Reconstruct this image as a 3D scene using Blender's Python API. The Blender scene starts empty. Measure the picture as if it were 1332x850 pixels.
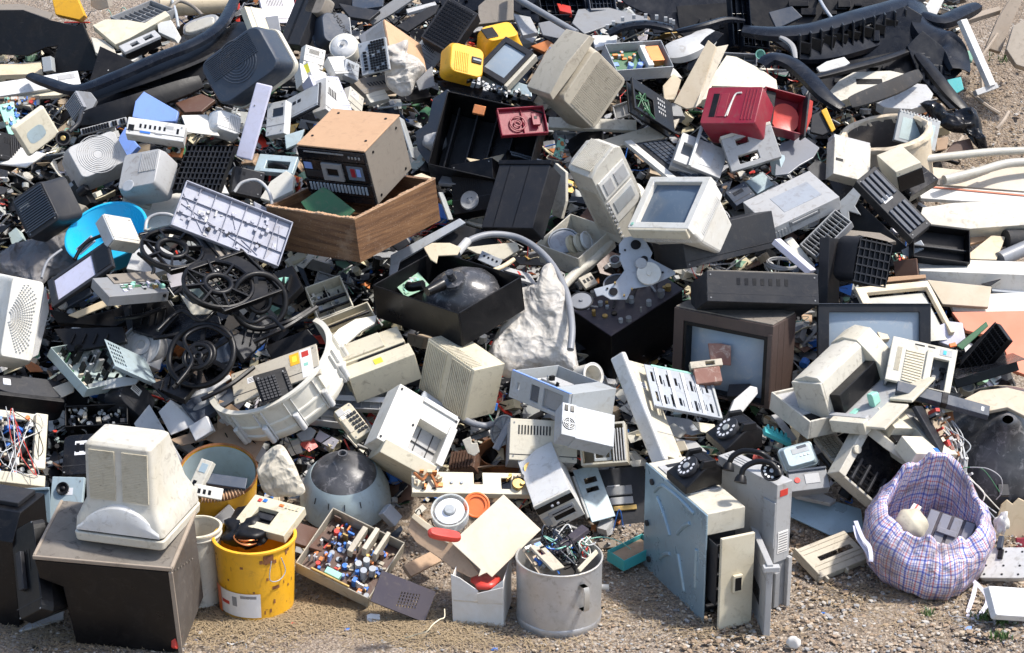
import bpy,bmesh,math,random
from mathutils import Vector as V,Matrix,noise
rnd=random.Random(7)
sc=bpy.context.scene
COL=sc.collection
FPX,CX,CY=2800.0,666.0,425.0
CAM=V((0,0,3.94));PITCH=math.radians(21.5)
FW=V((0,math.cos(PITCH),-math.sin(PITCH)));RT=V((1,0,0));UP=V((0,math.sin(PITCH),math.cos(PITCH)))
cd=bpy.data.cameras.new('camera');co=bpy.data.objects.new('camera',cd);COL.objects.link(co)
co.location=CAM;co.rotation_euler=(math.pi/2-PITCH,0,0)
cd.sensor_width=36;cd.lens=36*FPX/1332;cd.clip_end=2000;cd.clip_start=.1
sc.camera=co
def ray(p):return FW+RT*((p[0]-CX)/FPX)-UP*((p[1]-CY)/FPX)
def pt(p,t):return CAM+ray(p)*t
def sstep(a,b,x):
    x=max(0,min(1,(x-a)/(b-a)));return x*x*(3-2*x)
def S(x,y):
    yf=7.42+.11*x
    q=y-yf
    if q<=0:return 0.0
    h=.5*q if q<.45 else .225+.36*(min(q,3.6)-.45)+.16*(max(0,min(q,6.5)-3.6))
    h+=.05*math.sin(x*2.3+y*1.1)*sstep(0,.8,q)
    return h
def hit(p,off=0.0):
    r=ray(p);a,b=4.0,40.0
    t=a
    while t<b:
        q=CAM+r*t
        if q.z<S(q.x,q.y)+off:break
        t+=.1
    lo,hi=t-.1,t
    for _ in range(14):
        m=(lo+hi)/2;q=CAM+r*m
        if q.z<S(q.x,q.y)+off:hi=m
        else:lo=m
    return hi
def W(u,v,d=0.0):return pt((u,v),hit((u,v))-d)
MATS={}
def nn(nt,t,**kw):
    n=nt.nodes.new(t)
    for k,v in kw.items():
        if k.startswith('i_'):n.inputs[k[2:].replace('_',' ')].default_value=v
        else:setattr(n,k,v)
    return n
def base_mat(name):
    m=bpy.data.materials.new(name);m.use_nodes=True
    nt=m.node_tree;b=nt.nodes['Principled BSDF']
    return m,nt,b
def mixc(nt,fac,a,b,bt='MIX'):
    n=nt.nodes.new('ShaderNodeMix');n.data_type='RGBA';n.blend_type=bt
    for s,v in((0,fac),(6,a),(7,b)):
        if hasattr(v,'is_output'):nt.links.new(v,n.inputs[s])
        else:n.inputs[s].default_value=v if s==0 else(*v[:3],1)
    return n.outputs[2]
def ramp(nt,src,a,b,lo=0.,hi=1.):
    n=nt.nodes.new('ShaderNodeMapRange');n.inputs[1].default_value=a;n.inputs[2].default_value=b
    n.inputs[3].default_value=lo;n.inputs[4].default_value=hi
    nt.links.new(src,n.inputs[0]);return n.outputs[0]
def noise_n(nt,co_,scale,det=3.,rough=.6,dist=0.):
    n=nn(nt,'ShaderNodeTexNoise',i_Scale=scale,i_Detail=det,i_Roughness=rough,i_Distortion=dist)
    nt.links.new(co_,n.inputs['Vector']);return n.outputs['Fac']
def crumple(nt,c,b,k=1.):
    prev=None
    wv=nn(nt,'ShaderNodeMix',data_type='VECTOR');wv.inputs[0].default_value=.12;nz=nn(nt,'ShaderNodeTexNoise',i_Scale=5.);nt.links.new(c,nz.inputs['Vector']);nt.links.new(c,wv.inputs[4]);nt.links.new(nz.outputs['Color'],wv.inputs[5])
    for s_,d_ in((9.,.03),(21.,.014),(48.,.005)):
        v=nn(nt,'ShaderNodeTexVoronoi',i_Scale=s_);nt.links.new(wv.outputs[1],v.inputs['Vector'])
        bp=nn(nt,'ShaderNodeBump',i_Strength=.9,i_Distance=d_*k);nt.links.new(v.outputs['Distance'],bp.inputs['Height'])
        if prev:nt.links.new(prev,bp.inputs['Normal'])
        prev=bp.outputs[0]
    nt.links.new(prev,b.inputs['Normal'])
def M(key,col,rough=.5,dirt=.3,dcol=(.16,.13,.10),metal=0.,bump=.15,alpha=1.,trans=0.,spec=None):
    spec=spec if spec is not None else(.3 if sum(col)<.12 else .5)
    m,nt,b=base_mat(key);L=nt.links
    tc=nt.nodes.new('ShaderNodeTexCoord').outputs['Object']
    oi=nt.nodes.new('ShaderNodeObjectInfo')
    va=nn(nt,'ShaderNodeVectorMath',operation='ADD');L.new(tc,va.inputs[0])
    sc_=nn(nt,'ShaderNodeMath',operation='MULTIPLY');sc_.inputs[1].default_value=40;L.new(oi.outputs['Random'],sc_.inputs[0]);L.new(sc_.outputs[0],va.inputs[1])
    c=va.outputs[0]
    big=noise_n(nt,c,7,5,.65,.4);fine=noise_n(nt,c,90,3,.7);mid=noise_n(nt,c,24,4,.7,1.)
    f1=ramp(nt,big,.45,.78,0,dirt)
    f2=ramp(nt,mid,.55,.68,0,dirt*1.05)
    mp=nn(nt,'ShaderNodeMapping');mp.inputs['Scale'].default_value=(30,30,4);L.new(c,mp.inputs[0])
    st=noise_n(nt,mp.outputs[0],1.4,3,.6);f3=ramp(nt,st,.6,.8,0,dirt*.5)
    cc=mixc(nt,f1,col,tuple(x*.45+y*.55 for x,y in zip(col,dcol)))
    cc=mixc(nt,f2,cc,dcol)
    cc=mixc(nt,f3,cc,dcol)
    lum=sum(col)/3
    if lum<.15:
        cc=mixc(nt,ramp(nt,noise_n(nt,c,12,6,.75,.3),.54,.8,0,.07),cc,(.17,.155,.14))
    elif lum>.4 and max(col)-min(col)<.25:
        yl=ramp(nt,oi.outputs['Random'],.35,1,0,.5)
        cc=mixc(nt,yl,cc,(col[0]*.92,col[1]*.84,col[2]*.62))
        cc=mixc(nt,ramp(nt,noise_n(nt,c,3.2,6,.7,.8),.45,.7,0,.45),cc,(col[0]*.74,col[1]*.66,col[2]*.50))
    m2=nn(nt,'ShaderNodeMapping');m2.inputs['Scale'].default_value=(9,60,60);m2.inputs['Rotation'].default_value=(.4,.7,.9);L.new(c,m2.inputs[0])
    cc=mixc(nt,ramp(nt,noise_n(nt,m2.outputs[0],2.2,4,.75),.66,.70,0,min(.5,dirt*1.2)),cc,dcol if lum>.2 else(.12,.12,.12))
    rv=ramp(nt,oi.outputs['Random'],0,1,.86,1.08)
    hs=nn(nt,'ShaderNodeHueSaturation');L.new(cc,hs.inputs['Color']);L.new(rv,hs.inputs['Value'])
    L.new(hs.outputs[0],b.inputs['Base Color'])
    L.new(ramp(nt,big,.3,.7,max(.05,rough-.12),min(1,rough+.2)),b.inputs['Roughness'])
    b.inputs['Metallic'].default_value=metal;b.inputs['Specular IOR Level'].default_value=spec
    if trans:b.inputs['Transmission Weight'].default_value=trans
    if alpha<1:b.inputs['Alpha'].default_value=alpha
    if bump:
        bp=nn(nt,'ShaderNodeBump',i_Strength=bump,i_Distance=.004);L.new(mid,bp.inputs['Height']);L.new(bp.outputs[0],b.inputs['Normal'])
    if key in('bag','tarp'):crumple(nt,c,b)
    MATS[key]=m;return m
M('white',(.68,.68,.67),.4,.36);M('cream',(.60,.55,.42),.45,.42);M('beige',(.46,.41,.32),.5,.45)
M('warm',(.61,.58,.50),.45,.42)
M('lgrey',(.40,.40,.395),.45,.42);M('grey',(.23,.235,.24),.5,.35);M('dgrey',(.022,.023,.027),.42,.25,(.08,.07,.06))
M('slate',(.032,.044,.066),.38,.2);M('black',(.004,.004,.005),.36,.2,(.035,.03,.027));M('gloss',(.007,.008,.011),.16,.12)
M('bumper',(.004,.006,.011),.26,.25,(.04,.045,.055),spec=.25);M('silver',(.38,.41,.45),.38,.35);M('lilac',(.60,.60,.74),.4,.18)
M('mauve',(.055,.045,.058),.5,.3)
M('steel',(.50,.53,.55),.38,.4,(.2,.17,.14),metal=.75,bump=.1);M('teal',(.27,.37,.43),.3,.2,metal=.35,bump=.05)
M('pale',(.42,.52,.56),.42,.3,metal=.2);M('alu',(.55,.55,.56),.42,.45,(.22,.2,.17),metal=.6,bump=.2)
M('red',(.55,.045,.03),.4,.15);M('crimson',(.24,.013,.03),.35,.25);M('orange',(.78,.17,.035),.4,.1);M('salmon',(.62,.20,.115),.6,.25,(.3,.2,.15))
M('yellow',(.85,.44,.02),.4,.3,(.3,.16,.04));M('lemon',(.8,.75,.05),.5,.1);M('blue',(.20,.32,.68),.4,.2);M('cyan',(.02,.42,.68),.3,.1)
M('aqua',(.06,.42,.42),.4,.2);M('mint',(.28,.58,.46),.4,.2);M('royal',(.04,.18,.6),.4,.1)
M('pcb',(.035,.13,.055),.45,.3);M('pcbl',(.22,.38,.26),.55,.35);M('tanpcb',(.36,.28,.19),.6,.4,(.1,.07,.05));M('copper',(.55,.2,.07),.4,.3,metal=.6);M('brass',(.5,.34,.12),.4,.3,metal=.7)
M('rust',(.25,.10,.035),.8,.5,(.08,.04,.02));M('mdf',(.50,.31,.18),.7,.28,(.22,.13,.08));M('brown',(.10,.05,.032),.45,.35);M('dust',(.20,.175,.145),.8,.7,(.05,.04,.035));M('soot',(.075,.064,.056),.6,.5,(.16,.14,.12))
M('taupe',(.22,.19,.155),.6,.35,(.1,.08,.06));M('card',(.42,.29,.19),.85,.35,(.2,.13,.08));M('paper',(.62,.55,.45),.85,.2,(.4,.3,.2));M('wcard',(.72,.71,.70),.8,.15,(.5,.35,.2))
M('chass2',(.33,.34,.40),.5,.4);M('chass',(.21,.21,.25),.5,.4);M('choc',(.075,.05,.042),.45,.35,(.03,.025,.02));M('stone',(.36,.31,.25),.9,.4);M('rubber',(.03,.03,.032),.7,.3);M('hose',(.22,.23,.25),.4,.2);M('pvc',(.42,.42,.41),.45,.3)
M('tarp',(.16,.155,.16),.6,.4);M('bag',(.66,.63,.58),.5,.4,(.3,.24,.18),bump=.6,alpha=.76,spec=.35);M('bone',(.62,.53,.4),.6,.35,(.3,.2,.12))
M('clear',(.75,.8,.85),.15,.1,alpha=.5);M('label',(.8,.8,.82),.5,.05);M('glassg',(.35,.42,.48),.25,.3,(.6,.6,.6));M('bulb',(.045,.046,.05),.3,.75,(.24,.23,.23));M('phos',(.55,.55,.50),.3,.2)
M('screen',(.10,.14,.19),.07,.3,(.22,.25,.28),bump=0);M('screenl',(.28,.34,.40),.08,.5,(.40,.41,.41),bump=0);M('dscreen',(.10,.12,.14),.12,.35,(.2,.2,.2),bump=0)
M('plank',(.33,.27,.21),.8,.4);M('fleck',(.25,.12,.09),.8,.6,(.6,.5,.42))
def wood():
    m,nt,b=base_mat('walnut');L=nt.links
    tc=nt.nodes.new('ShaderNodeTexCoord').outputs['Object']
    mp=nn(nt,'ShaderNodeMapping');mp.inputs['Scale'].default_value=(2.5,2.5,42);L.new(tc,mp.inputs[0])
    g=noise_n(nt,mp.outputs[0],1.6,6,.65,.6)
    c=mixc(nt,ramp(nt,g,.35,.65),(.075,.034,.016),(.21,.11,.05))
    c=mixc(nt,ramp(nt,noise_n(nt,tc,6,5,.7),.58,.75,0,.55),c,(.34,.25,.17))
    c=mixc(nt,ramp(nt,noise_n(nt,tc,160,2,.7),.62,.7,0,.5),c,(.4,.32,.25))
    L.new(c,b.inputs['Base Color']);b.inputs['Roughness'].default_value=.55
    MATS['walnut']=m
wood()
class Fr:
    def __init__(s,O,ex,ey,ez,L):s.O,s.ex,s.ey,s.ez,s.L=O,ex,ey,ez,list(L)
    def p(s,x,y,z):return s.O+s.ex*(x*s.L[0])+s.ey*(y*s.L[1])+s.ez*(z*s.L[2])
    def corners(s):return[s.p(x,y,z)for x in(0,1)for y in(0,1)for z in(0,1)]
    def scale(s,k):s.O=CAM+(s.O-CAM)*k;s.L=[l*k for l in s.L]
def settle(f,sink,d):
    cs=f.corners()
    def h(k):
        m=1e9
        for c in cs:
            q=CAM+(c-CAM)*k;m=min(m,q.z-S(q.x,q.y))
        return m
    lo,hi=.5,1.8
    for _ in range(24):
        m=(lo+hi)/2
        if h(m)>-sink:lo=m
        else:hi=m
    t=(f.O-CAM).dot(FW)*lo
    f.scale(lo*(1-d/t))
def newton(F,x):
    n=len(x)
    for _ in range(30):
        f0=F(x);
        if max(abs(v)for v in f0)<1e-7:break
        J=[]
        for j in range(n):
            y=list(x);y[j]+=1e-5;f1=F(y);J.append([(b-a)/1e-5 for a,b in zip(f0,f1)])
        Mx=Matrix([[J[j][i]for j in range(n)]for i in range(n)])
        try:dx=Mx.inverted()@V(f0)if n>2 else Mx.inverted()@V(f0)
        except Exception:return None
        st=max(abs(v)for v in dx);kf=1 if st<.3 else .3/st
        x=[a-b*kf for a,b in zip(x,dx)]
    return x
def yframe(P,A,B,C,name=''):
    t=hit(P);s=t/FPX
    a,b,c=[V(((q[0]-P[0])*s,(q[1]-P[1])*s))for q in(A,B,C)]
    ab,ac,bc=a.dot(b),a.dot(c),b.dot(c)
    if not(ab<0 and ac<0 and bc<0):print('WARN yframe',name,ab,ac,bc)
    e=-1e-4
    ab,ac,bc=min(ab,e),min(ac,e),min(bc,e)
    z=[math.sqrt(-ab*ac/bc),math.sqrt(-ab*bc/ac),math.sqrt(-ac*bc/ab)]
    Pw=pt(P,t);rs=[ray(q)for q in(A,B,C)]
    def F(x):
        e=[CAM+r*k-Pw for r,k in zip(rs,x)]
        return[e[0].dot(e[1]),e[0].dot(e[2]),e[1].dot(e[2])]
    x=newton(F,[t+q for q in z])
    if x is None or max(abs(v-t)for v in x)>2.5 or max(abs(v)for v in F(x))>1e-3:print('WARN newton y',name);x=[t+q for q in z]
    e=[CAM+r*k-Pw for r,k in zip(rs,x)]
    ex=e[0].normalized();ey=(e[1]-ex*e[1].dot(ex)).normalized();ez=ex.cross(ey)
    if ez.dot(e[2])<0:ez=-ez
    return Fr(Pw,ex,ey,ez,[v.length for v in e])
def rframe(P,A,B,k,s,th,name=''):
    t=hit(P);sc_=t/FPX
    a,b=[V(((q[0]-P[0])*sc_,(q[1]-P[1])*sc_))for q in(A,B)]
    m=-a.dot(b)
    if k is None:
        y=abs(m)
    else:
        bb=b.length_squared-k*k*a.length_squared
        y=(-bb+math.sqrt(bb*bb+4*k*k*m*m))/2
    if y<1e-8:
        zb=0;za=s*math.sqrt(max(0,(b.length_squared/(k*k)if k else a.length_squared)-a.length_squared))
    else:zb=s*math.sqrt(y);za=m/zb
    Pw=pt(P,t);ra,rb=ray(A),ray(B)
    kk=k or math.sqrt((b.length_squared+zb*zb)/(a.length_squared+za*za))
    def F(x):
        e=[CAM+ra*x[0]-Pw,CAM+rb*x[1]-Pw]
        return[e[0].dot(e[1]),e[1].length-kk*e[0].length]
    x0=[t+za,t+zb];x=newton(F,x0)
    if x is None or max(abs(v-w)for v,w in zip(x,x0))>.6:x=x0
    e=[CAM+ra*x[0]-Pw,CAM+rb*x[1]-Pw]
    ex=e[0].normalized();ey=(e[1]-ex*e[1].dot(ex)).normalized();ez=ex.cross(ey)
    if ez.dot(Pw-CAM)<0:ez=-ez
    return Fr(Pw,ex,ey,ez,[e[0].length,e[1].length,th])
NRM={'u':V((0,-.35,.94)),'U':V((0,0,1)),'c':-FW,'f':V((0,-1,.15)),'l':V((-.6,-.6,.5)),'r':V((.6,-.6,.5)),'m':V((0,-.75,.65)),
       'ul':V((-.4,-.4,.8)),'ur':V((.4,-.4,.8)),'L':V((-.85,-.5,.15)),'R':V((.85,-.5,.15))}
def pframe(px,n):
    n=(NRM[n]if isinstance(n,str)else V(n)).normalized()
    c=(sum(p[0]for p in px)/len(px),sum(p[1]for p in px)/len(px))
    O=pt(c,hit(c));ex=V((1,0,0));ex=(ex-n*ex.dot(n)).normalized();ey=n.cross(ex)
    pts=[]
    for p in px:
        r=ray(p);k=(O-CAM).dot(n)/r.dot(n);q=CAM+r*k-O
        pts.append((q.dot(ex),q.dot(ey)))
    return O,ex,ey,-n,pts
ALL=[]
class MB:
    def __init__(s,th,name,mat,parent=None,label=None):
        s.th,s.name,s.mats,s.parent,s.label=th,name,[mat],parent,label
        s.bm=bmesh.new();s.f=th.f;s.bev=None;s.smooth=None;s.o=None;s.sub=0;s.mi=0
        th.mbs.append(s)
    def use(s,mat):
        if mat not in s.mats:s.mats.append(mat)
        s.mi=s.mats.index(mat);return s
    def faces(s,vs,fs):
        bv=[s.bm.verts.new(v)for v in vs]
        for f in fs:
            try:q=s.bm.faces.new([bv[i]for i in f]);q.material_index=s.mi
            except ValueError:pass
        return s
    def hexa(s,v):return s.faces(v,[(0,1,3,2),(4,6,7,5),(0,4,5,1),(2,3,7,6),(0,2,6,4),(1,5,7,3)])
    def box(s,x0,x1,y0,y1,z0,z1):
        return s.hexa([s.f.p(x,y,z)for x in(x0,x1)for y in(y0,y1)for z in(z0,z1)])
    def wbox(s,c,sx,sy,sz,R=None):
        R=R or Matrix.Identity(3)
        return s.hexa([c+R@V((x*sx/2,y*sy/2,z*sz/2))for x in(-1,1)for y in(-1,1)for z in(-1,1)])
    def loft(s,secs,cap=(1,1),n=3):
        rings=[]
        for sec in secs:
            z,x0,x1,y0,y1=sec[:5];r=sec[5]if len(sec)>5 else .08
            rx,ry=r*(x1-x0),r*(y1-y0);ring=[]
            for cx,cy,a0 in((x1-rx,y1-ry,0),(x0+rx,y1-ry,90),(x0+rx,y0+ry,180),(x1-rx,y0+ry,270)):
                for i in range(n+1):
                    a=math.radians(a0+90*i/n);ring.append(s.f.p(cx+rx*math.cos(a),cy+ry*math.sin(a),z))
            rings.append(ring)
        return s.skin(rings,cap)
    def skin(s,rings,cap=(1,1),closed=True):
        n=len(rings[0]);vs=[v for r in rings for v in r];fs=[]
        for i in range(len(rings)-1):
            for j in range(n if closed else n-1):
                k=(j+1)%n;fs.append((i*n+j,i*n+k,(i+1)*n+k,(i+1)*n+j))
        if cap[0]:fs.append(tuple(range(n-1,-1,-1)))
        if cap[1]:fs.append(tuple((len(rings)-1)*n+j for j in range(n)))
        return s.faces(vs,fs)
    def plate(s,x0,x1,y0,y1,z0,z1,holes=()):
        xs=sorted({x0,x1}|{h[i]for h in holes for i in(0,1)});ys=sorted({y0,y1}|{h[i]for h in holes for i in(2,3)})
        nx,ny=len(xs)-1,len(ys)-1
        def solid(i,j):
            if i<0 or j<0 or i>=nx or j>=ny:return False
            cx,cy=(xs[i]+xs[i+1])/2,(ys[j]+ys[j+1])/2
            return not any(h[0]<cx<h[1]and h[2]<cy<h[3]for h in holes)
        vc={}
        def vt(i,j,k):
            if(i,j,k)not in vc:vc[i,j,k]=s.bm.verts.new(s.f.p(xs[i],ys[j],(z0,z1)[k]))
            return vc[i,j,k]
        def fc(*v):
            try:q=s.bm.faces.new(v);q.material_index=s.mi
            except ValueError:pass
        for i in range(nx):
            for j in range(ny):
                if not solid(i,j):continue
                for k in(0,1):fc(vt(i,j,k),vt(i+1,j,k),vt(i+1,j+1,k),vt(i,j+1,k))
                if not solid(i-1,j):fc(vt(i,j,0),vt(i,j+1,0),vt(i,j+1,1),vt(i,j,1))
                if not solid(i+1,j):fc(vt(i+1,j,0),vt(i+1,j+1,0),vt(i+1,j+1,1),vt(i+1,j,1))
                if not solid(i,j-1):fc(vt(i,j,0),vt(i+1,j,0),vt(i+1,j,1),vt(i,j,1))
                if not solid(i,j+1):fc(vt(i,j+1,0),vt(i+1,j+1,0),vt(i+1,j+1,1),vt(i,j+1,1))
        return s
    def ribs(s,q,n,fill=.5,h=.004,inset=.0,low=0.002):
        """n raised ribs running from edge q0-q1 to q3-q2 (fraction coordinates), standing h metres proud of the face"""
        q=[s.f.p(*c)for c in q]
        nr=(q[1]-q[0]).cross(q[3]-q[0]).normalized()
        cen=(q[0]+q[2])/2;body=s.f.p(.5,.5,.5)
        if nr.dot(cen-body)<0:nr=-nr
        for i in range(n):
            a,b=(i+.5-fill/2)/n,(i+.5+fill/2)/n
            l=[q[0].lerp(q[1],a),q[0].lerp(q[1],b),q[3].lerp(q[2],a),q[3].lerp(q[2],b)]
            s.hexa([v+nr*k for v in l for k in(-low,h)])
        return s
    def cyl(s,c,ax,r,l,n=20,r2=None,cap=(1,1),frac=True):
        c=s.f.p(*c)if frac else c;r2=r if r2 is None else r2
        ax={'x':s.f.ex,'y':s.f.ey,'z':s.f.ez}[ax]if isinstance(ax,str)else V(ax).normalized()
        u=ax.orthogonal().normalized();w=ax.cross(u)
        R=[[c+ax*(k*l)+(u*math.cos(i*2*math.pi/n)+w*math.sin(i*2*math.pi/n))*rr for i in range(n)]for k,rr in((0,r),(1,r2))]
        return s.skin(R,cap)
    def prof(s,c,ax,pr,n=32,frac=True,a0=0,a1=360,fn=None):
        """lathe: pr list of (radius, height)"""
        c=s.f.p(*c)if frac else c
        ax={'x':s.f.ex,'y':s.f.ey,'z':s.f.ez}[ax]if isinstance(ax,str)else V(ax).normalized()
        u=(RT-ax*RT.dot(ax)).normalized();w=ax.cross(u);full=a1-a0>=360
        m=n if full else n+1
        R=[]
        for r,h in pr:
            ring=[]
            for i in range(m):
                a=math.radians(a0+(a1-a0)*i/n);rr=r*(fn(a,h)if fn else 1)
                ring.append(c+ax*h+(u*math.cos(a)+w*math.sin(a))*rr)
            R.append(ring)
        return s.skin(R,(0,0),full)
    def ring(s,c,ax,R,r,n=32,m=8,frac=True,a0=0,a1=360):
        c=s.f.p(*c)if frac else c
        ax={'x':s.f.ex,'y':s.f.ey,'z':s.f.ez}[ax]if isinstance(ax,str)else V(ax).normalized()
        u=ax.orthogonal().normalized();w=ax.cross(u);full=a1-a0>=360
        rr=[]
        for i in range(n if full else n+1):
            a=math.radians(a0+(a1-a0)*i/n);d=u*math.cos(a)+w*math.sin(a)
            rr.append([c+d*(R+r*math.cos(j*2*math.pi/m))+ax*(r*math.sin(j*2*math.pi/m))for j in range(m)])
        if full:rr.append(rr[0])
        return s.skin(rr,(0,0))
    def tube(s,pts,r,n=8,frac=False,cap=(1,1),smooth_path=True):
        p=[s.f.p(*c)for c in pts]if frac else list(pts)
        if smooth_path and len(p)>2:p=catmull(p)
        rings=[];u=None
        for i,q in enumerate(p):
            t=(p[min(i+1,len(p)-1)]-p[max(i-1,0)]).normalized()
            u=(t.orthogonal()if u is None else u-t*u.dot(t)).normalized();w=t.cross(u)
            rr=r(i/(len(p)-1))if callable(r)else r
            rings.append([q+(u*math.cos(j*2*math.pi/n)+w*math.sin(j*2*math.pi/n))*rr for j in range(n)])
        return s.skin(rings,cap)
    def bar(s,a,b,w,h,frac=True,up=None):
        a,b=(s.f.p(*a),s.f.p(*b))if frac else(a,b)
        t=(b-a).normalized();up=up or s.f.ez;side=t.cross(up).normalized();n=side.cross(t)
        return s.hexa([q+side*(i*w/2)+n*(j*h/2)for q in(a,b)for i in(-1,1)for j in(-1,1)])
    def poly(s,pts,z0,z1):
        n=len(pts);vs=[s.f.p(x,y,z)for z in(z0,z1)for x,y in pts]
        return s.faces(vs,[tuple(range(n)),tuple(range(2*n-1,n-1,-1))]+[(i,(i+1)%n,n+(i+1)%n,n+i)for i in range(n)])
    def comps(s,n,seed,zs=-1,hmax=.03,mats=('black','silver','tanpcb','royal','white','red','alu','copper','mint'),area=(.05,.95,.05,.95),z=0.):
        r=random.Random(seed);f=s.f;base=f.L
        for i in range(n):
            s.use(r.choice(mats));cx=r.uniform(area[0],area[1]);cy=r.uniform(area[2],area[3])
            c=f.p(cx,cy,z);h=r.uniform(.2,1)**2*hmax+.003;k=r.random()
            if k<.3:s.cyl(c,f.ez*zs,r.uniform(.003,.011),h*1.1,10,frac=False)
            else:
                a,b=r.uniform(.004,.03),r.uniform(.004,.018)
                if r.random()<.5:a,b=b,a
                ang=r.choice((0,0,0,r.uniform(0,3)));e1=f.ex*math.cos(ang)+f.ey*math.sin(ang);e2=f.ey*math.cos(ang)-f.ex*math.sin(ang)
                s.hexa([c+e1*(i_*a/2)+e2*(j*b/2)+f.ez*(zs*h*k_)for i_ in(-1,1)for j in(-1,1)for k_ in(0,1)])
        return s
    def build(s):
        bm=s.bm;org=s.th.f.O
        bmesh.ops.recalc_face_normals(bm,faces=bm.faces)
        for v in bm.verts:v.co-=org
        me=bpy.data.meshes.new(s.name);bm.to_mesh(me);bm.free()
        for m in s.mats:me.materials.append(MATS[m])
        o=bpy.data.objects.new(s.name,me);COL.objects.link(o);s.o=o
        if s.smooth is not None:
            me.polygons.foreach_set('use_smooth',[True]*len(me.polygons));me.set_sharp_from_angle(angle=math.radians(s.smooth))
        if s.bev is None:s.bev=.0028 if len(me.vertices)<900 else 0
        if s.bev:
            b=o.modifiers.new('bevel','BEVEL');b.width=s.bev;b.segments=2;b.limit_method='ANGLE';b.angle_limit=.6;b.harden_normals=False
        if s.label:o['label']=s.label
        return o
def catmull(p,k=6):
    out=[]
    for i in range(len(p)-1):
        a,b,c,d=p[max(i-1,0)],p[i],p[i+1],p[min(i+2,len(p)-1)]
        for j in range(k):
            t=j/k;out.append(.5*((2*b)+(c-a)*t+(2*a-5*b+4*c-d)*t*t+(3*b-a-3*c+d)*t**3))
    return out+[p[-1]]
SPLIT=set('button knob rubber_foot screw_hole grime capacitor display heat_sink hole cradle drive_unit sticker bay_panel deck_parts power_socket tooth print boss'.split())
RENAME=dict(panel='sheet',frame='framework',base='undertray',top='cover',side='cover',front='fascia',lid='cover',cap='disc',drawer='tray',door='slab',arm='strut',handle='grip',rim='ring',face='sheet',shade='dome',back='rear',end='stub',leg='tube',body='hull',head='tip',wheel='rotor',panels='sheets',strap='band',cord='wire',flap='fold',hood='cowl')
def islands(bm):
    seen=set();out=[]
    for v in bm.verts:
        if v in seen:continue
        st=[v];seen.add(v);grp=[]
        while st:
            q=st.pop();grp.append(q)
            for e in q.link_edges:
                w_=e.other_vert(q)
                if w_ not in seen:seen.add(w_);st.append(w_)
        out.append(grp)
    return out
class Thing:
    def __init__(s,name,label,cat,f,group=None,kind=None):
        s.name,s.label,s.cat,s.f,s.group,s.kind,s.mbs=name,label,cat,f,group,kind,[];ALL.append(s)
    def part(s,name,mat,parent=None,**k):
        m=MB(s,name,mat,parent)
        for a,b in k.items():setattr(m,a,b)
        return m
    def build(s):
        w_=s.name.split('_')
        if w_[-1]in RENAME:s.name='_'.join(w_[:-1]+[RENAME[w_[-1]]])
        for m in list(s.mbs):
            if m.name in SPLIT and len(s.mbs)>1:
                gr=islands(m.bm)
                if 1<len(gr)<30:
                    for g in gr[1:]:
                        n=MB(s,m.name,m.mats[0],m.parent);n.mats=list(m.mats);n.bev,n.smooth,n.label=m.bev,m.smooth,m.label;ix={v:n.bm.verts.new(v.co)for v in g}
                        for fc in{fc for v in g for fc in v.link_faces}:n.bm.faces.new([ix[v]for v in fc.verts]).material_index=fc.material_index
                    bmesh.ops.delete(m.bm,geom=[v for g in gr[1:]for v in g],context='VERTS')
        s.mbs.sort(key=lambda m:0 if m.parent is None else 1)
        mbs=[m for m in s.mbs if len(m.bm.verts)]
        for m in mbs:m.build()
        if len(mbs)==1:r=mbs[0].o;r.name=s.name
        else:
            r=bpy.data.objects.new(s.name,None);r.empty_display_size=.05;COL.objects.link(r)
            for m in mbs:
                q=m.parent
                while q and q.parent:q=q.parent
                m.o.parent=q.o if q and q.o else r
        r.location=s.f.O
        r['kind']=s.kind or 'thing'
        if s.kind!='structure':
            r['label']=s.label;r['category']=s.cat
        if s.group:r['group']=s.group
def R(name,label,cat,P,A,B,k=None,th=.03,s=-1,d=0.,sink=.08,group=None):
    f=rframe(P,A,B,k,s,th,label);settle(f,sink,d);return Thing(name,label,cat,f,group)
def Y(name,label,cat,P,A,B,C,d=0.,sink=.1,group=None):
    f=yframe(P,A,B,C,label);settle(f,sink,d);return Thing(name,label,cat,f,group)
def G(name,label,cat,P,A,C,h,z=0.,group=None):
    """standing box: base corners P, A, C on the level z, y axis up"""
    def on(p):r=ray(p);return CAM+r*((z-CAM.z)/r.z)
    Pw,Aw,Cw=on(P),on(A),on(C);ex=Aw-Pw;la=ex.length;ex.normalize()
    e=Cw-Pw;e=e-ex*e.dot(ex);lc=e.length
    return Thing(name,label,cat,Fr(Pw,ex,V((0,0,1)),e.normalized(),[la,h,lc]),group)
def SL(name,label,cat,mat,px,n='u',th=.02,d=.03,sink=None,group=None,pn=None):
    """flat piece with the given outline, lying in the plane of normal n"""
    O,ex,ey,ez,pts=pframe(px,n)
    x0,y0=min(p[0]for p in pts),min(p[1]for p in pts);x1,y1=max(p[0]for p in pts),max(p[1]for p in pts)
    f=Fr(O+ex*x0+ey*y0,ex,ey,ez,[x1-x0,y1-y0,th])
    if sink is not None:settle(f,sink,d)
    else:f.scale(1-d/(O-CAM).dot(FW));f.L[2]=th
    t=Thing(name,label,cat,f,group);t.pts=[((a-x0)/(x1-x0),(b-y0)/(y1-y0))for a,b in pts]
    b=t.part(pn or 'panel',mat);b.poly(t.pts,0,1);t.b=b
    return t
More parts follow.
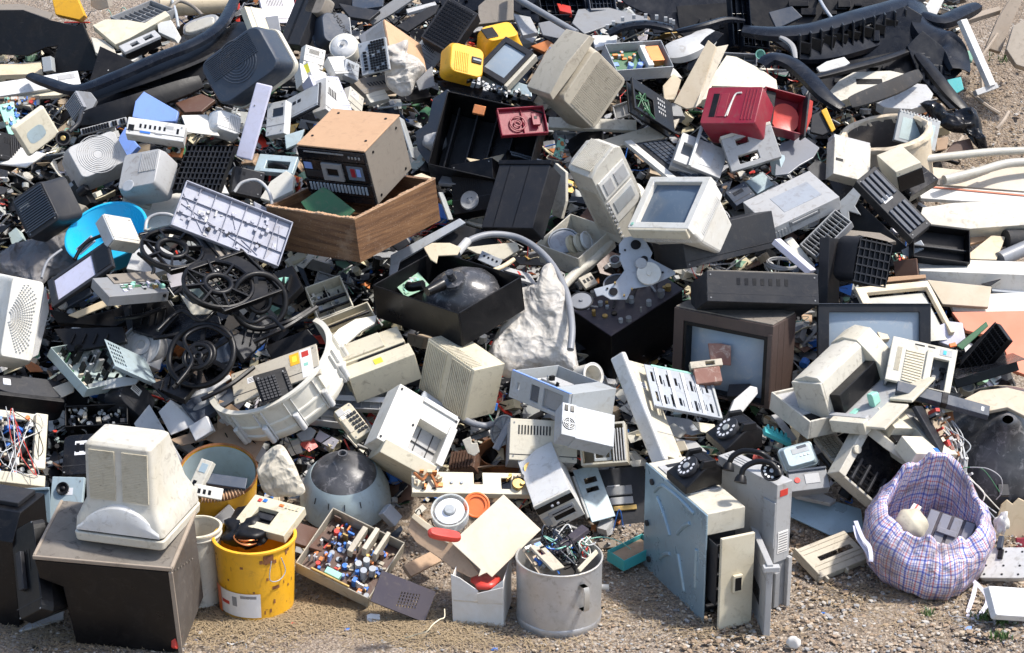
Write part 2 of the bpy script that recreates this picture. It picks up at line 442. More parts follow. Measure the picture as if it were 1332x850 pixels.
def uvp(t,u,v):
    """pixel -> fraction coordinates on the front plane of a thing"""
    f=t.f;n=f.ez;r=ray((u,v));k=(f.O-CAM).dot(n)/r.dot(n);q=CAM+r*k-f.O
    return q.dot(f.ex)/f.L[0],q.dot(f.ey)/f.L[1]
def TB(name,label,cat,mat,path,r,d=.05,n=8,group=None,rr=None,pn=None):
    """hose, cable, pipe or bar along pixels (u, v[, d])"""
    P=[W(q[0],q[1],q[2]if len(q)>2 else d)for q in path]
    t=Thing(name,label,cat,Fr(P[0],V((1,0,0)),V((0,1,0)),V((0,0,1)),[1,1,1]),group)
    b=t.part(pn or 'tube',mat,smooth=50,bev=0);b.tube(P,rr or r,n);t.b=b;t.P=P
    return t
def crt_front(t,mat='white',scr='screen',bz=.11,chin=.0,bd=.18,back=(.2,.8,.15,.8),vents=True):
    """monitor or television seen from the front; z runs back from the bezel"""
    b=t.part('bezel',mat);i=bz
    b.plate(0,1,0,1,0,bd,[(i,1-i,i,1-i-chin)])
    s=t.part('screen',scr,smooth=60,bev=0)
    n=10;x0,x1,y0,y1=i-.005,1-i+.005,i-.005,1-i-chin+.005
    g=[[t.f.p(x0+(x1-x0)*a/n,y0+(y1-y0)*c/n,bd*.5-.28*bd*(1-(2*a/n-1)**2)*(1-(2*c/n-1)**2))for a in range(n+1)]for c in range(n+1)]
    s.skin(g,(0,0),False)
    h=t.part('housing',mat)
    h.loft([(bd+.002,.005,.995,.005,.995,.04),(bd+.22,.02,.98,.02,.98,.06),(bd+.3,.08,.92,.06,.94,.08),(1,*back,.1)])
    if vents:
        v=t.part('vent',mat,h,bev=0)
        for y in(.02,.98):v.ribs([(.15,y,bd+.03),(.85,y,bd+.03),(.85,y,bd+.2),(.15,y,bd+.2)],22,.45,.003)
        for x in(.02,.98):v.ribs([(x,.15,bd+.03),(x,.85,bd+.03),(x,.85,bd+.2),(x,.15,bd+.2)],18,.45,.003)
    return t
def caseb(t,mat='white',front='z0',bays=3,dark='black',open_top=False):
    """computer case: sheet body plus front bezel on the z0 side with drive bays; optional open side"""
    f=t.f;w=.004
    if open_top:
        b=t.part('chassis',mat);x,y,z=[w/l for l in f.L]
        b.box(0,1,0,1,1-z,1);b.box(0,x,0,1,z*8,1-z);b.box(1-x,1,0,1,z*8,1-z);b.box(x,1-x,1-y,1,z*8,1-z)
    else:
        b=t.part('chassis',mat);b.box(.01,.99,.01,.99,.02/f.L[2]+.001,1)
    e=.02/f.L[2]
    p=t.part('front_bezel',mat);hs=[(.12,.88,.08+.13*i,.18+.13*i)for i in range(bays)]
    p.plate(0,1,0,1,-.2*e,e*.95,hs)
    d=t.part('drive_bay',dark,p);
    for h in hs:d.box(h[0]+.003,h[1]-.003,h[2]+.003,h[3]-.003,e*.35,e*.9)
    return t
def keys(t,kb='white',kc='dgrey',nx=18,ny=5):
    b=t.part('base',kb);b.box(0,1,0,1,0,1)
    k=t.part('keys',kc,bev=.0012);r=random.Random(3)
    for i in range(nx):
        for j in range(ny):
            if i in(int(nx*.68),int(nx*.82)):continue
            x,y=.03+.94*(i+.08)/nx,.16+.78*(j+.1)/ny
            h=-.008/t.f.L[2]
            k.hexa([t.f.p(x+a*.94*.84/nx+(.1-.2*a)*(c)*.02,y+e*.78*.82/ny,c*h)for a in(0,1)for e in(0,1)for c in(0,1)])
    return t
def board(t,mat='pcb',n=40,seed=1,zs=-1,hmax=.022,mats=None,area=(.05,.95,.05,.95)):
    if not t.mbs:t.part('board',mat,bev=0).box(0,1,0,1,0,1)
    c=t.part('components','black',bev=0,smooth=40)
    c.comps(n,seed,zs,hmax,area=area,**({'mats':mats}if mats else{}));return t
def tray(t,mat,wall=.006,dark=None,floor=True,up='y0'):
    """open box; opening on the side named by up (y0: near-top edge plane, z0: towards the viewer)"""
    f=t.f;x,y,z=[wall/l for l in f.L];b=t.part('shell',mat)
    if up=='y0':
        b.box(0,1,0,1,0,z);b.box(0,1,0,1,1-z,1);b.box(0,x,0,1,z,1-z);b.box(1-x,1,0,1,z,1-z);b.box(x,1-x,1-y,1,z,1-z)
    elif up=='z0':
        b.box(0,1,0,y,0,1);b.box(0,1,1-y,1,0,1);b.box(0,x,y,1-y,0,1);b.box(1-x,1,y,1-y,0,1)
        if floor:b.box(x,1-x,y,1-y,1-z,1)
    return b
def shell(t,mat,cells=(4,3),dark=None,h=.6,wall=.003,frame=.006):
    """inside of a moulded plastic cover: rim, floor and a lattice of stiffening ribs (opening towards z0)"""
    f=t.f;b=tray(t,mat,frame,up='z0');nx,ny=cells;x,y=wall/f.L[0],wall/f.L[1]
    r=t.part('stiffening_rib',mat,b)
    for i in range(1,nx):r.box(i/nx,i/nx+x,.01,.99,1-h,.99)
    for j in range(1,ny):r.box(.01,.99,j/ny,j/ny+y,1-h*.8,.99)
    return b
def vented(t,mat,quads,n=14,fill=.5,h=.003,body=True,name='vent',vm=None):
    if body:t.part('housing',mat).box(0,1,0,1,0,1)
    v=t.part(name,vm or mat,bev=0)
    for q in quads:v.ribs(q,n,fill,h)
    return t
F0=lambda x0=0.,x1=1.,y0=0.,y1=1.,z=0.:[(x0,y0,z),(x1,y0,z),(x1,y1,z),(x0,y1,z)]
F0h=lambda x0=0.,x1=1.,y0=0.,y1=1.,z=0.:[(x0,y0,z),(x0,y1,z),(x1,y1,z),(x1,y0,z)]
def crt_back(t,mat,taper=(.25,.75,.2,.8),rib=16,deep=.35):
    """rear of a monitor: z1 is the bezel side, z0 the tip of the tail, seen from behind"""
    b=t.part('housing',mat)
    b.loft([(0,*taper,.08),(1-deep,.06,.94,.06,.94,.06),(1-deep*.6,.01,.99,.01,.99,.06),(1,0,1,0,1,.05)])
    v=t.part('vent',mat,bev=0);x0,x1,y0,y1=taper
    v.ribs([(x0+.1,y0-.005,.03),(x1-.1,y0-.005,.03),(.86,.06,1-deep-.03),(.14,.06,1-deep-.03)],rib,.5,.004)
    v.ribs([(x0-.005,y0+.1,.03),(x0-.005,y1-.1,.03),(.06,.86,1-deep-.03),(.06,.14,1-deep-.03)],rib,.5,.004)
    return t
def can(name,label,cat,mat,uc,vc,rpx,h,ax=(0,0,1),d=None,z=None,taper=.9,wall=.004,lip=.005,group=None,pn='wall',n=40,base=True):
    """round open vessel: rim centre at the pixel, rim radius in pixels, axis out of the opening"""
    ax=V(ax).normalized()
    if z is not None:r_=ray((uc,vc));C=CAM+r_*((z-CAM.z)/r_.z)
    else:C=W(uc,vc,d)
    r=rpx*(C-CAM).dot(FW)/FPX;ex=(RT-ax*RT.dot(ax)).normalized();ey=ax.cross(ex)
    t=Thing(name,label,cat,Fr(C-ax*h,ex,ey,ax,[r,r,h]),group);t.r=r;t.h=h
    b=t.part(pn,mat,smooth=45,bev=0);rb=r*taper
    b.prof((0,0,0),'z',[(.0001,0),(rb,0),(r,h),(r-wall,h),(rb-wall,wall),(.0001,wall)],n,fn=lambda a,h:1+.012*noise.noise(V((math.cos(a)*2,math.sin(a)*2,h*9+uc)))+.006*noise.noise(V((math.cos(a)*5,math.sin(a)*5,h*22+uc))))
    if lip:
        l=t.part('rim',mat,smooth=60,bev=0);l.prof((0,0,1),'z',[(r-lip*.9,-lip*.6),(r-lip*.8,lip*.7),(r,lip),(r+lip*.9,lip*.5),(r+lip*.9,-lip*.6),(r,-lip)],n,fn=lambda a,h:1+.012*noise.noise(V((math.cos(a)*2,math.sin(a)*2,uc+H9))))if(H9 := t.h*9)else 0
    t.b=b
    return t
def lump(t,mat,seed,name='bag',amp=.18,fold=5.,sub=4,flat=0.,noise2=.06,tp=0):
    """crumpled sheet or bag filling the frame box"""
    b=t.part(name,mat,smooth=80,bev=0);f=t.f
    bm2=bmesh.new();bmesh.ops.create_icosphere(bm2,subdivisions=sub,radius=1)
    o=V((seed*3.1,seed*1.7,seed*.3));vs=[];idx={}
    for i,v in enumerate(bm2.verts):
        c=v.co.copy();idx[v]=i
        k=1+amp*noise.noise(c*1.6+o)*1.6
        k+=noise2*((noise.voronoi(c*fold*.42+o)[0][0]-.4)*3.2+(noise.voronoi(c*fold*.9+o)[0][0]-.4)*1.5+(noise.voronoi(c*fold*2)[0][0]-.4)*.5)
        q=c*k
        if q.z<-1+flat:q.z=-1+flat
        w_=1-tp*(q.z+1)/2;vs.append(f.p(.5+q.x*.5*w_,.5+q.y*.5*w_,.5+q.z*.5))
    b.faces(vs,[tuple(idx[v]for v in fc.verts)for fc in bm2.faces]);bm2.free()
    return b
def txt(t,s,x,y,z,size,mat='white',parent=None,frac_angle=0.,name='lettering',flip=False):
    cu=bpy.data.curves.new(name,'FONT');cu.body=s;cu.size=size;cu.extrude=.0006;cu.align_x='CENTER';cu.align_y='CENTER'
    cu.materials.append(MATS[mat])
    o=bpy.data.objects.new('tmp',cu);COL.objects.link(o);bpy.context.view_layer.update()
    me=bpy.data.meshes.new_from_object(o.evaluated_get(bpy.context.evaluated_depsgraph_get()));bpy.data.objects.remove(o);me.name=name
    o=bpy.data.objects.new(name,me);COL.objects.link(o)
    f=t.f;ex=f.ex;ey=-f.ey;ez=ex.cross(ey)
    Rm=Matrix((ex,ey,ez)).transposed()@Matrix.Rotation(frac_angle,3,'Z')
    o.matrix_world=Matrix.Translation(f.p(x,y,z)-f.O)@Rm.to_4x4()
    t.texts=getattr(t,'texts',[]);t.texts.append((o,parent))
def phone_body(t,mat='black'):
    """old rotary telephone; x across, y up, z back"""
    b=t.part('case',mat,smooth=35)
    b.loft([(0,0,1,0,.30,.1),(.12,0,1,0,.42,.12),(.55,.08,.92,0,.92,.12),(.85,.12,.88,0,1,.12),(1,.1,.9,0,.8,.12)])
    c=t.f.p(.5,.70,.30);nrm=(t.f.ey*.72-t.f.ez*.62).normalized()
    r=t.f.L[0]*.29
    d=t.part('dial','dgrey',b,bev=0,smooth=40);d.prof(c,nrm,[(r,-.02),(r,.006),(r*.96,.01),(.0001,.01)],28,False)
    u=nrm.orthogonal().normalized();w=nrm.cross(u)
    h=t.part('finger_hole','label',b,bev=0)
    for i in range(10):
        a=math.radians(30*i+20);h.prof(c+(u*math.cos(a)+w*math.sin(a))*r*.72+nrm*.0105,nrm,[(r*.13,0),(r*.13,.001),(.0001,.001)],10,False)
    h2=t.part('dial_centre','silver',b,bev=0);h2.prof(c+nrm*.0105,nrm,[(r*.3,0),(r*.28,.004),(.0001,.004)],16,False)
    cr=t.part('cradle',mat,b)
    for x in(.15,.85):
        cr.loft_y=0;cr.hexa([t.f.p(x+a*(.07-.02*h),(.84,1.12)[h],z)for a in(-1,1)for h in(0,1)for z in(.42+.08*h,.86-.04*h)])
    cr.box(.3,.7,.98,1.04,.5,.75)
    return t
def drape(name,label,cat,mat,px,n='m',d=.3,bulge=.10,amp=.03,fr=(7,3),seed=1,hole=0,part='film'):
    """slack film or cloth: closed cushion over the outline, with sharp folds"""
    O,ex,ey,ez,pts=pframe(px,n);O=O+(CAM-O).normalized()*d
    t=Thing(name,label,cat,Fr(O,ex,ey,ez,[1,1,1]));b=t.part(part,mat,smooth=75,bev=0)
    c2=catmull([V((x,y,0))for x,y in pts]+[V((*pts[0],0))],9)[:-1];cen=sum(c2,V())/len(c2);o=V((seed*7.3,seed*2.9,0));N=30;vs=[];m=len(c2);fs=[]
    for side in(1,-.35):
        for i in range(N+1):
            s_=i/N
            for q in c2:
                w_=q+(q-cen)*.06*noise.noise(q*14+o);p_=cen.lerp(w_,s_);e=math.sqrt(max(0,1-s_**2.2))
                u=V((p_.x*fr[0],p_.y*fr[1],seed));u=u+V((noise.noise(p_*5+o),noise.noise(p_*5-o),0))*.9
                rd=(noise.voronoi(u*.9+o)[0][0]*1.5-.6)*amp*1.3+(noise.voronoi(u*2.1+o)[0][0]-.4)*amp*.9+(noise.voronoi(u*4.5)[0][0]-.4)*amp*.35
                h=side*(bulge*e+rd*min(1,(1-s_)*5+.15));vs.append(O+ex*p_.x+ey*p_.y-ez*h)
    for k in(0,1):
        b0=k*(N+1)*m
        for i in range(N):
            for j in range(m):fs.append((b0+i*m+j,b0+i*m+(j+1)%m,b0+(i+1)*m+(j+1)%m,b0+(i+1)*m+j))
    for j in range(m):fs.append((N*m+j,N*m+(j+1)%m,(2*N+1)*m+(j+1)%m,(2*N+1)*m+j))
    b.faces(vs,fs);bmesh.ops.remove_doubles(b.bm,verts=b.bm.verts,dist=.0004);return t
def decorate():
    r=random.Random(66)
    for t in ALL:
        if t.kind or t.cat=='monitor' or len(t.mbs)>2 or min(t.f.L[:2])<.07 or max(t.f.L)>=.99 or t.mbs[0].name not in('box','body','case','casing','housing','panel','base','side_panel'):continue
        if t.f.L[2]<.008 or t.cat in('stone','circuit board','plastic bag','foam','cloth','rag','pipe'):continue
        f=t.f;P=lambda m:(m/f.L[0],m/f.L[1]);ax,ay=P(.010);z=-.0015/f.L[2]
        if hasattr(t,'pts')and len(t.pts)>4:continue
        if hasattr(t,'pts'):continue
        g=t.part('screw','grey',t.mbs[0],bev=0);[g.cyl((x,y,z*.5),-f.ez,.0035,.0012,8)for x,y in((ax*1.6,ay*1.6),(1-ax*1.6,ay*1.6),(1-ax*1.6,1-ay*1.6),(ax*1.6,1-ay*1.6))if r.random()<.8]
        k=r.random();x0,y0=r.uniform(.12,.3),r.uniform(.12,.4)
        if k<.45:
            g=t.part('vent_slot','black',t.mbs[0],bev=0);n=r.randint(5,12);w_=min(.045/n+.002,.5/n)
            for i in range(n):a=x0+i*.5/n;g.box(a,a+.22/n,y0,y0+.22,z,0.0)
        elif k<.75:
            g=t.part('sticker','label',t.mbs[0],bev=0);w_=P(.05)[0];h_=P(.028)[1];g.box(x0,min(.95,x0+w_),y0,min(.9,y0+h_),z*.6,0);g.use('dgrey');[g.box(x0+w_*.1,min(.94,x0+w_*(.5+.4*r.random())),y0+h_*(.2+.25*i),y0+h_*(.28+.25*i),z*.9,z*.6)for i in range(3)if y0+h_<.9]
        else:
            g=t.part('socket','black',t.mbs[0],bev=0);[g.box(x0+.14*i,x0+.14*i+.09,y0,y0+.12,z,0)for i in range(r.randint(2,4))]
        g=t.part('seam','grey' if r.random()<.5 else 'dgrey',t.mbs[0],bev=0);y1=r.uniform(.68,.88);g.box(.0,1,y1,y1+.003/f.L[1]+.004,z*.4,0)
t=Y('loudspeaker_cabinet','big dark open cabinet with dusty top carrying the upturned cream monitor','cabinet',(222,740),(44,724),(236,850),(253,666),sink=.0)
f=t.f;ztop=f.p(.5,0,.5).z
b=t.part('top_panel','dust');b.box(0,1,0,.04,.015,1)
b=t.part('front_panel','black');b.poly([(.0,.045),(1,.045),(.985,.25),(.82,.33),(.79,1),(0,1)],.0,.04)
b=t.part('side_panel','soot');b.box(0,.04,.045,1,.045,.97)
b=t.part('edge_strip','plank');b.box(-.012,1.01,-.012,.03,-.012,.012);b.box(-.014,.01,-.01,.03,.016,1);b.box(.99,1.012,-.01,.03,.016,1);b.box(-.012,.02,.04,1,-.012,.012)
b=t.part('back_panel','black');b.box(.045,1,.045,1,.96,1)
b=t.part('screw_hole','dust',bev=0)
for i in range(7):b.cyl((-.003,.1+.045*i,.12+.1*i),-f.ex,.004,.002,8)
t=SL('drink_can','crushed red drinks can lying at the foot of the dark cabinet','can','red',[(228,822),(235,818),(238,828),(231,845),(228,843)],'R',.02,.12,pn='can')
t=G('monitor','cream computer monitor set screen down on the dark cabinet','monitor',(213,719),(98,704),(236,662),.375,z=ztop+.004)
f=t.f;t.f=Fr(f.O,f.ex,f.ez,f.ey,[f.L[0],f.L[2],f.L[1]])
b=t.part('bezel','warm',smooth=30);b.loft([(0,.03,.97,.03,.97,.05),(.02,0,1,0,1,.05),(.10,-.01,1.01,-.01,1.0,.05),(.11,.0,1.0,.0,1,.05)])
g=t.part('gap','black',b,bev=0);g.loft([(.112,.02,.98,.02,.98,.05),(.128,.02,.98,.02,.98,.05)])
h=t.part('housing','warm',smooth=32)
h.loft([(.13,.0,1.0,.0,1.0,.06),(.24,.01,.99,.01,.99,.07),(.33,.05,.95,.05,.97,.09),(.42,.10,.90,.085,.93,.09),(.97,.14,.88,.13,.64,.07),(1,.17,.85,.17,.60,.07)],n=5)
a=t.part('lower_shroud','white',h,smooth=40)
R_=[]
for i in range(13):
    x=i/12;k=1-(2*x-1)**2
    R_.append([t.f.p(.03+.94*x,-.012,.135),t.f.p(.03+.94*x,-.016,.15+.13*k),t.f.p(.05+.9*x,.02,.19+.2*k),t.f.p(.08+.84*x,.09,.20+.21*k),t.f.p(.1+.8*x,.2,.2)])
a.skin(R_,(0,0),False)
v=t.part('vent','warm',h,bev=0)
for x0,x1 in((.17,.46),(.54,.83)):
    q=lambda x,z:(x,.085+(z-.42)*.082-.006,z)
    v.ribs([q(x0,.44),q(x1,.44),q(x1,.93),q(x0,.93)],22,.55,.0025);v.ribs([q(x0,.44),q(x0,.93),q(x1,.93),q(x1,.44)],30,.55,.0025)
t=can('bucket','dirty yellow plastic bucket with torn paper label standing on the ground','bucket','yellow',331,697,53,.29,z=.29,taper=.9,lip=.007)
b=t.part('label','label',t.b,smooth=60,bev=0);b.prof((0,0,.42),'z',[(t.r*.962,0),(t.r*.932,-.10)],14,True,208,282,fn=lambda a,h:1.012)
b=t.part('label_print','grey',t.b,smooth=60,bev=0);b.prof((0,0,.36),'z',[(t.r*.955,0),(t.r*.94,-.04)],3,True,238,246,fn=lambda a,h:1.018);b.prof((0,0,.39),'z',[(t.r*.96,0),(t.r*.95,-.012)],6,True,252,276,fn=lambda a,h:1.018);b.use('red').prof((0,0,.27),'z',[(t.r*.945,0),(t.r*.94,-.015)],6,True,215,232,fn=lambda a,h:1.018)
b=t.part('label_stripe','orange',t.b,smooth=60,bev=0);b.prof((0,0,.43),'z',[(t.r*.974,0),(t.r*.942,-.11)],5,True,200,214,fn=lambda a,h:1.016)
b=t.part('handle','silver',bev=0,smooth=60);C=t.f.p(0,0,.88);b.tube([C+V((t.r*.5,-t.r*.9,0)),C+V((t.r*.45,-t.r*.98,-.07)),C+V((t.r*.65,-t.r*.83,-.085)),C+V((t.r*.80,-t.r*.66,-.06)),C+V((t.r*.72,-t.r*.72,0))],.002)
b=t.part('grime','rust',t.b,smooth=60,bev=0);r_=random.Random(3)
for i in range(26):a0=r_.uniform(195,345);z0=r_.uniform(.12,.98);b.prof((0,0,z0),'z',[(t.r*(.9+.1*z0),0),(t.r*(.9+.1*z0)-.0003,-r_.uniform(.002,.02))],2,True,a0,a0+r_.uniform(.6,5),fn=lambda a,h:1.006)
b.use('rust');b.prof((0,0,.5),'z',[(t.r*.965,0),(t.r*.956,-.014)],4,True,300,312,fn=lambda a,h:1.008);b.prof((0,0,.96),'z',[(t.r*1.0,0),(t.r*.985,-.035)],4,True,288,303,fn=lambda a,h:1.01)
rg=G('rag','black crumpled rag hanging over the lip of the yellow bucket','rag',(345,722),(282,716),(350,685),.085,z=.235);lump(rg,'black',4,'cloth',.3,5,4,0,.1)
rg=G('wire_coil','coil of bare copper wire inside the yellow bucket','wire',(340,720),(314,722),(345,700),.05,z=.255)
b=rg.part('wire','copper',bev=0,smooth=60)
for i in range(6):b.ring((.5+.06*i,.4+.1*(i%3),.5),V((.1*i-.2,.5-.1*i,.8)),.03+.002*i,.0022,18,5)
t=R('cassette_recorder','cream cassette answering machine lying on top of the yellow bucket','answering machine',(332,643),(397,660),(303,680),.75,.04,d=.06,sink=-.24)
b=t.part('case','cream');b.plate(0,1,0,1,0,1,[(.22,.62,.34,.78)])
c=t.part('cassette_well','black',b);c.box(.23,.61,.35,.77,.45,.9)
c=t.part('cassette','dgrey',c);c.box(.27,.57,.45,.62,.2,.45);c.cyl((.35,.54,.19),'z',.007,.004);c.cyl((.5,.54,.19),'z',.007,.004)
c=t.part('button','red',b);c.box(.13,.20,.10,.2,-.12,0);c.use('royal').box(.22,.3,.07,.17,-.1,0);c.use('orange').box(.55,.64,.1,.18,-.1,0);c.use('cream');[c.box(.68+.07*i,.73+.07*i,.08,.2,-.1,0)for i in range(4)]
t=can('bucket','empty off white paint bucket tucked behind the dark cabinet','bucket','warm',256,686,31,.30,z=.31,taper=.86,lip=.006)
t.part('lip_band','warm',smooth=60,bev=0).prof((0,0,.9),'z',[(t.r*.985,0),(t.r*1.05,.004),(t.r*1.05,.01),(t.r*.99,.012)],36)
t=can('bucket','tilted orange bucket with flaking rusty rim holding cream modems','bucket','yellow',284,614,51,.30,ax=(.05,-.34,.94),d=.16,taper=.88,lip=0)
b=t.part('lining','pale',smooth=60,bev=0);b.prof((0,0,0),'z',[(.001,.012),(t.r*.83,.012),(t.r*.945,t.h-.004)],36)
b=t.part('rim','rust',smooth=60,bev=0);b.prof((0,0,1),'z',[(t.r*.965,0),(t.r*1.0,.008),(t.r*1.02,0),(t.r*1.01,-.006)],40,fn=lambda a,h:1+.012*noise.noise(V((a*9,h*30,0))))
t=R('modem','cream modem standing on edge inside the rusty rimmed bucket','modem',(262,596),(277,601),(243,636),2.4,.03,d=.2,sink=-.1)
t.part('case','warm').box(0,1,0,1,0,1);t.part('display','pale').box(.25,.8,.12,.4,-.06,0);t.part('led','black').box(.2,.5,.68,.9,-.05,0)
t=R('power_adapter','dark grey flat adapter lying inside the rusty rimmed bucket','adapter',(265,614),(322,622),(262,628),.3,.02,d=.2,sink=-.1);t.part('case','slate').box(0,1,0,1,0,1)
t=R('modem','small white modem lying face up at the bottom of the rusty rimmed bucket','modem',(253,629),(291,636),(250,644),.4,.03,d=.24,sink=-.1);t.part('case','white').box(0,1,0,1,0,1);b=t.part('socket','black');[b.box(.15+.18*i,.25+.18*i,.35,.75,-.05,0)for i in range(3)]
t=TB('corrugated_hose','tan ribbed hose lying across the front of the rusty rimmed bucket','hose','mdf',[(262,648,.30),(280,650,.31),(298,646,.31),(315,637,.31)],.016,rr=lambda k:.017+.0035*math.cos(k*math.pi*2*13));t.b.bm.clear();t.b.tube([t.P[0].lerp(t.P[-1],i/104)+V((0,0,-.012*math.sin(i/104*3.1)))for i in range(105)],lambda k:.016+.004*math.cos(k*math.pi*2*13),14,smooth_path=False)
t=can('cooking_pot','dented aluminium cooking pot full of electronic scrap standing on the gravel','pot','alu',727.7,724,56,.258,z=.258,taper=.99,lip=.004)
t.part('foot_ring','alu',smooth=60,bev=0).prof((0,0,.0),'z',[(t.r*.96,0),(t.r*1.0,.012),(t.r*1.003,.03),(t.r*.985,.034)],44)
b=t.part('handle','alu',smooth=50);C=t.f.p(0,0,0);a=math.radians(-60);dr=V((math.cos(a),math.sin(a),0));sd_=V((-dr.y,dr.x,0))
hp=[(.0,.215),(.03,.215),(.036,.20),(.036,.13),(.03,.12),(0,.12)]
b.skin([[C+dr*(t.r+x)+V((0,0,z))+sd_*w_+dr*k for w_,k in((-.011,0),(.011,0),(.011,-.004),(-.011,-.004))]for x,z in hp])
pr=t.r
J=[((700,742),'tanpcb','brown circuit board leaning inside the left of the pot'),((735,735),'black','bundle of black wire in the middle of the pot'),((765,722),'white','knot of white and green wire inside the right of the pot')]
t=R('circuit_board',J[0][2],'circuit board',(680,716),(700,708),(702,748),1.6,.004,d=.06,sink=-.2);board(t,'tanpcb',26,3)
t=G('wire_bundle',J[1][2],'wires',(755,752),(700,750),(755,712),.09,z=.19)
b=t.part('wires','black',bev=0,smooth=60);r_=random.Random(2)
for m_,n_ in(('black',16),('slate',6),('royal',3),('mint',3),('white',4)):
    b.use(m_)
    for i in range(n_):b.tube([(r_.uniform(0,1),r_.uniform(0,1.3),r_.uniform(0,1))for _ in range(5)],.0028,5,frac=True)
t=R('plastic_casing','dark blue casing piece sticking up from the back of the pot','casing',(757,682),(766,688),(712,716),4,.02,d=.1,sink=-.2);t.part('casing','mauve').box(0,1,0,1,0,1)
t=R('drive_mechanism','pale translucent plastic mechanism leaning across the pot','mechanism',(689,710),(704,706),(720,742),2,.012,d=.08,sink=-.2);t.part('frame','beige').plate(0,1,0,1,0,1,[(.2,.6,.2,.4)])
t=can('gear_wheel','brass coloured toothed gear in front of the pot contents','gear','brass',707,742,9,.012,ax=(-.1,-.7,.7),d=.2,z=None,lip=0);t.part('hub','brass').cyl((0,0,0),'z',.006,.02)
t=R('cable_connector','cream plastic stick resting on the right rim of the pot','connector',(776,715),(779,720),(752,740),6,.01,d=.1,sink=-.22);t.part('stick','warm').box(0,1,0,1,0,1)
t=G('wire_knot',J[2][2],'wires',(776,728),(756,732),(778,712),.06,z=.22);b=t.part('wires','white',bev=0,smooth=60);r_=random.Random(5)
for m_,n_ in(('white',10),('mint',5),('red',2)):
    b.use(m_)
    for i in range(n_):b.tube([(r_.uniform(0,1),r_.uniform(0,1.2),r_.uniform(0,1))for _ in range(4)],.0025,5,frac=True)
t=G('carton','white cardboard carton with torn lid, left of the cooking pot','carton',(655,816),(589,811),(667,783),.2)
b=t.part('wall','wcard');f=t.f
b.poly([(0,0),(1,0),(1.03,1.02),(.86,.96),(.5,.72),(.48,.55),(0,.98)],0,.02)
k_=t.part('flap','wcard');k_.hexa([f.p(x,y,z)for x,y,z in((0,.5,-.012),(0,.5,-.02),(0,.88,-.10),(0,.88,-.12),(.5,.45,-.012),(.5,.45,-.02),(.5,.72,-.10),(.5,.72,-.12))])
b.box(0,.02,0,.95,.025,1);b.box(.98,1,0,1,.025,1);b.box(.025,.975,0,.9,.97,1);b.box(.03,.97,0,.02,.03,.96)
k_=t.part('tape','paper',b,bev=0);k_.box(.02,.98,.47,.50,-.008,0)
t=G('plastic_part','red plastic piece inside the white carton','plastic part',(650,770),(612,770),(655,752),.03,z=.14);lump(t,'red',9,'piece',.3,2,2)
t=SL('cardboard_box','torn brown cardboard box full of reels leaning above the white carton','cardboard box','card',[(534,674),(546,670),(560,685),(575,697),(590,706),(608,726),(624,747),(612,752),(592,742),(568,724),(541,706),(530,690)],(-.25,-.80,.55),.006,.42,pn='front_wall')
t.part('crumpled_edge','paper').poly([(x,y)for x,y in[uvp(t,*q)for q in[(540,668),(556,680),(575,692),(588,702),(584,708),(566,698),(548,684),(536,674)]]],-2.5,-1.0)
t=SL('box_flap','big pale cardboard flap folded over the brown box above the carton','cardboard flap','paper',[(587,706),(655,643),(704,689),(640,751),(633,745),(622,750),(625,741)],(0.1,-.62,.78),.005,.46)
t=SL('box_flap','rear flap of the brown cardboard box behind the orange ring','cardboard flap','card',[(604,640),(618,628),(645,627),(655,645),(652,652),(612,660)],(0.1,-.95,.3),.004,.24)
t=can('cable_reel','clear plastic cable reel with white label in the cardboard box','reel','clear',585,664,24,.05,ax=(-.05,-.55,.83),d=.50,taper=1,lip=.003)
t.part('label','label',bev=0,smooth=50).prof((0,0,.8),'z',[(t.r*.35,.01),(t.r*.8,.004)],30);t.part('hub','silver',smooth=50).prof((0,0,.8),'z',[(t.r*.34,-.01),(t.r*.3,.022),(.0001,.022)],24)
t=can('ring_reel','bright orange plastic ring standing behind the clear cable reel','ring','orange',620,657,16,.02,ax=(.1,-.75,.6),d=.46,lip=.004,taper=1,wall=.014)
t=R('plastic_toy_part','glossy red plastic handle in the cardboard box below the clear reel','plastic handle',(557,683),(600,690),(560,696),.35,.03,d=.28,sink=-.30);t.part('handle','red').loft([(0,.05,.95,.1,.9,.3),(.5,0,1,0,1,.35),(1,.05,.95,.1,.9,.3)])
t=R('radio_chassis','opened radio chassis on its corner full of coloured capacitors','radio chassis',(433,660),(527,706),(384,732),.9,.07,d=.02,sink=0)
f=t.f;b=tray(t,'beige',.005,up='z0')
c=t.part('circuit_board','brown',bev=0);c.box(.03,.97,.03,.97,.8,.86)
c=t.part('components','black',c,bev=0,smooth=40);c.comps(150,11,-1,.045,('tanpcb','copper','silver','black','royal','red','beige','white','blue','brown','brass'),(.08,.92,.06,.94),.8)
c=t.part('capacitor','silver',bev=0,smooth=40)
for p in((.56,.50),(.66,.56),(.62,.40),(.74,.48)):c.cyl((p[0]+.1,p[1]+.1,.8),f.ez*-1,.013,.06,18)
c=t.part('heat_sink','beige');c.box(.45,.52,.06,.5,-.1,.5);c.box(.6,.66,.02,.40,-.3,.5);c.box(.75,.8,.0,.4,-.3,.5)
c=t.part('transformer_strip','mint');c.box(.35,.55,.82,.92,.1,.5)
c=t.part('brass_strip','brass');c.box(.2,.72,.955,.985,-.1,.3)
t=SL('ceramic_piece','small white broken plastic cup on the ground in front of the scrap','plastic cup','white',[(477,800),(482,798),(494,799),(495,811),(485,814),(477,812)],'m',.03,.03,pn='cup')
t=R('vented_panel','dark purple sheet metal cover with slots lying on the dry grass','metal cover',(497,742),(567,770),(482,782),.55,.01,d=.0,sink=0)
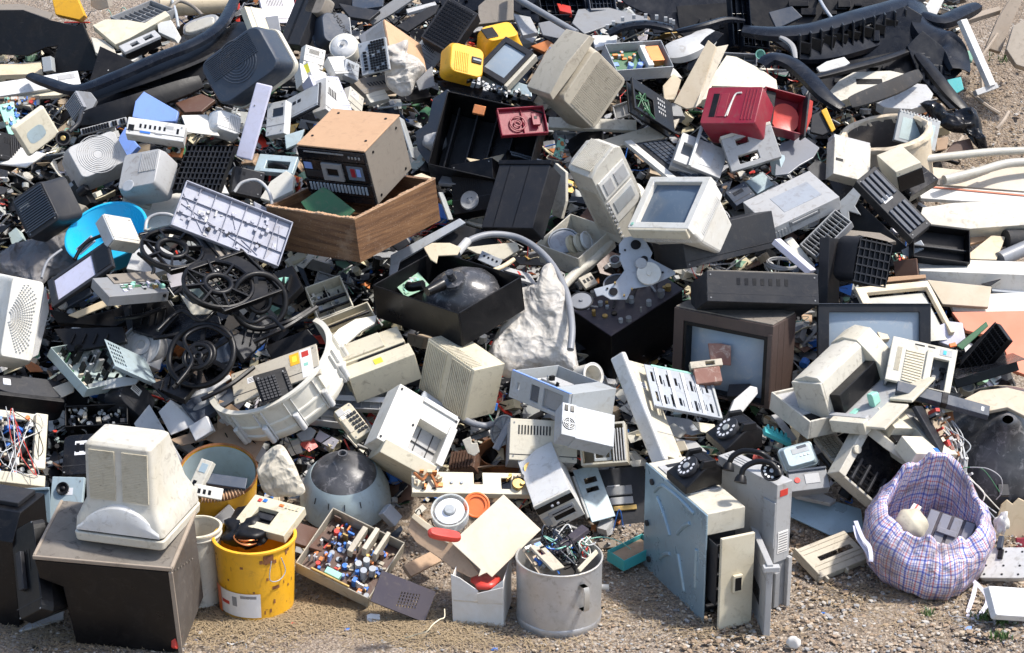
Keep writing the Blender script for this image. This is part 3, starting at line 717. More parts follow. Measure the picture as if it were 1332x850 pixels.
t.part('sheet','mauve').plate(0,1,0,1,0,1,[(.44+.05*i,.465+.05*i,.38+.1*j-.02*i,.45+.1*j-.02*i)for i in range(7)for j in range(5)]);t.part('folded_edge','mauve').box(0,1,.97,1,1,3)
t=R('plywood_board','dark red brown board lying behind the yellow bucket','board',(378,676),(458,702),(380,705),.35,.02,d=.02,sink=-.05);t.part('board','brown').box(0,1,0,1,0,1)
t=R('plywood_board','torn brown cardboard strip beside the radio chassis','cardboard',(525,735),(565,715),(535,750),.3,.02,d=.04,sink=-.03);t.part('board','card').box(0,1,0,1,0,1)
z1=.44
t=G('desk_printer','upended office printer with pressed steel side panel coloured blue for skylit shade','printer',(914,808),(839,736),(958,792),z1)
f=t.f
b=t.part('side_panel','teal',smooth=30);b.box(-.02,1.02,.0,1.0,-.03,.015)  # blue of sky-lit shade put into this panel's colour
for a_,c_ in(((.80,.78),(.56,.52)),((.24,.80),(.44,.60)),((.30,.12),(.42,.42)),((.12,.25),(.12,.62)),((.55,.35),(.72,.22)),((.18,.92),(.70,.93)),((.70,.93),(.85,.80))):
    b.tube([f.p(a_[0],a_[1],-.025),f.p((a_[0]+c_[0])/2,(a_[1]+c_[1])/2+.02,-.03),f.p(c_[0],c_[1],-.025)],.009,8)
g=t.part('rubber_foot','rubber',b,bev=0)
for p in((.88,.88),(.9,.12),(.95,.45)):g.cyl((*p,-.035),-f.ez,.012,.008,16)
b=t.part('body','warm');b.box(.0,1,.80,1,.02,1);b.box(.25,1,.3,.79,.6,1);b.box(.03,.06,0,.3,.95,1)
g=t.part('recess','lgrey',b);g.box(.35,.9,.99,1.012,.12,.9);g.use('dgrey');g.box(.70,.80,1.011,1.015,.3,.7);g.box(.84,.89,1.011,1.015,.3,.7)
b=t.part('interior','dgrey');b.box(.1,.9,.02,.78,.05,.95)
for i in range(5):b.box(.02,.1,.1+.14*i,.12+.14*i,.12,.9)
b.box(-.14,.1,.60,.63,.2,.3);b.box(-.14,.1,.60,.63,.5,.6);b.box(-.12,.1,.2,.76,.10,.14)
b=t.part('drawer_front','warm');b.plate(-.18,-.15,-.0,.85,.12,.98,[]);b.box(-.21,-.181,.34,.50,.42,.66)
g=t.part('handle_slot','black',b);g.box(-.214,-.2105,.36,.48,.46,.62)
t=G('cover_panel','flat pale grey cover leaning against the upended printer front','cover',(993,830),(968,768),(1000,826),.30);t.part('panel','lgrey').box(0,1,0,1,0,1);t.part('lip','lgrey').box(-.02,.06,.9,.97,-.5,2)
z2=.5
t=G('office_copier','tall pale grey office machine behind the upended printer','office machine',(1003,795),(928,752),(1024,788),z2+.02)
f=t.f
b=t.part('upper_case','lgrey');b.box(0,1,.38,1,0,1);b.box(.0,.2,.5,.86,-.08,0)
g=t.part('label','red',b);g.box(-.006,-.001,.9,.95,.2,.7);g.use('label');g.box(-.006,-.001,.45,.62,.2,.85)
for i in range(8):g.use('dgrey').box(-.008,-.006,.46+.02*i,.465+.02*i,.25,.8)
b=t.part('lower_case','grey');b.box(.02,.95,0,.375,.05,.95);b.box(-.02,.015,.02,.3,.1,.4)
b=t.part('side_rail','lgrey');b.box(-.04,.02,0,.40,.85,1.1)
g=t.part('knob','blue',bev=0);g.cyl((.55,.28,.04),-f.ez,.014,.008,16)
g=t.part('groove','grey',b);
for i in range(3):g.box(.62,.95,.995,1.004,.2+.2*i,.28+.2*i)
def phone(label,P,A,C,z,h=.10,mat='black'):
    t=G('telephone',label,'telephone',P,A,C,h,z=z,group='old rotary telephones');phone_body(t,mat);return t
def PZ(u,v,z):r_=ray((u,v));return CAM+r_*((z-CAM.z)/r_.z)
phone('black rotary telephone without handset, nearest the pressed steel panel',(892,644),(867,622),(934,628),z1+.012)
phone('black rotary telephone without handset, on the rear machine',(943,594),(918,571),(985,578),z2-.01)
for lb,ps in(('black telephone handset arched over the pale machine, the upper one',[(948,606,.535),(953,594,.57),(968,587,.59),(990,590,.59),(1003,600,.56)]),('black telephone handset lying below the other handset',[(964,622,.545),(968,609,.58),(984,601,.60),(1003,603,.60),(1012,614,.575)])):
    P_=[PZ(*q)for q in ps];t=Thing('handset',lb,'handset',Fr(P_[0],V((1,0,0)),V((0,1,0)),V((0,0,1)),[1,1,1]),'telephone handsets');t.P=P_;b=t.b=t.part('grip','black',smooth=50,bev=0);b.tube(P_,.011,10)
    t.b.name='grip';e=t.part('earpiece','black',smooth=45,bev=0);e.prof(t.P[0],V((-.2,-.5,-.8)),[(.0001,-.012),(.016,-.01),(.022,.004),(.024,.018),(.0001,.02)],20,False)
    e=t.part('mouthpiece','black',smooth=45,bev=0);e.prof(t.P[-1],V((.2,-.5,-.8)),[(.0001,-.012),(.014,-.01),(.019,.004),(.02,.014),(.0001,.016)],20,False)
t=can('telephone_dial','loose round telephone dial with white numbers on the pale machine','dial','dgrey',1004,612,14,.012,ax=(-.15,-.6,.75),z=.575,taper=1,lip=.002,wall=.003);f=t.f
t.part('face','black',bev=0,smooth=40).prof((0,0,.7),'z',[(.0001,0),(t.r*.97,0)],28);g=t.part('finger_hole','label',bev=0)
for i in range(10):a=math.radians(30*i);g.prof(f.p(math.cos(a)*.68,math.sin(a)*.68,.85),f.ez,[(t.r*.14,0),(.0001,.001)],10,False)
t.part('hub','label',bev=0).prof((0,0,.85),'z',[(t.r*.22,0),(.0001,.001)],14)
TB('telephone_cord','black cord looping down the pale machine from the handset','cord','black',[(962,620,.44),(970,640,.4),(978,650,.36),(968,640,.38)],.0025)
def plaid():
    m,nt,b=base_mat('plaid');L=nt.links;uv=nt.nodes.new('ShaderNodeUVMap').outputs[0]
    sp=nt.nodes.new('ShaderNodeSeparateXYZ');L.new(uv,sp.inputs[0]);outs=[]
    for ax_,cols in((0,[(0,(.85,.82,.86)),(.10,(.22,.26,.62)),(.22,(.82,.78,.84)),(.32,(.75,.30,.33)),(.37,(.85,.82,.86)),(.50,(.36,.40,.72)),(.56,(.85,.8,.84)),(.66,(.15,.17,.42)),(.70,(.85,.82,.86)),(.82,(.75,.32,.36)),(.90,(.8,.78,.85))]),
                      (1,[(0,(.88,.85,.88)),(.12,(.28,.33,.68)),(.24,(.85,.8,.85)),(.40,(.78,.38,.38)),(.46,(.88,.85,.88)),(.60,(.45,.48,.76)),(.68,(.86,.82,.86)),(.84,(.16,.17,.4)),(.88,(.88,.85,.88))])):
        mu=nn(nt,'ShaderNodeMath',operation='MULTIPLY');mu.inputs[1].default_value=17;L.new(sp.outputs[ax_],mu.inputs[0])
        fr=nn(nt,'ShaderNodeMath',operation='FRACT');L.new(mu.outputs[0],fr.inputs[0])
        cr=nt.nodes.new('ShaderNodeValToRGB');cr.color_ramp.interpolation='CONSTANT';el=cr.color_ramp.elements
        while len(el)<len(cols):el.new(.5)
        for e,(p,c)in zip(sorted(el,key=lambda e:e.position),cols):pass
        for i,(p,c)in enumerate(cols):el[i].position=p;el[i].color=(*c,1)
        L.new(fr.outputs[0],cr.inputs[0]);outs.append(cr.outputs[0])
    c=mixc(nt,1.,outs[0],outs[1],'MULTIPLY')
    tc=nt.nodes.new('ShaderNodeTexCoord').outputs['Object']
    c=mixc(nt,ramp(nt,noise_n(nt,tc,7,5,.7),.45,.66,0,.7),c,(.17,.13,.11))
    L.new(c,b.inputs['Base Color']);b.inputs['Roughness'].default_value=.42
    crumple(nt,tc,b,.7)
    MATS['plaid']=m
plaid()
C=W(1196,742,.0);C.z=0;ax=V((.06,-.22,.97)).normalized();ex=(RT-ax*RT.dot(ax)).normalized();ey=ax.cross(ex)
t=Thing('shopping_bag','red and blue plaid woven shopping bag gaping open on the gravel','bag',Fr(C,ex,ey,ax,[.24,.24,.4]))
b=t.part('fabric','plaid',smooth=75,bev=0);n=200
prf=[(.10,.0),(.165,.005),(.205,.03),(.232,.08),(.245,.14),(.248,.20),(.240,.26),(.212,.31),(.190,.345),(.182,.352),(.176,.350),(.172,.33),(.18,.26),(.185,.18),(.175,.08),(.12,.03)]
uvl=b.bm.loops.layers.uv.new('UVMap');rings=[];s_=0
for i,(r,h)in enumerate(prf):
    if i:s_+=math.hypot(r-prf[i-1][0],h-prf[i-1][1])
    row=[]
    for j in range(n+1):
        a=2*math.pi*(j%n)/n;q=V((math.cos(a)*1.6,math.sin(a)*1.6,h*5))
        wq=q*.9+V((noise.noise(q*1.3),noise.noise(q*1.3+V((7,0,0))),noise.noise(q*1.3+V((0,7,0)))))*.9;q2=V((wq.x*1.2,wq.y*1.2,wq.z*.8));vo=noise.voronoi(q2*1.15+V((3,3,3)))[0][0];vo2=noise.voronoi(q2*2.6)[0][0];k=.965+.13*noise.noise(q*.75+V((2,2,0)))+.11*vo*vo+.05*vo2+.012*noise.noise(q*9)
        top=sstep(.2,.36,h)
        lift=top*(.10*max(0,math.sin(a+.2))**2+.05*noise.noise(q*1.2+V((9,0,0))))-.045*top*max(0,-math.sin(a))
        dz=noise.noise(q*2.5+V((0,7,0)))*.03*top+.025*(.4-abs(noise.noise(q2*1.5+V((0,3,8)))))
        co_=C+(ex*math.cos(a)+ey*math.sin(a))*r*k*.99+ax*(h*.92+lift+dz)
        co_.z=max(co_.z,.004);row.append((co_,(j/n*1.5,s_)))
    rings.append(row)
vv=[[b.bm.verts.new(c_[0])for c_ in row[:n]]for row in rings]
for i in range(len(prf)-1):
    for j in range(n):
        fc=b.bm.faces.new((vv[i][j],vv[i][(j+1)%n],vv[i+1][(j+1)%n],vv[i+1][j]))
        for l,(ii,jj)in zip(fc.loops,((i,j),(i,j+1),(i+1,j+1),(i+1,j))):l[uvl].uv=rings[ii][jj][1]
b.bm.faces.new(vv[-1])
for ps in([(1113,678,.42),(1122,700,.44),(1131,712,.44),(1133,730,.38),(1128,718,.42),(1116,700,.42),(1112,684,.42)],[(1262,752,.12),(1280,770,.06),(1284,785,.03),(1270,804,.01),(1259,800,.01),(1266,775,.05),(1270,757,.12)]):
    g=t.part('carrying_strap','lilac',bev=0,smooth=60);P=catmull([W(*q)for q in ps]);ring=[]
    for i,q in enumerate(P):
        tn=(P[min(i+1,len(P)-1)]-P[max(0,i-1)]).normalized();sd_=tn.cross(V((0,-.6,.8))).normalized();up_=sd_.cross(tn)
        ring.append([q+sd_*(x*.008)+up_*(y*.001)for x,y in((-1,-1),(1,-1),(1,1),(-1,1))])
    g.skin(ring)
BC=C+ax*.15
def inbag(name,label,cat,mat,dx,dy,dz,L3,R3=(0,0,0)):
    from mathutils import Euler
    m=Euler(R3).to_matrix();o=BC+ex*dx+ey*dy+ax*dz
    return Thing(name,label,cat,Fr(o,m@V((1,0,0)),m@V((0,1,0)),m@V((0,0,1)),L3))
t=inbag('plastic_base','mauve grey plastic base plate inside the plaid bag','base plate','',-.04,-.02,.0,[.19,.15,.02],(.7,.15,-.45));t.part('plate','mauve').box(0,1,0,1,0,1)
g=t.part('ridge','chass');[g.box(.03+.25*i,.22+.25*i,.04,.96,1,1.25)for i in range(4)];g.box(.3,.7,.4,.55,1.25,1.8)
t=inbag('plastic_dome','cream fluted plastic shade inside the left of the plaid bag','plastic shade','',-.10,-.06,.04,[.1,.1,.07],(.6,-.3,.2))
t.part('shade','cream',smooth=50,bev=0).prof((.5,.5,0),'z',[(.065,0),(.06,.03),(.04,.055),(.0001,.06)],36,fn=lambda a,h:1+.05*math.cos(a*6))
t=inbag('charger','small white and red box inside the plaid bag behind the cream shade','small box','',-.08,.06,.06,[.035,.06,.03],(.4,.3,-.5));t.part('box','white').box(0,1,0,1,0,1);t.part('stripe','red').box(.4,.6,0,1,1,1.05)
t=inbag('cup','white cup end poking out at the front of the plaid bag contents','cup','',.0,-.12,.08,[.02,.02,.02]);t.part('cup','white',smooth=50).cyl((0,0,0),(0.2,-1,.3),.014,.03,20)
t=R('paper_tray','grey beige plastic paper tray with long slot lying on the gravel','paper tray',(1032,716),(1098,690),(1066,752),.62,.03,d=0,sink=0)
b=t.part('plate','beige');b.plate(0,1,0,1,0,.25,[(.25,.9,.42,.56)]);b.box(0,1,.95,1,.25,1);b.box(0,.04,0,.95,-.4,0)
b.box(.0,.04,0,.95,.25,1);b.box(.1,.14,1.0,1.12,0,.8);b.box(.5,.54,1.0,1.1,0,.8)
g=t.part('rib','beige',b);[g.box(.06,.98,.1+.14*i,.12+.14*i,-.12,0)for i in(0,1,4,5)]
t=R('printer_base','white plastic base with screw holes right of the plaid bag','plastic base',(1280,712),(1340,712),(1272,752),.8,.03,d=.0,sink=0);t.part('base','white').loft([(0,0,1,0,1,.08),(1,.03,.97,.03,.97,.08)])
g=t.part('screw_hole','dgrey',bev=0);[g.cyl((x,y,-.02),t.f.ez,.005,.002,10)for x in(.12,.5,.85)for y in(.15,.6,.88)];t.part('clip','slate').box(.3,.42,-.3,.1,-.6,0);t.part('clip_end','black').box(.34,.46,.1,.4,-.3,0)
t=R('plastic_lid','white plastic lid leaning below the white base at the right edge','lid',(1286,762),(1345,766),(1296,800),.6,.03,d=.02,sink=0);t.part('lid','white').loft([(0,0,1,0,1,.06),(1,-.04,1.04,-.05,1.05,.06)])
t=SL('metal_plate','pinkish stained plate standing behind the white base at right','plate','bone',[(1289,700),(1302,657),(1310,650),(1317,656),(1325,648),(1345,658),(1340,712)],'f',.006,.1)
t=G('foam_piece','crumpled white foam stuck beside the pinkish plate','foam',(1312,700),(1296,700),(1314,690),.09,z=.12);lump(t,'white',12,'foam',.4,4,3,0,.1)
t=R('plastic_lid','red translucent wrapper beside the pinkish plate at the right edge','wrapper',(1322,700),(1340,700),(1322,720),None,.02,d=.05);t.part('wrapper','crimson').box(0,1,0,1,0,1)
t=G('stone_block','pale squarish stone lying alone on the gravel','stone',(1040,848),(1022,846),(1046,842),.05);lump(t,'wcard',3,'stone',.15,1.5,3,.2,.05)
t=SL('plastic_stick','black plastic stick on the gravel below the plaid bag','stick','black',[(1250,830),(1262,827),(1290,832),(1288,835),(1262,833)],'U',.006,.01)
t=SL('plastic_clip','small blue plastic clip on the gravel below the plaid bag','clip','blue',[(1254,815),(1264,814),(1264,818),(1255,819)],'U',.006,.01)
def case_open(t,mat='silver',extras=True):
    caseb(t,mat,bays=0,open_top=True);f=t.f
    return t
t=G('television','black television standing with its louvred back outward at the lower left edge','television',(26,818),(-70,800),(66,778),.44)
f=t.f;t.part('housing','black').skin([[f.p(x,y,z)for y,z in((0,0),(.80,.02),(1,.3),(1,1),(0,1))]for x in(0,1)]);b=t.part('vent','black',bev=0);b.ribs([(0,.15,.15),(0,.15,.9),(0,.75,.9),(0,.75,.15)],14,.4,.003);t.part('carrying_slot','grey').box(-.012,0,.25,.72,.42,.5)
t.part('top_ridge','dgrey').box(.1,.95,1,1.04,.45,.95);t.part('paper_tag','label').hexa([f.p(x,.86+.10*z,.08+.15*z-.012)for x in(.08,.30)for z in(0,.5)for q in(0,1)][:8])if 0 else None
t=R('television','black television back with carrying slot leaning on the dark cabinet','television',(12,690),(44,672),(24,812),None,.25,d=.05,sink=0)
t.part('housing','black').loft([(0,.05,.95,.03,.97,.1),(.2,0,1,0,1,.1),(1,.2,.8,.2,.8,.1)]);t.part('handle','dgrey').box(.3,.5,.3,.7,-.08,0)
t=SL('plastic_sheet','flat pale grey plastic sheet on the ground left of the dark cabinet','plastic sheet','lgrey',[(24,820),(76,782),(84,790),(83,804),(30,820)],'U',.01,.03)
t=SL('plastic_sheet','pale blue scrap standing behind the sheet left of the cabinet','plastic scrap','silver',[(60,778),(80,760),(80,778),(66,782)],'m',.01,.03)
t=R('steel_panel','dark blue green sheet steel chassis with bent edges, left behind the dark cabinet','steel chassis',(-8,637),(64,634),(-6,700),None,.03,d=.1,sink=.0)
t.part('sheet','teal').plate(0,1,0,1,.3,.5,[(.1,.2,.2,.3),(.7,.8,.12,.2)]);t.part('folded_edge','teal').box(0,1,0,.06,-.2,.3);b=t.part('drive_unit','silver');b.box(.05,.3,.2,.7,-.9,.3);b.box(.45,.6,.28,.68,-.7,.3)
t=R('speaker_panel','pale blue panel with small round black loudspeaker behind the dark cabinet','speaker panel',(68,620),(110,621),(60,700),None,.02,d=.1,sink=.0)
t.part('panel','pale').box(0,1,0,1,0,1);u,v=uvp(t,82,636);b=t.part('speaker','black',smooth=50,bev=0);b.prof((u,v,-.3),-t.f.ez,[(.026,0),(.024,.006),(.018,.004),(.012,-.002),(.006,.004),(.0001,.005)],26)
t=SL('cardboard_sheet','large mauve grey board leaning behind the upturned cream monitor','board','lgrey',[(174,551),(194,526),(241,605),(226,642),(200,610)],(-.2,-.8,.6),.006,.12)
t=R('video_recorder','big flat black casing with two white stickers behind the cream monitor','casing',(82,566),(186,558),(78,620),None,.1,d=.05,sink=.05)
t.part('casing','gloss').loft([(0,.02,.98,.02,.98,.1),(.3,0,1,0,1,.1),(1,0,1,0,1,.1)]);b=t.part('sticker','label');b.box(.16,.36,.18,.27,-.012,0);b.box(.16,.36,.43,.52,-.012,0)
t=R('printer_chassis','opened printer chassis with pale arms and coloured wiring at the left edge','printer chassis',(-10,530),(62,540),(-16,626),None,.08,d=.12,sink=0)
b=t.part('frame','warm');b.box(.78,1,0,.75,-.1,.2);b.box(0,1,.85,1,-.2,.5);b.box(0,.8,0,.1,.2,1);b=t.part('floor','black');b.box(0,.78,.1,.85,.7,1)
c=t.part('components','black',bev=0,smooth=40);c.comps(90,21,-1,.06,('black','white','silver','royal','beige','dgrey','blue','orange'),(.02,.75,.05,.85),.6)
w_=t.part('wires','white',bev=0,smooth=60);r_=random.Random(8)
for m_ in('white','white','black','silver','red','black','white'):w_.use(m_);w_.tube([(r_.uniform(.1,.9),r_.uniform(0,1),r_.uniform(-.9,.2))for _ in range(5)],.0018,5,frac=True)
t=R('printer_carriage','white and tan printer carriage above the opened printer chassis','carriage',(0,500),(30,505),(-2,526),None,.03,d=.2);t.part('body','warm').box(0,1,0,1,0,1);t.part('cap','orange').box(.05,.4,.5,.9,-.3,0);board_=t.part('components','pcbl',bev=0);board_.comps(20,5,-1,.02,('white','silver','mint'),z=0)
t=R('circuit_board','green and white circuit board on the left edge under the black machine','circuit board',(-5,505),(32,504),(-6,528),None,.004,d=.26);board(t,'pcbl',40,33,hmax=.025,mats=('white','silver','beige','mint','lgrey'))
t=R('vacuum_cleaner','black rounded appliance hood with small white sticker at the left edge','appliance',(-10,480),(88,492),(-6,512),None,.14,d=.14)
t.part('hood','dgrey',smooth=40).loft([(0,.02,.94,.15,.9,.3),(.3,0,1,.0,1,.35),(1,0,1,.1,1,.3)],n=5);t.part('sticker','label').box(.12,.22,.35,.6,-.03,.02);t.part('edge_band','black').box(0,.9,.92,1.08,-.05,.5)
t=SL('plastic_flap','yellowish cream plastic flap lying on the black appliance hood','plastic flap','beige',[(44,513),(92,495),(97,497),(96,510),(71,522)],'m',.008,.26)
t=R('video_recorder','black video recorder with exposed mechanism in the left of the heap','video recorder',(84,528),(166,524),(84,556),None,.12,d=.1)
tray(t,'black',.006,up='z0');c=t.part('components','black',bev=0,smooth=40);c.comps(50,9,-1,.05,('black','dgrey','silver','silver','beige','grey'),z=.5)
t=R('plastic_casing','dark charcoal casing with rounded shiny corner, right of the video recorder','casing',(168,484),(208,520),(150,516),None,.1,d=.1);t.part('casing','dgrey',smooth=40).loft([(0,.05,.95,.05,.95,.3),(.4,0,1,0,1,.3),(1,0,1,0,1,.3)],n=5)
t=R('computer_chassis','upturned blue grey steel computer tray full of cables and parts','computer chassis',(66,452),(134,440),(114,506),.9,.05,d=.22)
b=tray(t,'pale',.003,up='z0');c=t.part('components','black',bev=0,smooth=40);c.comps(60,19,-1,.07,('black','black','dgrey','silver','beige','pcb','white','alu'),z=.9)
t=R('steel_plate','perforated pale blue metal shelf overlapping the steel computer tray','metal shelf',(136,441),(190,466),(150,476),None,.012,d=.34);t.part('sheet','pale').plate(0,1,0,1,0,.3,[(.05+.06*i,.09+.06*i,.08+.16*j,.18+.16*j)for i in range(5)for j in range(5)]);t.part('folded_edge','pale').box(0,1,.96,1,.3,1.5)
t=SL('steel_flange','cream lip of bent sheet at the bottom of the steel computer tray','metal lip','silver',[(113,500),(160,490),(182,493),(176,500),(118,510)],'m',.012,.3)
t=can('motor','round white fan motor housing in the left of the heap','fan motor','lgrey',183,449,27,.07,ax=(-.25,-.75,.6),d=.3,taper=1.05,lip=.004)
g=t.part('ribbed_face','lgrey',smooth=50,bev=0);g.prof((0,0,.85),'z',[(t.r*.97,0),(t.r*.8,.006),(t.r*.78,0),(t.r*.5,.004),(t.r*.48,.012),(t.r*.25,.014),(t.r*.2,.004),(.0001,.004)],36)
t=R('motor_box','grey white box attached right of the round fan motor housing','box',(196,450),(214,458),(190,474),None,.06,d=.24);t.part('box','lgrey').box(0,1,0,1,0,1)
t=SL('card_scrap','torn tan cardboard under the black wheels','cardboard','card',[(189,490),(215,495),(262,480),(270,500),(230,522),(207,512)],'u',.004,.12)
t=SL('carton','open white carton lying on its side below the black wheels','carton','wcard',[(206,536),(222,520),(240,535),(256,553),(262,550),(222,566)],'m',.008,.16)
t=R('carton','small white paper box on the brown cardboard left of the washing machine drum','carton',(245,555),(268,541),(254,574),None,.03,d=.2);t.part('box','wcard').box(0,1,0,1,0,1)
t=SL('cardboard_flap','long brown cardboard flap hanging above the rusty rimmed bucket','cardboard','card',[(220,572),(236,580),(268,572),(300,585),(330,600),(350,565),(300,540),(270,556)],(0,-.5,.85),.005,.08)
t=SL('cardboard_flap','brown cardboard side with dark gap right of the rusty rimmed bucket','cardboard','card',[(285,520),(300,525),(345,560),(335,600),(310,590),(282,556)],(.3,-.8,.4),.005,.06)
t=R('plastic_tray','black flat plastic tray with long grey groove left of the washing machine drum','plastic tray',(236,526),(290,494),(256,550),None,.03,d=.24);t.part('tray','slate').box(0,1,0,1,0,1);t.part('groove','grey').loft([(-.15,.12,.9,.35,.6,.4),(0,.1,.92,.33,.62,.4)])
t=SL('plastic_strip','white curved plastic strip beside the black flat tray','plastic strip','white',[(235,515),(272,503),(298,487),(301,492),(276,508),(240,520)],'m',.01,.32)
t=can('washing_machine_tub','broken white half of a washing machine tub full of scrap','washing machine tub','white',350,474,88,.17,ax=(-.42,-.26,.87),d=.36,taper=.94,lip=0,wall=.008)
t.mbs.clear();f=t.f;fn=lambda a,h:1+.012*math.sin(a*7)
b=t.part('wall','white',smooth=35,bev=0);H=t.h;r=t.r
b.prof((0,0,0),'z',[(r*.90,-.02),(r*.97,0),(r*.985,.02),(r*1.0,.022),(r*1.0,.03),(r*.975,.034),(r*.985,.07),(r*1.0,.072),(r*1.0,.08),(r*.98,.084),(r*.99,H-.012),(r*1.03,H-.01),(r*1.03,H),(r*.95,H),(r*.93,.01),(r*.86,-.015)],90,True,188,405)
for a in(205,232,262,290,320,350,375):
    a=math.radians(a);d_=f.ex*math.cos(a)+f.ey*math.sin(a);C0=f.O+d_*r
    g=t.part('boss','white',b,smooth=40);g.tube([C0+d_*.008+f.ez*.0,C0+d_*.012+f.ez*(H*.5)],.013,12);g.use('black').tube([C0+d_*.008-f.ez*.003,C0+d_*.008-f.ez*.0005],.008,10)
    for q in(-.06,.06):
        d2=f.ex*math.cos(a+q)+f.ey*math.sin(a+q);g=t.part('rib','white',b);g.bar(f.O+d2*r*1.0,f.O+d2*r*1.0+f.ez*H*.9,.003,.016,False,d2)
t=R('control_panel','cream panel with yellow and red stickers inside the washing machine tub','panel',(300,487),(411,447),(305,526),None,.012,d=.33,sink=.0);t.part('panel','beige').box(0,1,0,1,0,1)
g=t.part('sticker','yellow');g.box(.68,.79,.08,.45,-.1,0);g.use('lemon').box(.71,.76,.17,.35,-.15,-.1);g.use('label').box(.8,.93,.05,.95,-.08,0);g.use('red').box(.82,.9,.12,.3,-.14,-.08);g.use('mint').box(.83,.88,.5,.6,-.14,-.08)
t=R('keypad','black numeric keypad leaning on the cream panel in the tub','keypad',(329,489),(371,477),(342,525),None,.015,d=.40,sink=0);keys(t,'black','dgrey',8,8);
t=SL('plastic_strip','dark interior bracket in the washing machine tub above the cream panel','bracket','black',[(345,450),(400,428),(415,445),(412,450),(355,470)],'m',.02,.32)
t=R('desk_telephone','cream push button desk telephone lying against the white box printer','telephone',(455,521),(431,536),(486,560),1.9,.03,d=.22)
b=t.part('body','cream');b.loft([(0,.06,.94,.03,.97,.1),(1,0,1,0,1,.08)]);g=t.part('keys','dgrey',b);[g.box(.12+.17*i,.24+.17*i,.30+.12*j,.38+.12*j,-.25,0)for i in range(3)for j in range(5)];g.use('beige').box(.68,.9,.34,.75,-.1,0);g.use('lgrey').box(.55,.9,.06,.24,-.15,0)
t=Y('desk_printer','white box printer tipped up with its square paper opening facing out','printer',(490,570),(569,617),(521,499),(473,580),d=.12,sink=.05)
f=t.f;k=f.L[0]
b=t.part('body','white');b.plate(0,1,0,1,0,1,[(.46,.93,.12,.66)]);g=t.part('recess','lgrey',b);g.box(.455,.935,.115,.665,.55,.99);h=t.part('slot','dgrey',g,bev=0)
h.box(.48,.92,.37,.385,.5,.55);h.box(.6,.61,.14,.64,.5,.55);h.box(.80,.81,.14,.64,.5,.55)
g=t.part('screw','dgrey',b,bev=0);[g.cyl((x,y,-.01),-f.ez,.005,.003,10)for x,y in((.04,.06),(.05,.93),(.95,.05),(.96,.93),(.4,.5))]
b=t.part('notched_rim','white');b.box(.9,1.01,.12,.8,-.12,0);b.box(.4,.95,.93,1.01,-.08,0)
t=Y('printer_base','cream lower half under the white box printer','printer base',(494,588),(556,622),(503,571),(476,600),d=.02,sink=.05);t.part('base','cream').box(0,1.06,0,1,0,1)
t=R('ink_tray','pale bracket with blue dots wedged between the white printer and the ribbed monitor','bracket',(552,508),(598,540),(545,522),None,.02,d=.2);t.part('bracket','silver').box(0,1,0,1,0,1);g=t.part('blue_dot','blue',bev=0);[g.cyl((.2+.12*i,.4+.2*(i%2),-.02),-t.f.ez,.004,.003,8)for i in range(5)]
t=R('laser_printer','yellowed cream laser printer with dark output slot left of the ribbed monitor','printer',(434,455),(516,424),(452,492),.8,.14,d=.2)
b=t.part('body','cream');b.box(0,1,0,.55,0,1);b.box(.02,1.04,.60,1.0,.05,1);b.box(0,1,.55,.6,.1,1)
g=t.part('output_slot','black',b);g.box(.25,.98,.555,.595,.02,.09);g=t.part('sticker','lemon',b);g.box(.45,.58,.72,.88,.03,.05);g=t.part('lid','cream',b);g.box(.02,.7,.04,.5,-.08,0)
t=R('drawer_front','cream drawer under the laser printer with a green and yellow sticker','drawer',(462,494),(538,468),(468,510),None,.05,d=.16);t.part('drawer','cream').box(0,1,0,1,0,1);t.part('sticker','lemon').box(.35,.5,.1,.6,-.05,0)
t=R('drawer','white compartment drawer with printed labels under the laser printer','drawer',(434,494),(508,498),(430,530),None,.05,d=.14)
shell(t,'lgrey',(6,2),h=.5);g=t.part('printed_label','label');g.box(.05,.95,.5,.7,.2,.3)
t=R('drawer','grey white plastic tray half buried below the compartment drawer','tray',(398,520),(460,528),(398,545),None,.05,d=.08);shell(t,'lgrey',(3,2))
t=SL('plastic_cover','white wavy plastic cover on the corner of the laser printer','cover','white',[(426,445),(440,428),(462,415),(490,410),(488,420),(470,430),(450,447),(436,451)],'u',.012,.34)
t=R('printer_chassis','opened white printer carriage tray with black rails above the laser printer','printer tray',(396,374),(442,357),(414,416),1.1,.08,d=.2)
shell(t,'warm',(2,3),h=.6);g=t.part('rail','black');g.box(.1,.95,.5,.56,.1,.3);g.box(.1,.95,.75,.79,.1,.3);c=t.part('components','black',bev=0);c.comps(30,4,-1,.04,('black','silver','warm','black'),z=.9)
t=R('printer_chassis','long white rail frame with black rollers right of the washing machine tub','printer frame',(412,418),(478,392),(424,440),None,.06,d=.2);shell(t,'warm',(1,4),h=.8);t.part('roller','black',smooth=50).tube([(.05,.5,.1),(.95,.5,.1)],.006,8,frac=True)
t=R('gear_bracket','small grey plastic latch bracket in the dark gap below the wood box','bracket',(414,352),(446,362),(408,372),None,.03,d=.1);shell(t,'lgrey',(2,2))
t=SL('plastic_strip','dark grey strip left of the opened printer tray','plastic strip','slate',[(385,345),(395,350),(404,375),(398,372)],'c',.02,.1)
t=Y('monitor','big cream computer monitor with fully ribbed top, face down in the middle','monitor',(617,482),(557,440),(603,548),(657,473),d=.16,sink=.05)
b=t.part('housing','cream');b.box(0,1,0,1,0,1)
v=t.part('vent','cream',bev=0);v.ribs(F0(.04,.46,.04,.96),12,.55,.006);v.ribs(F0(.56,.97,.04,.96),12,.55,.006);v.ribs([(.06,0,.03),(.96,0,.03),(.96,0,.35),(.06,0,.35)],24,.5,.005)
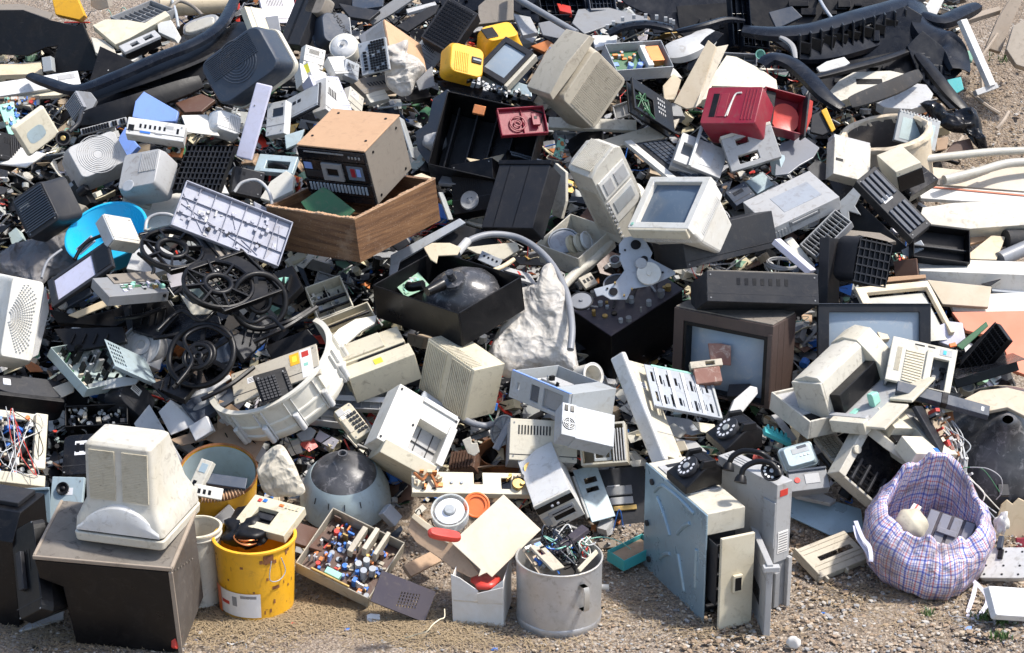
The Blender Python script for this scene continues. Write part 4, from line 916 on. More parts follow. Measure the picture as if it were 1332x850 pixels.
t=R('blue_clip','small blue connector in the dark gap right of the ribbed monitor','connector',(643,524),(648,525),(641,534),None,.01,d=.1);t.part('clip','royal').box(0,1,0,1,0,1)
TB('hose','short grey hose stub running from the white printer to the steel case','hose','hose',[(598,541,.2),(612,550,.2),(630,554,.2),(640,552,.18)],.014)
t=can('drum_cover','round ribbed grey disc leaning left of the pc cases','disc','silver',654,560,20,.01,ax=(-.6,-.6,.5),d=.16,taper=1,lip=.003)
g=t.part('spokes','hose');[g.bar((0,0,1.1),(math.cos(a)*.95,math.sin(a)*.95,1.1),.005,.004)for a in(x*math.pi/5 for x in range(10))]
t=R('steel_bar','grey flat bar crossing in front of the ribbed disc','bar',(660,545),(668,548),(640,583),None,.01,d=.26);t.part('bar','hose').box(0,1,0,1,0,1)
t=can('bucket','orange rusty tub buried under the lower pc case','tub','rust',650,588,28,.1,ax=(0,-.3,.95),d=.02,lip=.003)
t=R('heat_sink','brown finned block below the white box printer','finned block',(588,590),(620,586),(584,612),None,.05,d=.08,);vented(t,'brown',[F0()],8,.6,.012)
t=SL('plastic_bracket','white translucent broken clip hanging beside the brown finned block','clip','warm',[(601,573),(612,568),(614,577),(621,576),(624,588),(617,594),(608,590)],'c',.015,.2)
t=can('funnel','dark conical picture tube neck rising out of a pale blue shell','picture tube','pale',448,628,60,.10,ax=(0,-.28,.96),d=.1,taper=.9,lip=0)
t.mbs.clear();f=t.f;b=t.part('shell','pale',smooth=45,bev=0);r=t.r;b.prof((0,0,0),'z',[(r,0),(r*.97,.06),(r*.85,.12),(r*.72,.15),(r*.68,.14)],40)
b=t.part('cone','bulb',smooth=45,bev=0);b.prof((0,0,0),'z',[(r*.76,.13),(r*.66,.165),(r*.5,.185),(r*.34,.20),(r*.2,.22),(.026,.235),(.02,.255),(.014,.255),(.012,.235)],40)
g=t.part('slot','dgrey',bev=0);[g.bar(f.O+f.ez*.098+(f.ex*math.cos(a)+f.ey*math.sin(a))*r*.90,f.O+f.ez*.122+(f.ex*math.cos(a)+f.ey*math.sin(a))*r*.85,.003,.004,False)for a in(-1.1,-1.5,-1.9,-2.3)]
drape('plastic_bag','crumpled white plastic sheet left of the pale blue shell','plastic bag','bag',[(334,612),(345,592),(364,579),(378,596),(388,618),(396,640),(372,645),(345,640)],(-.3,-.8,.5),.30,.02,.022,(6,9),6)
t=SL('metal_bracket','grey metal lever under the washing machine tub','lever','grey',[(385,565),(403,555),(411,560),(405,572),(392,574)],'m',.02,.1)
t=R('foam_piece','small white bit of foam on the rim of the pale blue shell','foam',(446,630),(456,632),(446,642),None,.01,d=.24);t.part('foam','white').box(0,1,0,1,0,1)
t=R('metal_box','small mirrored grey box between the radio chassis and the bracket','metal box',(508,655),(524,672),(498,668),None,.04,d=.12);t.part('box','silver').box(0,1,0,1,0,1)
t=SL('plastic_sheet','pale green sheet behind the radio chassis','plastic sheet','pale',[(425,645),(440,632),(452,650),(432,668),(420,672)],'m',.01,.06)
t=R('metal_bracket','long cream metal bracket with gears lying above the cardboard box','metal bracket',(535,613),(696,616),(536,641),None,.03,d=.26,sink=.02)
b=t.part('bar','warm');b.plate(0,1,0,1,0,.3,[(.50,.57,.0,.55),(.72,.80,.25,.75)]);b.box(0,1,.92,1,.3,1.2);g=t.part('screw','silver',bev=0);[g.cyl((x,.5,0),-t.f.ez,.006,.006,10)for x in(.32,.4,.9)]
g=t.part('gear','brass',smooth=40,bev=0);g.cyl((.97,-.15,0),-t.f.ez,.03,.012,24);g.cyl((.85,.6,0),-t.f.ez,.022,.02,20);g.use('copper').tube([(.02,.2,-.6),(.08,.6,-1.2),(.14,.2,-.8),(.2,.8,-.4)],.006,6,frac=True)
c=t.part('components','tanpcb',bev=0);c.comps(16,3,-1,.04,('tanpcb','bone','copper','black'),(.02,.22,.1,.9));c.comps(14,4,-1,.04,('tanpcb','bone','brass','black'),(.78,.98,.1,.9))
t=Y('computer_case','silver tower computer case lying open, with empty bays and blue edging','computer case',(742,513),(667,482),(737,548),(802,505),d=.28,sink=.0)
f=t.f;b=t.part('chassis','silver');b.box(0,.01,0,1,.05,1);b.box(.99,1,0,1,.03,1);b.box(0,1,.02,1,.985,1);b.box(.01,.99,.96,1,.03,.985);b.box(.01,.3,.02,.05,.05,.98)
p=t.part('front_bezel','silver');p.plate(0,1,0,1,-.02,.04,[(.10,.42,.15,.85),(.5,.64,.2,.8),(.84,.88,.35,.62)])
g=t.part('bay_panel','slate',p);g.box(.505,.635,.21,.79,.0,.03);g.use('grey').box(.105,.415,.16,.84,.02,.035);g=t.part('edge_band','blue',p);g.box(0,1,-.03,-.005,-.015,.035)
c=t.part('drive_cage','lgrey');c.box(.1,.5,.25,.9,.2,.5);c.box(.55,.9,.3,.9,.5,.8);c=t.part('components','warm',bev=0);c.comps(14,7,-1,.03,('warm','black','silver'),z=.5)
t=can('cylinder_part','white cylinder with black end in the open silver computer case','cylinder','white',772,488,16,.08,ax=(.5,-.6,.4),d=.40,taper=1,lip=.002,wall=.01)
t=R('computer_case','white desktop computer case with blank side, lowest in the middle of the heap','computer case',(664,544),(752,549),(662,598),None,.18,d=.16,sink=.05)
t.part('side_panel','warm').box(0,1,0,1,0,.03);t.part('chassis','lgrey').box(.01,.99,.01,.99,.035,1)
TB('power_cord','black power cord hanging over the blank white computer case','cord','black',[(668,541,.3),(675,565,.3),(673,588,.3),(680,600,.28)],.004)
t=R('computer_case','open backed white computer case with expansion slots left of the tall white panel','computer case',(752,553),(812,548),(756,606),None,.16,d=.20,sink=.05)
tray(t,'warm',.008,up='z0');t.mbs[-1].bev=.001;g=t.part('expansion_slot','lgrey');[g.box(.70+.06*i,.73+.06*i,.15,.95,-.02,.4)for i in range(5)];g=t.part('port_panel','silver');g.plate(.28,.66,.48,.92,.1,.14,[(.32,.62,.56,.84)]);c=t.part('components','brass',bev=0);c.comps(14,7,-1,.02,('brass','black','white'),(.3,.65,.5,.9),.3)
t=R('power_supply','square silver power supply with round fan grille on top of the pc cases','power supply',(731,524),(800,540),(729,566),None,.09,d=.42,sink=.0)
b=t.part('body','silver');b.box(.27,1,0,1,0,1);b=t.part('fan_panel','silver');b.box(0,.268,0,1,-.08,.9)
u=.135;g=t.part('fan_grille','black',b,bev=0,smooth=50);C=t.f.p(u,.62,-.09);g.prof(C,-t.f.ez,[(.0001,0),(.027,0)],26,False);g.use('silver')
for rr in(.008,.016,.024):g.ring(C-t.f.ez*.002,t.f.ez,rr,.0018,24,6,False)
g.bar(C-t.f.ex*.026-t.f.ez*.003,C+t.f.ex*.026-t.f.ez*.003,.003,.002,False);g.bar(C-t.f.ey*.026-t.f.ez*.003,C+t.f.ey*.026-t.f.ez*.003,.003,.002,False)
g=t.part('power_socket','black',b);g.box(.04,.11,.06,.25,-.12,-.08);g.box(.15,.22,.06,.25,-.12,-.08)
g=t.part('rating_label','label',bev=0);g.box(.78,.95,.12,.95,-.012,0);
for i in range(9):g.use('grey').box(.8,.93,.18+.08*i,.2+.08*i,-.018,-.012)
t=R('case_panel','tall bright white computer front leaning across the pc cases','computer front',(793,467),(809,457),(849,608),7.0,.03,d=.34,sink=.02)
t.part('panel','white',bev=.008).box(0,1,0,1,0,1)
t=R('case_panel','white computer side panel right behind the tall white computer front','side panel',(809,466),(838,474),(860,592),3.6,.05,d=.26,sink=.04);t.part('panel','warm').box(0,1,0,1,0,1)
t=R('drive_rack','white slotted metal rack with green edge leaning on the white computer front','metal rack',(838,474),(924,491),(852,530),None,.02,d=.30,sink=.0)
t.part('plate','silver').plate(0,1,0,1,0,.25,[(.06+.115*i,.10+.115*i,.15+.46*j+.05*(i%2),.38+.46*j+.03*(i%3))for i in range(8)for j in range(2)]+[(.115+.115*i,.13+.115*i,.3+.4*j,.45+.4*j)for i in range(7)for j in range(2)])
t.part('green_edge','mint').box(.1,1,-.03,.02,-.1,.25);b=t.part('clip','white');[b.box(.12+.2*i,.17+.2*i,.05+.45*j,.5+.45*j,-.3,-.01)for i in range(4)for j in range(2)];t.part('rim','silver').box(.96,1,0,1,-.5,0);t.part('lower_rim','silver').box(0,1,.96,1,-.5,0)
for i,(pp,m_,lb)in enumerate((([(862,540),(896,545),(925,560),(900,566),(870,560)],'silver','pale grey film scrap below the slotted metal rack'),([(866,556),(876,550),(893,562),(884,570),(868,566)],'white','folded white paper below the slotted metal rack'),
    ([(900,548),(930,552),(932,565),(912,562)],'warm','cream card under the right end of the slotted metal rack'),([(864,568),(905,574),(920,588),(880,584)],'lgrey','grey plastic ledge above the upended printer'),([(870,575),(890,573),(895,585),(872,590)],'beige','tan plastic scrap above the upended printer'))):
    SL('paper_scrap',lb,'scrap',m_,pp,('u','ul','ur')[i%3],.006,.12+.02*i)
t=R('tower_case','white computer tower with black control strip right of the cardboard flap','computer tower',(694,660),(741,637),(714,692),1.0,.3,s=1,d=.1,sink=.0)
b=t.part('chassis','white');b.box(0,1,0,1,.03,1);p=t.part('front_bezel','white');p.plate(-.01,1.01,-.01,1.01,0,.028,[(.3,.85,.62,.8)])
g=t.part('control_strip','black',p);g.box(.0,1,.10,.32,-.012,0);g.use('label');[g.cyl((x,.21,-.012),-t.f.ez,.006,.004,12)for x in(.42,.58)]
g=t.part('floppy_drive','lgrey',p);g.box(.22,.9,.42,.58,-.012,0);g.use('black');g.box(.3,.85,.49,.52,-.02,-.012);g.box(.3,.85,.62,.8,.018,.03);g.use('silver').box(.04,.2,.5,.8,-.02,0)
t=SL('case_top','plain white sheet metal cover above the tower with black control strip','metal cover','white',[(694,655),(703,601),(722,599),(741,636)],(.0,-.35,.9),.02,.22)
t=R('steel_panel','grey green slotted steel panel behind the tower with black control strip','steel panel',(745,612),(776,604),(770,680),None,.02,d=.05,sink=.0);t.part('sheet','pale').plate(0,1,0,1,0,.3,[(.3,.8,.2,.3),(.25,.75,.38,.46)]);t.part('tab','silver').box(-.1,0,.1,.9,0,1)
t=R('record_player','dark machine with grey cassette slot in the shade behind the pot','machine',(770,612),(838,606),(780,692),None,.12,d=-.05,sink=.1)
t.part('housing','dgrey').box(0,1,0,1,0,1);b=t.part('slot','grey');b.box(.2,.7,.3,.45,-.12,0);b.use('lgrey').box(.25,.7,.48,.6,-.1,0);b.use('brass').box(.3,.75,.62,.7,-.08,0)
t=R('crate','small green plastic tray in the shade between pot and steel panel','tray',(790,716),(835,694),(812,730),.5,.05,d=.0,sink=0);tray(t,'aqua',.004,up='z0');t.part('content','card').box(.05,.95,.05,.95,.35,.8)
TB('cable','green wire curving from the pot to the steel panel','wire','mint',[(764,702,.2),(785,699,.14),(810,707,.1),(833,727,.03)],.002)
t=SL('brick_scrap','brown wood scrap behind the pot','wood scrap','plank',[(776,706),(800,702),(802,712),(780,714)],'m',.03,.02)
t=can('paper_tube','short white tube on the ground right of the pot','tube','white',792,764,4,.03,ax=(1,-.1,.05),z=.015,lip=0,taper=1)
t=R('transformer','rusty speckled transformer block lying on the screen of the brown television','transformer',(902,480),(936,476),(906,500),None,.05,d=.28,sink=-.05);t.part('coil','fleck').box(0,1,0,1,0,1);g=t.part('frame','beige');g.plate(-.08,1.15,-.5,-.05,.1,.9,[(.5,.85,-.4,-.15)])
t=SL('rusty_plate','rusty speckled plate standing on the transformer before the television screen','plate','fleck',[(921,447),(938,447),(951,450),(951,476),(925,474)],'c',.02,.42)
t=SL('white_bracket','white bracket arm with holes at the lower right of the television screen','bracket','white',[(976,502),(985,504),(986,512),(955,550),(944,548),(955,520)],(.2,-.8,.6),.03,.3)
t=R('dark_box','small dark box face attached to the white bracket arm','box',(948,500),(976,499),(945,516),None,.04,d=.26);t.part('box','dgrey').box(0,1,0,1,0,1)
t=Y('inkjet_printer','large cream desktop inkjet printer with open output tray on top of the right heap','printer',(1067,500),(1029,497),(1081,548),(1124,446),d=.34,sink=.02)
f=t.f;b=t.part('body','warm',smooth=35)
b.poly([(0,0),(1,0),(1,.9),(.8,1),(0,.96)],0,.04)
b.skin([[f.p(x,y,z)for x,y in((-.0,.02),(.12,-.10),(.5,-.14),(1,.0),(1,.9),(.8,.98),(0,.95))]for z in(.04,1.0)])
g=t.part('hood_seam','lgrey',b);g.box(.98,1.03,.3,.96,.1,.12)
h=t.part('end_hood','warm',smooth=35);h.skin([[f.p(x,y,z)for x,y in((-.06,.04),(.1,-.14),(.6,-.2),(1.04,-.02),(1.04,.9),(-.06,1.05),(-.5,1.05),(-.45,.5))]for z in(.93,1.25)])
g=t.part('output_slot','black');g.box(-.35,.0,.4,.9,.1,.93)
tr=t.part('output_tray','lgrey');tr.box(-1.25,0,.93,1.0,.05,.95);tr.box(-1.25,-.0,.8,1.08,-.02,.05);g=t.part('tray_arm','warm',tr);g.box(-1.35,-.2,.80,1.12,-.14,-.03);g.box(-2.0,-1.25,.88,.95,.5,1.05);g.box(-1.95,-1.25,.92,.99,-.1,.45)
g=t.part('paper_guide','mint',tr);g.loft([(.32,-1.05,-.85,.58,.93,.2),(.45,-1.05,-.8,.65,.93,.2)]);g.box(-.65,-.45,.90,.93,.12,.25)
txt(t,'hp deskjet',.3,-.12,.5,.02,'lgrey')if 0 else None
t=Y('scanner_base','cream shallow printer base supporting the inkjet printer','printer base',(1053,549),(1003,510),(1050,572),(1116,535),d=.24,sink=0)
tray(t,'warm',.01,up='y0');t.part('rail','black').box(.15,.3,.2,.6,.1,.6);t.part('inner_tray','lgrey').box(.3,.99,.15,.3,.05,.9)
t=R('vent_case','cream disc drive enclosure with louvred side and dark opening behind the inkjet printer','drive enclosure',(1162,437),(1246,456),(1151,493),.75,.16,d=.32,sink=0.)
b=t.part('face','warm');b.plate(0,1,0,1,0,.12,[(.66,.90,.28,.97)]);g=t.part('body','lgrey');g.box(.01,.99,.01,.99,.5,1);g.box(.01,.05,.01,.99,.12,.5);g.box(.93,.99,.01,.99,.12,.5);g.box(.05,.93,.01,.06,.12,.5)
v=t.part('vent','warm',b,bev=0);v.ribs([(.24,.22,0),(.24,.95,0),(.52,.98,0),(.52,.22,0)],12,.6,.005);v.ribs([(.1,.2,0),(.18,.2,0),(.18,.75,0),(.1,.75,0)],6,.4,.003)
g=t.part('post','warm',b);g.box(.55,.64,.15,1,-.08,0);g=t.part('blue_sticker','cyan',b);g.box(.79,.84,.08,.17,-.02,0);g.use('lgrey').box(.74,.93,.05,.2,-.01,0);g=t.part('slot','black',b);g.box(.35,.5,.06,.09,-.01,0);g.box(.55,.66,.05,.08,-.01,0)
m_=t.part('mechanism','black',bev=0);m_.comps(20,5,-1,.03,('black','dgrey','dgrey','grey'),(.67,.89,.3,.95),.5)
t=R('flat_bar','long thin black bar with white end sticker lying across the right heap','bar',(1168,495),(1288,528),(1166,508),None,.03,d=.46,sink=0.);t.part('bar','slate').box(0,1,0,1,0,1);g=t.part('sticker','label');g.box(.91,.94,.3,.7,-.05,0);t.part('joint','black').box(.48,.55,-.05,1.02,-.08,1)
t=R('printer_shell','cream curved printer cover with side notch in the right heap','printer cover',(1112,544),(1147,527),(1190,598),None,.06,d=.26,sink=0.)
b=t.part('cover','warm',smooth=40);b.box(0,.28,0,1,0,1)
t=R('fax_machine','cream flatbed machine with dark slot, tilted below the black bar','fax machine',(1142,530),(1196,532),(1192,590),None,.07,d=.32,sink=0.)
b=t.part('lid','warm');b.plate(0,1,0,1,0,1,[(.0,.5,.45,.62)]);g=t.part('well','black',b);g.box(-.02,.5,.46,.61,.5,.9);g=t.part('hatch','lgrey',b);g.box(.55,.9,.1,.6,-.04,0);g=t.part('badge','royal',b);g.box(.5,.6,.88,.96,-.04,0)
t=R('fax_machine','cream front apron of the flatbed machine, long and pointed, above the plaid bag','front apron',(1118,542),(1140,550),(1186,600),None,.04,d=.36,sink=0.);t.part('apron','warm').poly([(0,0),(1,.0),(1.5,1),(1.3,1.25),(.2,.5)],0,1)
t=R('printer_frame','pale printer frame with black interior left of the plaid bag','printer frame',(1122,556),(1172,600),(1090,614),None,.08,d=.16,sink=0.)
b=t.part('frame','warm');b.box(-.0,.16,0,1,-.1,1);b.box(.16,1,.95,1,0,1);g=t.part('inner_cover','gloss');g.box(.17,1.2,-.1,.9,.2,1);r_=t.part('roller','black',smooth=40,bev=0);[r_.tube([(.2,.6+.12*i,-.02),(1.2,.6+.12*i,-.02)],.005,8,frac=True)for i in range(3)];g=t.part('clip','dgrey');[g.box(.25+.2*i,.3+.2*i,.5,.95,-.2,.1)for i in range(5)]
t.part('knob','warm',smooth=40).cyl((.08,.45,-.1),-t.f.ez,.018,.015,20)
t=R('electricity_meter','blue grey plastic meter box with display on top of a dark base','meter',(1014,583),(1046,574),(1025,611),None,.05,d=.26,sink=0.);t.f.L[0]*= 1.25
t.part('case','pale',smooth=35).loft([(0,.08,.92,.08,.92,.15),(.35,0,1,0,1,.12),(.4,.0,1,.0,1,.12),(.45,-.04,1.04,-.04,1.04,.12),(1,-.04,1.04,-.04,1.04,.12)]);t.part('window','silver').box(.3,.85,.2,.45,-.03,0);t.part('display','slate').box(.5,.8,.14,.26,-.05,-.03);g=t.part('button','white');[g.box(.5+.12*i,.57+.12*i,.55,.62,-.05,0)for i in range(3)]
t=R('meter_base','slate plastic housing with red dot sticker below the meter box','housing',(1024,613),(1074,607),(1030,640),None,.06,d=.22,sink=0.);t.part('housing','grey').box(0,1,0,1,0,1);t.part('red_sticker','red').cyl((.2,.5,-.02),-t.f.ez,.012,.002,18);t.part('label','lgrey').box(.4,.78,.25,.72,-.04,0);t.part('lip','slate').box(0,1,.0,.12,-.15,0)
t=R('plastic_comb','bright blue green toothed plastic strip left of the meter box','plastic strip',(994,551),(1028,567),(996,562),None,.02,d=.22,sink=0.);t.part('strip','aqua').box(0,1,.3,1,0,1);g=t.part('tooth','aqua');[g.box(.1+.17*i,.17+.17*i,0,.6,-.3,.5)for i in range(5)]
t=R('keyboard','narrow beige keyboard end under the printer base','keyboard',(1058,570),(1085,562),(1082,600),1.8,.02,d=.16,sink=0.);b=t.part('base','warm');b.box(0,1,0,1,0,1);g=t.part('keys','beige',bev=0);[g.box(.1+.2*i,.26+.2*i,.04+.08*j,.1+.08*j,-.3,0)for i in range(4)for j in range(11)]
t=SL('plastic_strip','thin white strip left of the keyboard end','plastic strip','lgrey',[(1003,540),(1012,538),(1037,570),(1030,574)],'u',.01,.2)
t=SL('paper_scrap','tan paper scrap below the printer base','scrap','paper',[(1075,563),(1088,558),(1090,567),(1078,570)],'u',.006,.2)
TB('handset','slim black plastic wand lying between the keyboard end and the plaid bag','wand','black',[(1066,592,.26),(1080,608,.25),(1092,625,.22),(1108,640,.18)],.012)
t=R('wiper_bar','long thin tilted black rail above the plaid bag','rail',(1190,528),(1200,528),(1240,615),None,.02,d=.36,sink=0.);t.part('rail','dgrey').box(0,1,0,1,0,1)
t=R('circuit_strip','strip of electronics with coils and white connectors right of the black rail','circuit strip',(1204,533),(1226,530),(1240,640),None,.01,d=.26,sink=0.);board(t,'tanpcb',60,44,hmax=.05,mats=('black','silver','tanpcb','rust','white','lgrey','fleck','red'));
t=R('relay_box','small cream box with brown base on top of the circuit strip','relay',(1219,534),(1240,530),(1223,550),None,.03,d=.38,sink=0.);t.part('case','cream').box(0,1,0,.3,-.1,1);t.part('coil','rust').box(.1,.9,.3,1,0,.9)
r_=random.Random(31)
for i in range(9):
    u0=1228+r_.uniform(-6,10);TB('wire',['white','grey','pale'][i%3]+' wire hanging in the bundle between the circuit strip and the big bulb','wire',('white','lgrey','silver')[i%3],[(u0,545+r_.uniform(-8,15),.42),(u0+r_.uniform(10,25),575+r_.uniform(-8,8),.40),(1257+r_.uniform(-12,12),605+r_.uniform(-8,8),.36),(1262+r_.uniform(-20,25),640+r_.uniform(-12,14),.28),(1255+r_.uniform(-20,45),668+r_.uniform(-10,14),.2)],.0026,group='wires in the bundle')
TB('wire','thin green wire across the bundle beside the big bulb','wire','pcb',[(1240,612,.4),(1262,608,.42),(1280,612,.4),(1300,640,.32)],.0018)
TB('wire','pale wire loop lying over the big grey bulb','wire','lgrey',[(1262,608,.44),(1285,610,.5),(1302,622,.48),(1303,640,.4),(1296,650,.3)],.002)
C=W(1308,575,.18);t=Thing('picture_tube','huge grey and cream television picture tube lying funnel up at the right edge','picture tube',Fr(C,V((1,0,0)),V((0,1,0)),V((0,0,1)),[1,1,1]))
ax=V((-.15,-.62,.77));b=t.part('funnel','bulb',smooth=60,bev=0);Rr=lambda e:(lambda a,h:1+e*math.cos(2*a)+e*.3*math.cos(4*a))
b.prof(C,ax,[(.31,-.10),(.30,-.05),(.26,.0),(.18,.06),(.11,.10),(.07,.13),(.045,.16),(.035,.19),(.02,.20)],48,False,fn=Rr(.08))
b=t.part('glass_rim','bone',smooth=60,bev=0);b.prof(C,ax,[(.001,-.2),(.30,-.19),(.335,-.16),(.335,-.11),(.312,-.095)],48,False,fn=Rr(.08))
t=SL('dust_cover','cream dusty shell over the top of the huge picture tube','shell','bone',[(1252,520),(1275,508),(1310,504),(1335,510),(1340,545),(1310,530),(1285,535),(1262,528)],(-.1,-.45,.9),.02,.42)
t=SL('cabinet_board','black cabinet panel lying under the huge picture tube','panel','black',[(1250,655),(1345,630),(1345,668),(1280,690),(1262,680)],'m',.03,.05)
t=R('small_socket','black plug socket hanging on the wires below the big bulb','socket',(1298,630),(1312,630),(1300,645),None,.02,d=.3);t.part('socket','dgrey').box(0,1,0,1,0,1)
t=R('television_case','open black television case lying behind the huge picture tube','television case',(1240,492),(1322,468),(1244,506),None,.22,d=.2,sink=.02);t.part('case','black').box(0,1,0,1,0,1)
t.part('inner_lid','gloss').box(.02,1.1,-.04,0,-.3,.9)
t=can('loudspeaker','small round cream loudspeaker on the edge of the black television case','loudspeaker','cream',1259,503,9,.03,ax=(0,-.4,.9),d=.32,taper=1,lip=.003);t.part('cone','lgrey',bev=0,smooth=50).prof((0,0,.9),'z',[(t.r*.9,0),(t.r*.4,-.008),(.0001,-.004)],20)
t=R('circuit_rack','black moulded rack with green circuit board leaning on the orange sheet','circuit rack',(1247,478),(1296,420),(1262,500),None,.03,d=.24,sink=.0)
b=tray(t,'black',.004,up='z0');g=t.part('rib','black',b,bev=0);[g.box(.02,.98,.12*i,.12*i+.02,-.1,.9)for i in range(1,8)];[g.box(.1*i,.1*i+.012,0,1,-.1,.9)for i in range(1,10)]
t=SL('circuit_board','narrow green circuit board along the top of the black moulded rack','circuit board','pcb',[(1244,450),(1283,418),(1286,424),(1252,455)],'m',.01,.36)
t=SL('moulded_cover','black ribbed cover hanging over the orange sheet','cover','black',[(1252,462),(1295,418),(1310,470),(1322,470),(1245,488)],(-.2,-.8,.6),.02,.22)
t=SL('foam_piece','pale lilac plastic fragments between cream television frame and the orange sheet','fragment','lilac',[(1218,425),(1234,418),(1252,420),(1256,440),(1240,452),(1222,445)],'m',.03,.3)
t=R('orange_connector','small orange connector on the edge of the disc drive enclosure','connector',(1234,447),(1243,445),(1236,452),None,.01,d=.46);t.part('body','orange').box(0,1,0,1,0,1)
t=SL('steel_sheet','mottled blue grey sheet steel lying between the office machine and the plaid bag','steel sheet','teal',[(1027,634),(1120,662),(1124,690),(1080,697),(1027,672)],(0,-.7,.7),.012,.06)
t=SL('plastic_part','pale grey broken corner of printer casing right of the office machine','casing corner','lgrey',[(1028,634),(1050,632),(1088,650),(1080,655),(1035,645)],'u',.02,.14)
t=Y('television','large brown wooden television with blue edged screen in the right of the heap','television',(1006,425),(877,400),(1000,533),(1036,408),d=.1,sink=.12)
f=t.f;b=t.part('cabinet','choc');b.plate(0,1,0,1,0,.25,[(.05,.90,.14,.97)]);b.box(0,1,0,1,.5,1);b.box(0,.05,0,1,.25,.5);b.box(.95,1,0,1,.25,.5);b.box(.05,.95,0,.1,.25,.5)
g=t.part('screen_surround','black',b);g.plate(.05,.90,.14,.97,.02,.3,[(.09,.87,.19,.95)]);s_=t.part('screen','screenl',smooth=60,bev=0);n=10
s_.skin([[f.p(.085+.79*a/n,.18+.775*c/n,.26-.14*(1-(2*a/n-1)**2)*(1-(2*c/n-1)**2))for a in range(n+1)]for c in range(n+1)],(0,0),False)
g=t.part('control_strip','choc',b);g.box(.0,.045,.1,.9,-.03,0);t.part('dusty_lid','dust').box(.01,.99,-.02,-.001,.02,.98)
t=R('television','black television with dark frame behind the inkjet printer','television',(1064,396),(1211,396),(1064,500),None,.3,d=.1,sink=.15)
crt_front(t,'dgrey','screenl',.10,0,.15,vents=False);t.part('top_rail','slate').box(0,1,-.01,.0,-.02,.3)
t=R('television','cream fronted picture tube in a square frame behind the black television','television',(1112,374),(1207,365),(1146,442),None,.16,s=-1,d=.10,sink=.0)
b=t.part('frame','bone');b.plate(0,1,0,1,0,.15,[(.12,.94,.12,1.0)]);g=t.part('tube_face','phos',smooth=60,bev=0);g.skin([[t.f.p(.14+.78*a/8,.14+.9*c/8,.2-.35*(1-(a/4-1)**2)*(1-(c/4-1)**2))for a in range(9)]for c in range(9)],(0,0),False);t.part('rear','dgrey').box(0,1,0,1,.5,1)
t=SL('wood_strip','tan strip above the cream fronted picture tube','strip','mdf',[(1116,366),(1160,360),(1204,357),(1205,362),(1118,371)],'m',.02,.24)
t=R('upright_panel','narrow black upright panel between the two dark televisions','panel',(1066,309),(1079,309),(1063,396),None,.12,d=.22,sink=.05);t.part('panel','dgrey').box(0,1,0,1,0,1)
t=R('video_recorder','flat black video recorder lying on top of the brown television','video recorder',(919,352),(1064,357),(920,392),.27,.28,d=.34,sink=.0)
t.part('body','dgrey').box(0,1,0,1,0,1);t.part('dusty_lid','taupe').box(.02,.98,-.04,-.005,.02,.98)
t=can('cable_ring','white ring shaped cable lying on the flat black video recorder','cable','white',1017,342,20,.01,ax=(0,-.2,.97),d=.42,lip=0);t.mbs.clear();g=t.part('coil','lgrey',smooth=60,bev=0)
for i in range(4):g.ring((.02*i,.02*i,.3*i),V((.03*i,0,1)),t.r-.004*(i%2),.0035,30,6)
t=R('flat_bar','long pale grey plastic bar leaning from the ring shaped cable','bar',(1008,311),(1015,310),(1055,352),None,.03,d=.46,sink=0.);t.part('bar','lilac').box(0,1,0,1,0,1)
t=Y('loudspeaker_box','long dark grey box lying diagonally left of the flat black video recorder','box',(885,301),(1004,274),(894,350),(846,306),d=.30,sink=.02);t.part('body','dgrey').box(0,1,0,1,0,1);t.part('seam','black').box(.0,1,.82,.84,-.01,0)
t=Y('scanner','pale grey slim scanner body with handle recess, right of centre','scanner',(1004,298),(1092,256),(1007,314),(966,263),d=.42,sink=.02)
b=t.part('body','lgrey');b.box(0,1,0,1,0,1);g=t.part('handle','grey',b);g.box(.25,.7,.1,.5,-.015,0);g.use('lgrey').box(.28,.66,.2,.32,-.03,0);g=t.part('recess','silver',b);g.box(.3,.85,-.02,0,.25,.75);g=t.part('vent','lgrey',b,bev=0);g.ribs(F0(.02,.3,.4,.9),6,.5,.003)
t=R('expansion_cage','pale grey cage with black comb slots below the slim scanner','cage',(1040,318),(1086,272),(1062,335),None,.05,d=.34,sink=0.);shell(t,'lgrey',(12,2),h=.9);t.part('dark_inner','black').box(.1,.9,.1,.9,.7,.95)
t=SL('plastic_cover','white curved cover edge beside the grey cage','cover','white',[(1020,312),(1030,308),(1060,345),(1060,352),(1052,352)],'m',.03,.36)
t=R('stereo_deck','black stereo deck with ribbed top standing on its corner right of centre','stereo deck',(1113,236),(1138,216),(1187,312),3.0,.06,d=.36,sink=.0);t.f.L[2]=.06
t.part('body','dgrey').box(0,1,0,1,0,1);g=t.part('rib','slate');[g.box(.1+.22*i,.24+.22*i,.05+.5*j,.42+.5*j,-.12,0)for i in range(4)for j in range(2)]
t=SL('stereo_side','big black side panel below the ribbed stereo deck','side panel','black',[(1104,262),(1116,262),(1180,322),(1172,332),(1155,326),(1106,300)],(-.3,-.8,.4),.05,.2)
t=R('monitor_stand','black television back with grid of ribs below the stereo deck','television back',(1118,306),(1163,316),(1108,366),None,.16,d=.26,sink=.0)
b=t.part('rim','dgrey',smooth=40);b.loft([(0,0,1,0,1,.2),(1,-.3,.9,-.1,.9,.2)],(0,1));g=t.part('back_plate','black');g.box(.03,.97,.03,.97,.1,.2);v=t.part('rib','dgrey',g,bev=0);[v.box(.05+.15*i,.07+.15*i,.03,.97,0,.1)for i in range(7)];[v.box(.03,.97,.06+.18*i,.09+.18*i,0,.1)for i in range(6)]
t=SL('shell_top','dusty grey curved top of the ribbed television back','shell top','taupe',[(1082,302),(1095,298),(1145,303),(1166,314),(1150,316),(1118,306),(1086,312)],(-.1,-.3,.95),.02,.42)
